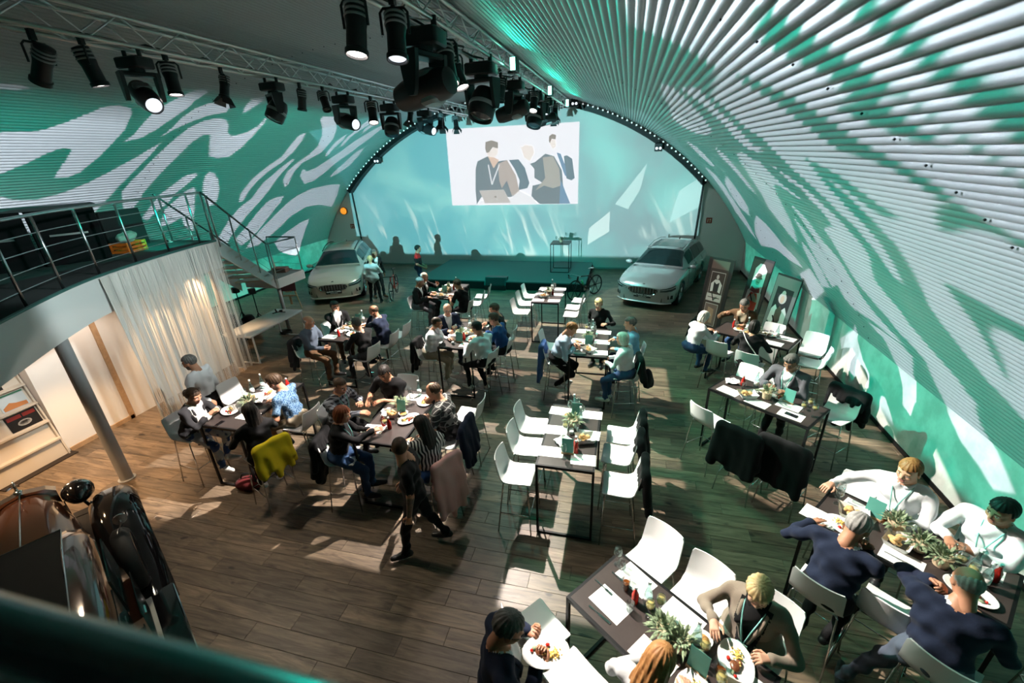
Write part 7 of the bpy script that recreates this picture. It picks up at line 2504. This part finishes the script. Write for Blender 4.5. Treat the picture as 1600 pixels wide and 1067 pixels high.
# ================================================================== left side: curtain, rails, stair, rack, vintage car
# string curtain hung from the mezzanine edge
cb = MB()
cr = random.Random(5)
seg = [p for p in rim if p.y > 4.68]
acc = [0]
for a, b in zip(seg, seg[1:]):
    acc.append(acc[-1] + (b - a).length)
def on_rim(s):
    for i in range(len(seg) - 1):
        if s <= acc[i + 1]:
            t_ = (s - acc[i]) / (acc[i + 1] - acc[i])
            return seg[i].lerp(seg[i + 1], t_), (seg[i + 1] - seg[i]).normalized()
    return seg[-1], (seg[-1] - seg[-2]).normalized()
NS = 950
for i in range(NS):
    s0 = acc[-1] * i / NS
    g2 = s0 + .035 * math.sin(s0 * 26) + .02 * math.sin(s0 * 61 + 1)
    gap = math.sin(s0 * 9.5) * math.sin(s0 * 3.3 + 1)
    if s0 > acc[-1] * .70 and cr.random() < .55 + .35 * gap:
        continue
    p, d = on_rim(min(max(s0, 0), acc[-1]))
    q, d2 = on_rim(min(max(g2, 0), acc[-1]))
    nrm = Vector((d.y, -d.x, 0))
    o0 = .045 + cr.uniform(0, .015)
    o1 = .05 + .045 * math.sin(s0 * 26 + 1.2) + cr.uniform(0, .03)
    r0 = .0028
    cb.tube([(p.x + nrm.x * o0, p.y + nrm.y * o0, 2.97), (lerp(p.x, q.x, .5) + nrm.x * (o0 + o1) / 2, lerp(p.y, q.y, .5) + nrm.y * (o0 + o1) / 2, 2.1), (q.x + nrm.x * o1, q.y + nrm.y * o1, .03)], r0, 4, cap=False)
cu = tag(cb.build('string_curtain', mat('curtain_string', (.84, .82, .78), .6)), 'white string curtain hanging from the mezzanine edge to the floor', 'curtain', kind='stuff')

# railing of the mezzanine
rl = thing('mezzanine_railing', 'steel railing with thin horizontal rods along the curved mezzanine', 'railing', (0, 0, 0))
RP = [Vector((p.x - .06, p.y + .02, 0)) for p in rim]
MB().tube([(p.x, p.y, MZ + 1.0) for p in RP], .022, 8).build('handrail', M_steel, rl, smooth=True)
for k in range(4):
    MB().tube([(p.x, p.y, MZ + .18 + k * .2) for p in RP], .0065, 6).build('rod', M_steel, rl, smooth=True)
cum = 0
nextp = .3
for a, b in zip(RP, RP[1:]):
    L = (b - a).length
    while nextp <= cum + L:
        p = a.lerp(b, (nextp - cum) / L)
        MB().tube([(p.x, p.y, MZ), (p.x, p.y, MZ + .99)], .019, 8).build('post', M_steel, rl, smooth=True)
        nextp += .86
    cum += L
p = RP[-1]
MB().tube([(p.x, p.y, MZ), (p.x, p.y, MZ + .99)], .019, 8).build('post', M_steel, rl, smooth=True)

# stair from the mezzanine down to a landing
stair = thing('staircase', 'white open-tread stair with steel railings from mezzanine to landing', 'staircase', (0, 0, 0))
A0, A1 = Vector((-8.70, 7.78, 3.0)), Vector((-9.42, 9.90, 1.50))
WD = Vector((-.95, -.32, 0)).normalized() * .95
M_stw = mat('stair_white', (.68, .70, .70), .55)
NTR = 8
for k in range(NTR):
    t0, t1 = k / NTR, (k + 1) / NTR
    a, b = A0.lerp(A1, t0), A0.lerp(A1, t1)
    zz = 3.0 - (k + .6) * 1.5 / NTR
    MB().add([(a.x, a.y, zz), (b.x, b.y, zz), (b.x + WD.x, b.y + WD.y, zz), (a.x + WD.x, a.y + WD.y, zz), (a.x, a.y, zz - .04), (b.x, b.y, zz - .04), (b.x + WD.x, b.y + WD.y, zz - .04), (a.x + WD.x, a.y + WD.y, zz - .04)],
             [(0, 1, 2, 3), (7, 6, 5, 4), (0, 4, 5, 1), (1, 5, 6, 2), (2, 6, 7, 3), (3, 7, 4, 0)]).build('tread', mat('stair_tread', (.62, .56, .48), .6), stair)
for off, nm in ((Vector((0, 0, 0)), 'stringer'), (WD, 'stringer')):
    P = [[A0 + off + Vector((0, 0, .06)), A0 + off + Vector((0, 0, -.34))], [A1 + off + Vector((0, 0, .10)), A1 + off + Vector((0, 0, -.26))]]
    MB().sheet(P, .03).build(nm, M_stw, stair)
LX0, LX1, LY0, LY1, LZ = -10.45, -9.36, 9.88, 11.0, 1.5
MB().box(((LX0 + LX1) / 2, (LY0 + LY1) / 2, LZ - .02), (LX1 - LX0, LY1 - LY0, .04)).build('landing', mat('landing_top', (.16, .22, .21), .6), stair)
lf = MB()
lf.box((LX1, (LY0 + LY1) / 2, LZ - .11), (.03, LY1 - LY0, .26)).box(((LX0 + LX1) / 2, LY0, LZ - .11), (LX1 - LX0, .03, .26)).box(((LX0 + LX1) / 2, LY1, LZ - .11), (LX1 - LX0, .03, .26))
lf.build('landing_fascia', M_stw, stair)
for px_, py_ in ((-9.46, 9.98), (-10.35, 10.9)):
    MB().cyl((px_, py_, 0), (px_, py_, 1.26), .05, n=16).build('landing_post', mat('grey_column', (.36, .37, .38), .4), stair, smooth=True)
for off in (Vector((0, 0, 0)), WD):
    hr = [A0 + off + Vector((0, -.02, 1.0)), A1 + off + Vector((0, 0, 1.0))]
    if off.length < .1:
        hr += [Vector((LX1, LY1 - .05, LZ + 1.0)), Vector((LX0 + .1, LY1 - .05, LZ + 1.0))]
    MB().tube(hr, .021, 8).build('handrail', mat('rail_dark', (.12, .13, .13), .3, .9), stair, smooth=True)
    for k in range(3):
        MB().tube([p + Vector((0, 0, -.78 + k * .24)) for p in hr], .006, 5).build('rod', M_steel, stair)
    for t_ in (.04, .35, .68, .98):
        q = A0.lerp(A1, t_) + off
        MB().tube([q + Vector((0, 0, -.1)), q + Vector((0, 0, .99))], .018, 8).build('post', M_steel, stair, smooth=True)
for q in (Vector((LX1, LY0 + .02, LZ - .2)), Vector((LX1, LY1 - .05, LZ - .2)), Vector((LX0 + .1, LY1 - .05, LZ - .2))):
    MB().tube([q, q + Vector((0, 0, 1.2))], .018, 8).build('post', M_steel, stair, smooth=True)
# box with a candle-like stick on the landing
bx = thing('wooden_box', 'small brown box with a pale stick on the stair landing', 'box', (-9.95, 10.75, LZ), R(15))
MB().rbox((0, 0, .07), (.42, .28, .14), .02).build('box', mat('box_brown', (.22, .13, .10), .7), bx)
MB().cyl((-.14, 0, .12), (-.18, .02, .45), .02, n=8).build('stick', mat('stick_cream', (.75, .62, .42), .6), bx)

# white bench-like table with loop legs and what stands on it
wt = thing('white_table', 'long white table with rounded loop legs beside the stair', 'table', (-8.92, 8.66, 0), R(2))
MB().rbox((0, 0, .725), (.84, 1.95, .05), .02).build('table_top', M_shell, wt, smooth=True, auto=40)
for sy in (-.9, .9):
    MB().tube(bez([(-.40, sy, .70), (-.40, sy, .05), (-.36, sy, .02), (.36, sy, .02), (.40, sy, .05), (.40, sy, .70)], 4), .022, 8).build('loop_leg', M_shell, wt, smooth=True)
md_ = thing('tablet_stand', 'small black folded stand lying on the white table', 'stand', (-9.02, 9.32, .75), R(30))
MB().tube([(-.16, -.04, .012), (0, .0, .03), (.16, -.03, .012)], .012, 6).tube([(0, 0, .03), (.02, .14, .012)], .012, 6).build('legs', M_blackplastic, md_)
MB().cyl((-.06, 0, .03), (-.08, .0, .12), .02, n=10).rbox((.05, .0, .05), (.08, .05, .05), .01).build('head', M_blackplastic, md_)
# black cloth-covered box and tripods behind the table
bk = thing('equipment_case', 'black cloth-covered equipment case behind the white table', 'case', (-10.45, 9.15, 0), R(8))
f = Field()
for sx in (-1, 1):
    for sy in (-1, 1):
        f.limb((sx * .28, sy * .26, .06), (sx * .26, sy * .24, .46), .06, .05, 0, .3)
f.ell((0, 0, .28), (.32, .30, .24), 0, .1)
pos, q, g = f.mesh(.025)
place(np_mesh('cover', pos, q, np.zeros(len(q), np.int32), [CL['black']]), 'cover', bk)
for k, (x, y) in enumerate(((-10.75, 9.75), (-10.15, 9.72))):
    tr = thing('tripod_stand', 'black tripod stand under the stair, %s of two' % ('left', 'right')[k], 'stand', (x, y, 0), k)
    for j in range(3):
        a = j * 2.094
        MB().tube([(.32 * math.cos(a), .32 * math.sin(a), .01), (0, 0, .55)], .011, 6).build('leg', M_black, tr)
    MB().tube([(0, 0, .3), (0, 0, 1.15)], .014, 8).build('pole', M_black, tr)
    MB().rbox((0, 0, 1.2), (.18, .14, .16), .02).build('head', M_blackplastic, tr)
cbl = MB().tube([(-9.25 + .16 * math.cos(a) * (1 + .1 * math.sin(a * .37)), 9.62 + .13 * math.sin(a), .012 + .0012 * i) for i, a in enumerate(np.linspace(0, 25, 70))], .010, 5).build('coiled_cable', M_dark, None, smooth=True)
tag(cbl, 'coil of black cable on the floor under the white table', 'cable')
# easel with painting
ez = thing('easel', 'light wooden easel standing in front of the left wall', 'easel', (-10.72, 11.72, 0), R(14))
MB().tube([(-.34, -.08, 0), (-.06, .06, 1.30)], .018, 6).build('front_leg', M_wood, ez)
MB().tube([(.34, -.08, 0), (.06, .06, 1.30)], .018, 6).build('front_leg', M_wood, ez)
MB().tube([(0, .50, 0), (0, .06, 1.30)], .016, 6).build('rear_leg', M_wood, ez)
MB().box((0, -.045, .44), (.52, .05, .045)).box((0, -.03, .30), (.06, .03, .34)).box((0, -.06, .58), (.2, .05, .03)).build('ledge', M_wood, ez)
pt = thing('painting', 'dark maroon portrait print resting on the easel', 'painting', (-10.72, 11.65, .60), R(14))
ml = Matrix.Rotation(R(-6), 4, 'X')
for nm, m, pts, d in (('canvas', mat('paint_maroon', (.09, .025, .03), .6), [(-.29, 0), (.29, 0), (.29, .74), (-.29, .74)], 0), ('pale_drape', mat('paint_pink', (.60, .42, .38), .6), [(-.27, .42), (-.05, .62), (.1, .50), (.16, .22), (.24, .2), (.2, .55), (.0, .72), (-.27, .72)], .01),
                      ('arm', mat('paint_skin', (.55, .33, .25), .6), [(-.2, .5), (.05, .42), (.2, .1), (.26, .12), (.12, .5), (-.15, .6)], .014)):
    o = MB().prism(pts, d, d + (.02 if d == 0 else .003), Matrix(((1, 0, 0), (0, 0, -1), (0, 1, 0)))).build(nm, m, pt)
    o.matrix_local = ml @ Matrix.Translation((0, .012, 0))

# magazine rack under the mezzanine
rk = thing('magazine_rack', 'cream slanted-shelf magazine rack against the white wall', 'rack', (-9.42, 3.52, 0), R(-90))
M_cream = mat('rack_cream', (.62, .56, .48), .5)
W_ = 1.15
for s in (-1, 1):
    MB().prism([(-.30, 0), (.30, 0), (.30, .10), (-.05, 2.0), (-.30, 2.0)], s * W_ / 2 - .012, s * W_ / 2 + .012, Matrix(((0, 0, 1), (1, 0, 0), (0, 1, 0)))).build('side_panel', M_cream, rk)
MB().box((0, -.27, 1.0), (W_ - .03, .02, 2.0)).build('back_panel', M_cream, rk)
MB().box((0, .255, .17), (W_ - .03, .02, .30), (R(8), 0, 0)).build('plinth', M_cream, rk)
rows_ = []
for k in range(5):
    z = .34 + k * .34
    yf = .27 - k * .062
    MB().box((0, yf - .02, z), (W_, .10, .03)).build('shelf', M_cream, rk)
    MB().box((0, yf - .10, z + .15), (W_ - .03, .015, .30), (R(12), 0, 0)).build('slanted_back', M_cream, rk)
    rows_.append((yf - .055, z + .015))
tag(MB().box((-9.27, 3.66, .008), (.50, 1.0, .016)).build('floor_mat', mat('mat_dark', (.03, .022, .018), .9), None), 'dark floor mat under the magazine rack', 'mat')
def magazine(label, u, k, w, h, cover, extra):
    y, z = rows_[k]
    wx = Vector((u, y, z))
    c, s = math.cos(R(-90)), math.sin(R(-90))
    t = thing('magazine', label, 'magazine', (-9.42 + wx.x * c - wx.y * s, 3.52 + wx.x * s + wx.y * c, z), R(-90))
    ml = Matrix.Rotation(R(12), 4, 'X')
    o = MB().box((0, 0, h / 2), (w, .006, h)).build('cover', cover, t)
    o.matrix_local = ml
    for nm, m, pts in extra:
        o = MB().prism(pts, -.0075, -.0032, Matrix(((1, 0, 0), (0, 0, 1), (0, 1, 0)))).build(nm, m, t)
        o.matrix_local = ml @ Matrix.Scale(-1, 4, (0, 1, 0))
M_mblk = mat('magazine_black', (.015, .013, .013), .3)
M_mgry = mat('magazine_grey', (.35, .33, .31), .4)
M_mred = mat('magazine_red', (.25, .02, .015), .4)
carx = lambda s=1, dz=0: ('car_picture', M_mgry, [(-.12 * s, .06 + dz), (.12 * s, .06 + dz), (.12 * s, .09 + dz), (.06 * s, .10 + dz), (.03 * s, .13 + dz), (-.05 * s, .13 + dz), (-.08 * s, .10 + dz), (-.12 * s, .09 + dz)])
magazine('black magazine with a grey car picture, top visible rack shelf', -.15, 4, .42, .28, M_mblk, [carx(1.3, .04), ('title_line', M_mgry, [(-.18, .03), (.1, .03), (.1, .04), (-.18, .04)])])
magazine('black magazine with a grey car picture, second visible rack shelf', -.12, 3, .46, .28, M_mblk, [carx(1.4, .05), ('title_line', M_mgry, [(-.18, .03), (.14, .03), (.14, .045), (-.18, .045)])])
magazine('pale blue magazine with a red car picture, middle rack shelf', -.36, 2, .34, .26, mat('magazine_pale', (.55, .62, .66), .4), [('ground', mat('mag_orange', (.55, .20, .06), .5), [(-.15, .01), (.15, .01), (.15, .06), (.05, .12), (-.02, .09), (-.15, .07)]), ('banner_line', mat('mag_green', (.05, .22, .12), .5), [(-.17, .235), (.17, .235), (.17, .26), (-.17, .26)])])
magazine('black magazine with red dashboard pictures, lowest rack shelf', -.34, 1, .40, .27, M_mblk, [('upper_left', M_mred, [(-.18, .19), (-.02, .19), (-.02, .25), (-.18, .25)]), ('upper_right', M_mred, [(.0, .19), (.18, .19), (.18, .25), (.0, .25)]), ('wheel_ring', M_mgry, [(.09 * math.cos(a), .10 + .05 * math.sin(a)) for a in np.linspace(0, 6.0, 12)]), ('wheel_hole', M_mblk, [(.07 * math.cos(a), .10 + .035 * math.sin(a)) for a in np.linspace(0, 6.0, 12)])])

# clutter on the mezzanine
cw = thing('flight_case', 'dark wall of black flight cases on the mezzanine behind the railing', 'case', (-10.25, 4.75, MZ), R(-28))
for k in range(4):
    MB().rbox((0, -1.6 + k * .92, .46), (.6, .88, .92), .02).build('case', mat('case_matte', (.006, .006, .007), .85, spec=.15), cw)
    MB().box((.31, -1.6 + k * .92, .5), (.012, .5, .03)).build('latch_strip', M_steel, cw)
MB().box((0, -.2, .945), (.66, 3.7, .05)).build('cover_sheet', mat('felt_grey', (.05, .055, .06), .9, bump=(120, .4)), cw)
bb_ = tag(MB().rbox((0, 0, .36), (.06, .95, .78), .01).build('black_panel', mat('panel_black', (.008, .008, .009), .6), None, (-10.02, 6.95, MZ), R(12)), 'upright black panel on the mezzanine behind the orange crate', 'panel')
crt = thing('plastic_crate', 'orange plastic crate on the mezzanine floor', 'crate', (-9.50, 6.55, MZ), R(14))
M_orange = mat('crate_orange', (.80, .16, .02), .4)
for s in (-1, 1):
    for zz in (.03, .10, .17):
        MB().box((s * .16, 0, zz), (.012, .46, .045)).build('side_slat', M_orange, crt)
        MB().box((0, s * .225, zz), (.32, .012, .045)).build('end_slat', M_orange, crt)
    for s2 in (-1, 1):
        MB().box((s * .16, s2 * .22, .10), (.03, .03, .20)).build('corner_post', M_orange, crt)
MB().box((0, 0, .012), (.32, .45, .02)).build('bottom', M_orange, crt)
f = Field()
f.ell((0, 0, .27), (.13, .19, .10), 0, .05)
f.ell((.02, .1, .32), (.10, .10, .06), 0, .05)
pos, q, g = f.mesh(.016, lambda X, Y, Z, G: (.008 * np.sin(X * 50) * np.sin(Y * 40)).astype(np.float32))
tag(place(np_mesh('folded_cloth', pos, q, np.zeros(len(q), np.int32), [cloth_mat('cloth_mint', (.30, .55, .45))]), 'folded_cloth', None, (-9.50, 6.55, MZ), R(14)), 'bundle of mint green cloth lying in the orange crate', 'cloth')
ac = thing('office_chair', 'dark chair on the mezzanine with a pale shirt over it', 'chair', (-7.75, 3.25, MZ), R(40))
MB().rbox((0, 0, .46), (.46, .46, .08), .05).build('seat', CL['black'], ac)
MB().rbox((0, -.22, .80), (.44, .07, .56), .05).build('backrest', CL['black'], ac)
for k in range(4):
    MB().tube([(.0, 0, .42), (.2 * (1 if k % 2 else -1), .2 * (1 if k < 2 else -1), .02)], .016, 6).build('leg', M_black, ac)
f = Field()
for u in (-1, -.5, 0, .5, 1):
    f.limb((u * .20, -.27, 1.12 - .06 * u * u), (u * .19, -.30, .55), .045, .04, 0, .05)
    f.limb((u * .20, -.25, 1.12 - .06 * u * u), (u * .19, -.16, .88), .045, .03, 0, .05)
pos, q, g = f.mesh(.016, lambda X, Y, Z, G: (.006 * np.sin(X * 40 + np.sin(Z * 9))).astype(np.float32))
tag(place(np_mesh('shirt', pos, q, np.zeros(len(q), np.int32), [cloth_mat('cloth_lilac', (.32, .34, .44))]), 'shirt', None, (-7.75, 3.25, MZ), R(40)), 'pale lilac shirt draped over the dark mezzanine chair', 'shirt')

# ---- vintage limousine in the lower left corner
M_maroon = mat('vintage_brown_paint', (.060, .024, .013), .14, .15, coat=1.0)
M_vblack = mat('vintage_black_paint', (.006, .006, .007), .10, coat=1.0)
M_fabric = mat('roof_fabric', (.006, .006, .006), .9)
vc = thing('vintage_car', 'dark brown and black vintage limousine in the lower left corner', 'car', (-5.16, 1.62, 0), R(60.6))
# bonnet
P = []
for t_, hw, zt, zs in ((-.30, .50, 1.16, .96), (.2, .45, 1.18, .97), (.8, .38, 1.19, .97), (1.30, .29, 1.20, .96), (1.36, .27, 1.19, .95)):
    half = [(hw, .55), (hw, zs - .08), (hw * .96, zs), (hw * .72, zt - .075), (hw * .40, zt - .025), (0, zt)]
    P.append([(y, t_, z) for y, z in half] + [(-y, t_, z) for y, z in reversed(half[:-1])])
MB().grid(P, flip=True).build('bonnet', M_maroon, vc, smooth=True)
MB().tube([(0, -.30, 1.165), (0, .8, 1.195), (0, 1.36, 1.20)], .008, 6).build('bonnet_hinge', M_chrome, vc)
for s in (-1, 1):
    MB().tube([(s * .485, -.28, .965), (s * .285, 1.32, .965)], .007, 6).build('side_moulding', M_chrome, vc)
rd = MB().prism([(-.27, .45), (.27, .45), (.27, 1.12), (.20, 1.18), (0, 1.23), (-.20, 1.18), (-.27, 1.12)], 1.36, 1.46, Matrix(((1, 0, 0), (0, 0, 1), (0, 1, 0))))
rd.build('radiator_shell', M_chrome, vc)
orn = thing('bonnet_ornament', None, None)
orn.parent = vc
orn.location = (0, 1.41, 1.23)
MB().lathe([(.0, 0), (.035, 0), (.04, .015), (.025, .03), (0, .032)], 14).build('cap', M_chrome, orn, smooth=True)
MB().tube([(0, .0, .03), (0, .02, .10), (0, .05, .14)], [.014, .012, .006], 8).build('figure', M_chrome, orn, smooth=True)
for s in (-1, 1):
    MB().sheet([[(s * .008, .0, .09), (s * .008, -.01, .12)], [(s * .05, -.07, .10), (s * .05, -.07, .13)]], .004).build('wing', M_chrome, orn)
# cabin
P = []
for t_, hw, z0, z1 in ((-.42, .545, 1.0, 1.60), (-.50, .57, .9, 1.68), (-.70, .60, .8, 1.73), (-1.6, .62, .8, 1.76), (-2.5, .60, .8, 1.70), (-2.9, .55, .9, 1.5)):
    half = [(hw + .06, .45), (hw + .06, 1.02), (hw, 1.10), (hw - .015, z1 - .16), (hw - .05, z1 - .06), (hw - .13, z1 - .012), (hw * .5, z1), (0, z1 + .01)]
    P.append([(y, t_, z) for y, z in half] + [(-y, t_, z) for y, z in reversed(half[:-1])])
cbn = MB().grid(P, flip=True)
cbn.add(P[0], [tuple(range(len(P[0])))])
cbn.build('cabin', M_maroon, vc, smooth=True, auto=50)
rf = []
for t_, z in ((-.56, 1.725), (-.9, 1.757), (-1.6, 1.778), (-2.4, 1.74)):
    rf.append([(u * .42, t_, z - .012 * abs(u)) for u in (-1, -.5, 0, .5, 1)])
MB().sheet(rf, .012).build('fabric_roof', M_fabric, vc, smooth=True)
MB().tube([(-.425, -2.4, 1.745), (-.425, -.9, 1.762), (-.425, -.555, 1.728), (.425, -.555, 1.728), (.425, -.9, 1.762), (.425, -2.4, 1.745)], .008, 6).build('roof_trim', M_chrome, vc)
MB().box((0, -.385, 1.36), (1.0, .012, .42), (R(14), 0, 0)).build('windscreen', M_carglass, vc)
MB().tube([(-.52, -.36, 1.15), (-.52, -.44, 1.58), (.52, -.44, 1.58), (.52, -.36, 1.15)], .016, 6, closed=True).build('windscreen_frame', M_chrome, vc)
for s in (-1, 1):
    for t0, t1 in ((-.62, -1.25), (-1.35, -2.0)):
        MB().box((s * .612, (t0 + t1) / 2, 1.34), (.012, t0 - t1, .36), (0, R(-2 * s), 0)).build('side_window', M_carglass, vc)
        MB().box((s * .668, (t0 + t1) / 2, .80), (.008, t0 - t1 - .02, .52)).build('door', M_vblack, vc)
        MB().tube([(s * .69, t1 + .06, 1.0), (s * .69, t1 + .16, 1.0)], .012, 6).build('door_handle', M_chrome, vc)
    # wings
    P = []
    prof = [(1.62, .42), (1.60, .62), (1.48, .80), (1.25, .92), (1.0, .93), (.70, .86), (.40, .70), (.15, .54), (-.10, .42), (-.30, .38)]
    for t_, z in prof:
        row = []
        wo = .88 if t_ < 1.5 else .82
        for j in range(9):
            u = j / 8
            x = lerp(.44, wo, u)
            row.append((s * x, t_, z - .14 * (2 * u - 1) ** 4 - .02 + .02 * math.sin(u * math.pi)))
        P.append(row)
    MB().sheet(P, .015 * s).build('front_wing', M_vblack, vc, smooth=True)
    MB().box((s * .73, -1.05, .37), (.30, 1.6, .035)).build('running_board', M_vblack, vc)
    MB().box((s * .655, -.85, .392), (.07, 1.35, .008)).build('step_tread', mat('tread_pale', (.48, .50, .47), .6), vc)
    MB().tube([(s * .88, -.28, .385), (s * .88, -1.85, .385)], .010, 6).build('board_trim', M_chrome, vc)
    hl = thing('headlamp', None, None)
    hl.parent = vc
    hl.location = (s * .42, 1.36, 1.0)
    MB().lathe([(.0, -.19), (.05, -.18), (.10, -.12), (.135, -.04), (.14, .0), (.0, .0)], 22, m=YR).build('bowl', M_vblack, hl, smooth=True)
    MB().lathe([(.138, -.01), (.147, .0), (.147, .025), (.135, .03)], 22, m=YR).build('rim', M_chrome, hl, smooth=True)
    MB().lathe([(0, .01), (.135, .01), (.11, .035), (0, .05)], 22, m=YR).build('lens', M_lampg, hl, smooth=True)
    MB().tube([(0, 0, -.12), (s * .05, -.02, -.28)], .018, 8).build('bracket', M_chrome, hl)
    for t_ in (1.05, -2.35):
        w = thing('wheel', None, None)
        w.parent = vc
        w.location = (s * .68, t_, .37)
        mr = Matrix.Rotation(R(90 * s), 3, 'Y')
        MB().lathe([(.22, -.07), (.33, -.075), (.37, -.04), (.37, .04), (.33, .075), (.22, .07)], 26, m=mr).build('tyre', M_dark, w, smooth=True)
        MB().lathe([(.0, .05), (.2, .06), (.23, .07), (.23, -.05)], 22, m=mr).build('disc', M_vblack, w, smooth=True)
    # spare wheel let into the wing
    sw_ = thing('spare_wheel', None, None)
    sw_.parent = vc
    sw_.location = (s * .66, .06, .70)
    mr = Matrix.Rotation(R(90 * s), 3, 'Y')
    MB().lathe([(.20, -.07), (.30, -.08), (.345, -.04), (.345, .04), (.30, .08), (.20, .07)], 26, m=mr).build('tyre', M_dark, sw_, smooth=True)
    MB().lathe([(0, .075), (.26, .08), (.28, .07), (.28, .05)], 24, m=mr).build('cover', M_vblack, sw_, smooth=True)
    MB().tube([(0, .02, .34), (s * .06, .02, .46)], .008, 6).lathe([(0, 0), (.06, 0), (.06, .012), (0, .02)], 14, (s * .06, .03, .48), YR).build('mirror', M_chrome, sw_)
    P = []
    for t_, z in ((-1.75, .42), (-1.9, .62), (-2.1, .80), (-2.4, .86), (-2.7, .76), (-2.9, .5)):
        P.append([(s * lerp(.58, .88, j / 6), t_, z - .12 * (2 * j / 6 - 1) ** 4) for j in range(7)])
    MB().sheet(P, .015 * s).build('rear_wing', M_vblack, vc, smooth=True)
MB().box((0, 0.2, .42), (.9, 3.2, .16)).build('chassis', M_black, vc)
P = [[(x * .82, 1.62 + .04 * math.cos(x * 1.5), z) for x in np.linspace(-1, 1, 9)] for z in (.40, .50)]
MB().sheet(P, .02).build('bumper', M_chrome, vc, smooth=True)

# ---- gallery railing where the picture is taken from
gr = thing('gallery_railing', 'dark steel handrail of the viewing gallery crossing the lower left corner', 'railing', (0, 0, 0))
M_raild = mat('gallery_steel', (.12, .13, .14), .22, .9)
MB().tube([(-3.4, .13, 4.08), (2.6, .17, 4.08)], .030, 20).build('handrail', M_raild, gr, smooth=True)
for k in range(7):
    x = -3.2 + k * .93
    MB().tube([(x, .14, 3.05), (x, .14, 4.08)], .018, 10).build('post', M_raild, gr, smooth=True)
for k in range(3):
    MB().tube([(-3.4, .14, 3.25 + k * .22), (2.6, .17, 3.25 + k * .22)], .006, 6).build('rod', M_raild, gr, smooth=True)
tag(MB().box((-.6, -1.0, 2.9), (7.6, 2.3, .2)).build('gallery_slab', M_wallw), 'white gallery slab under the viewpoint', kind='structure')
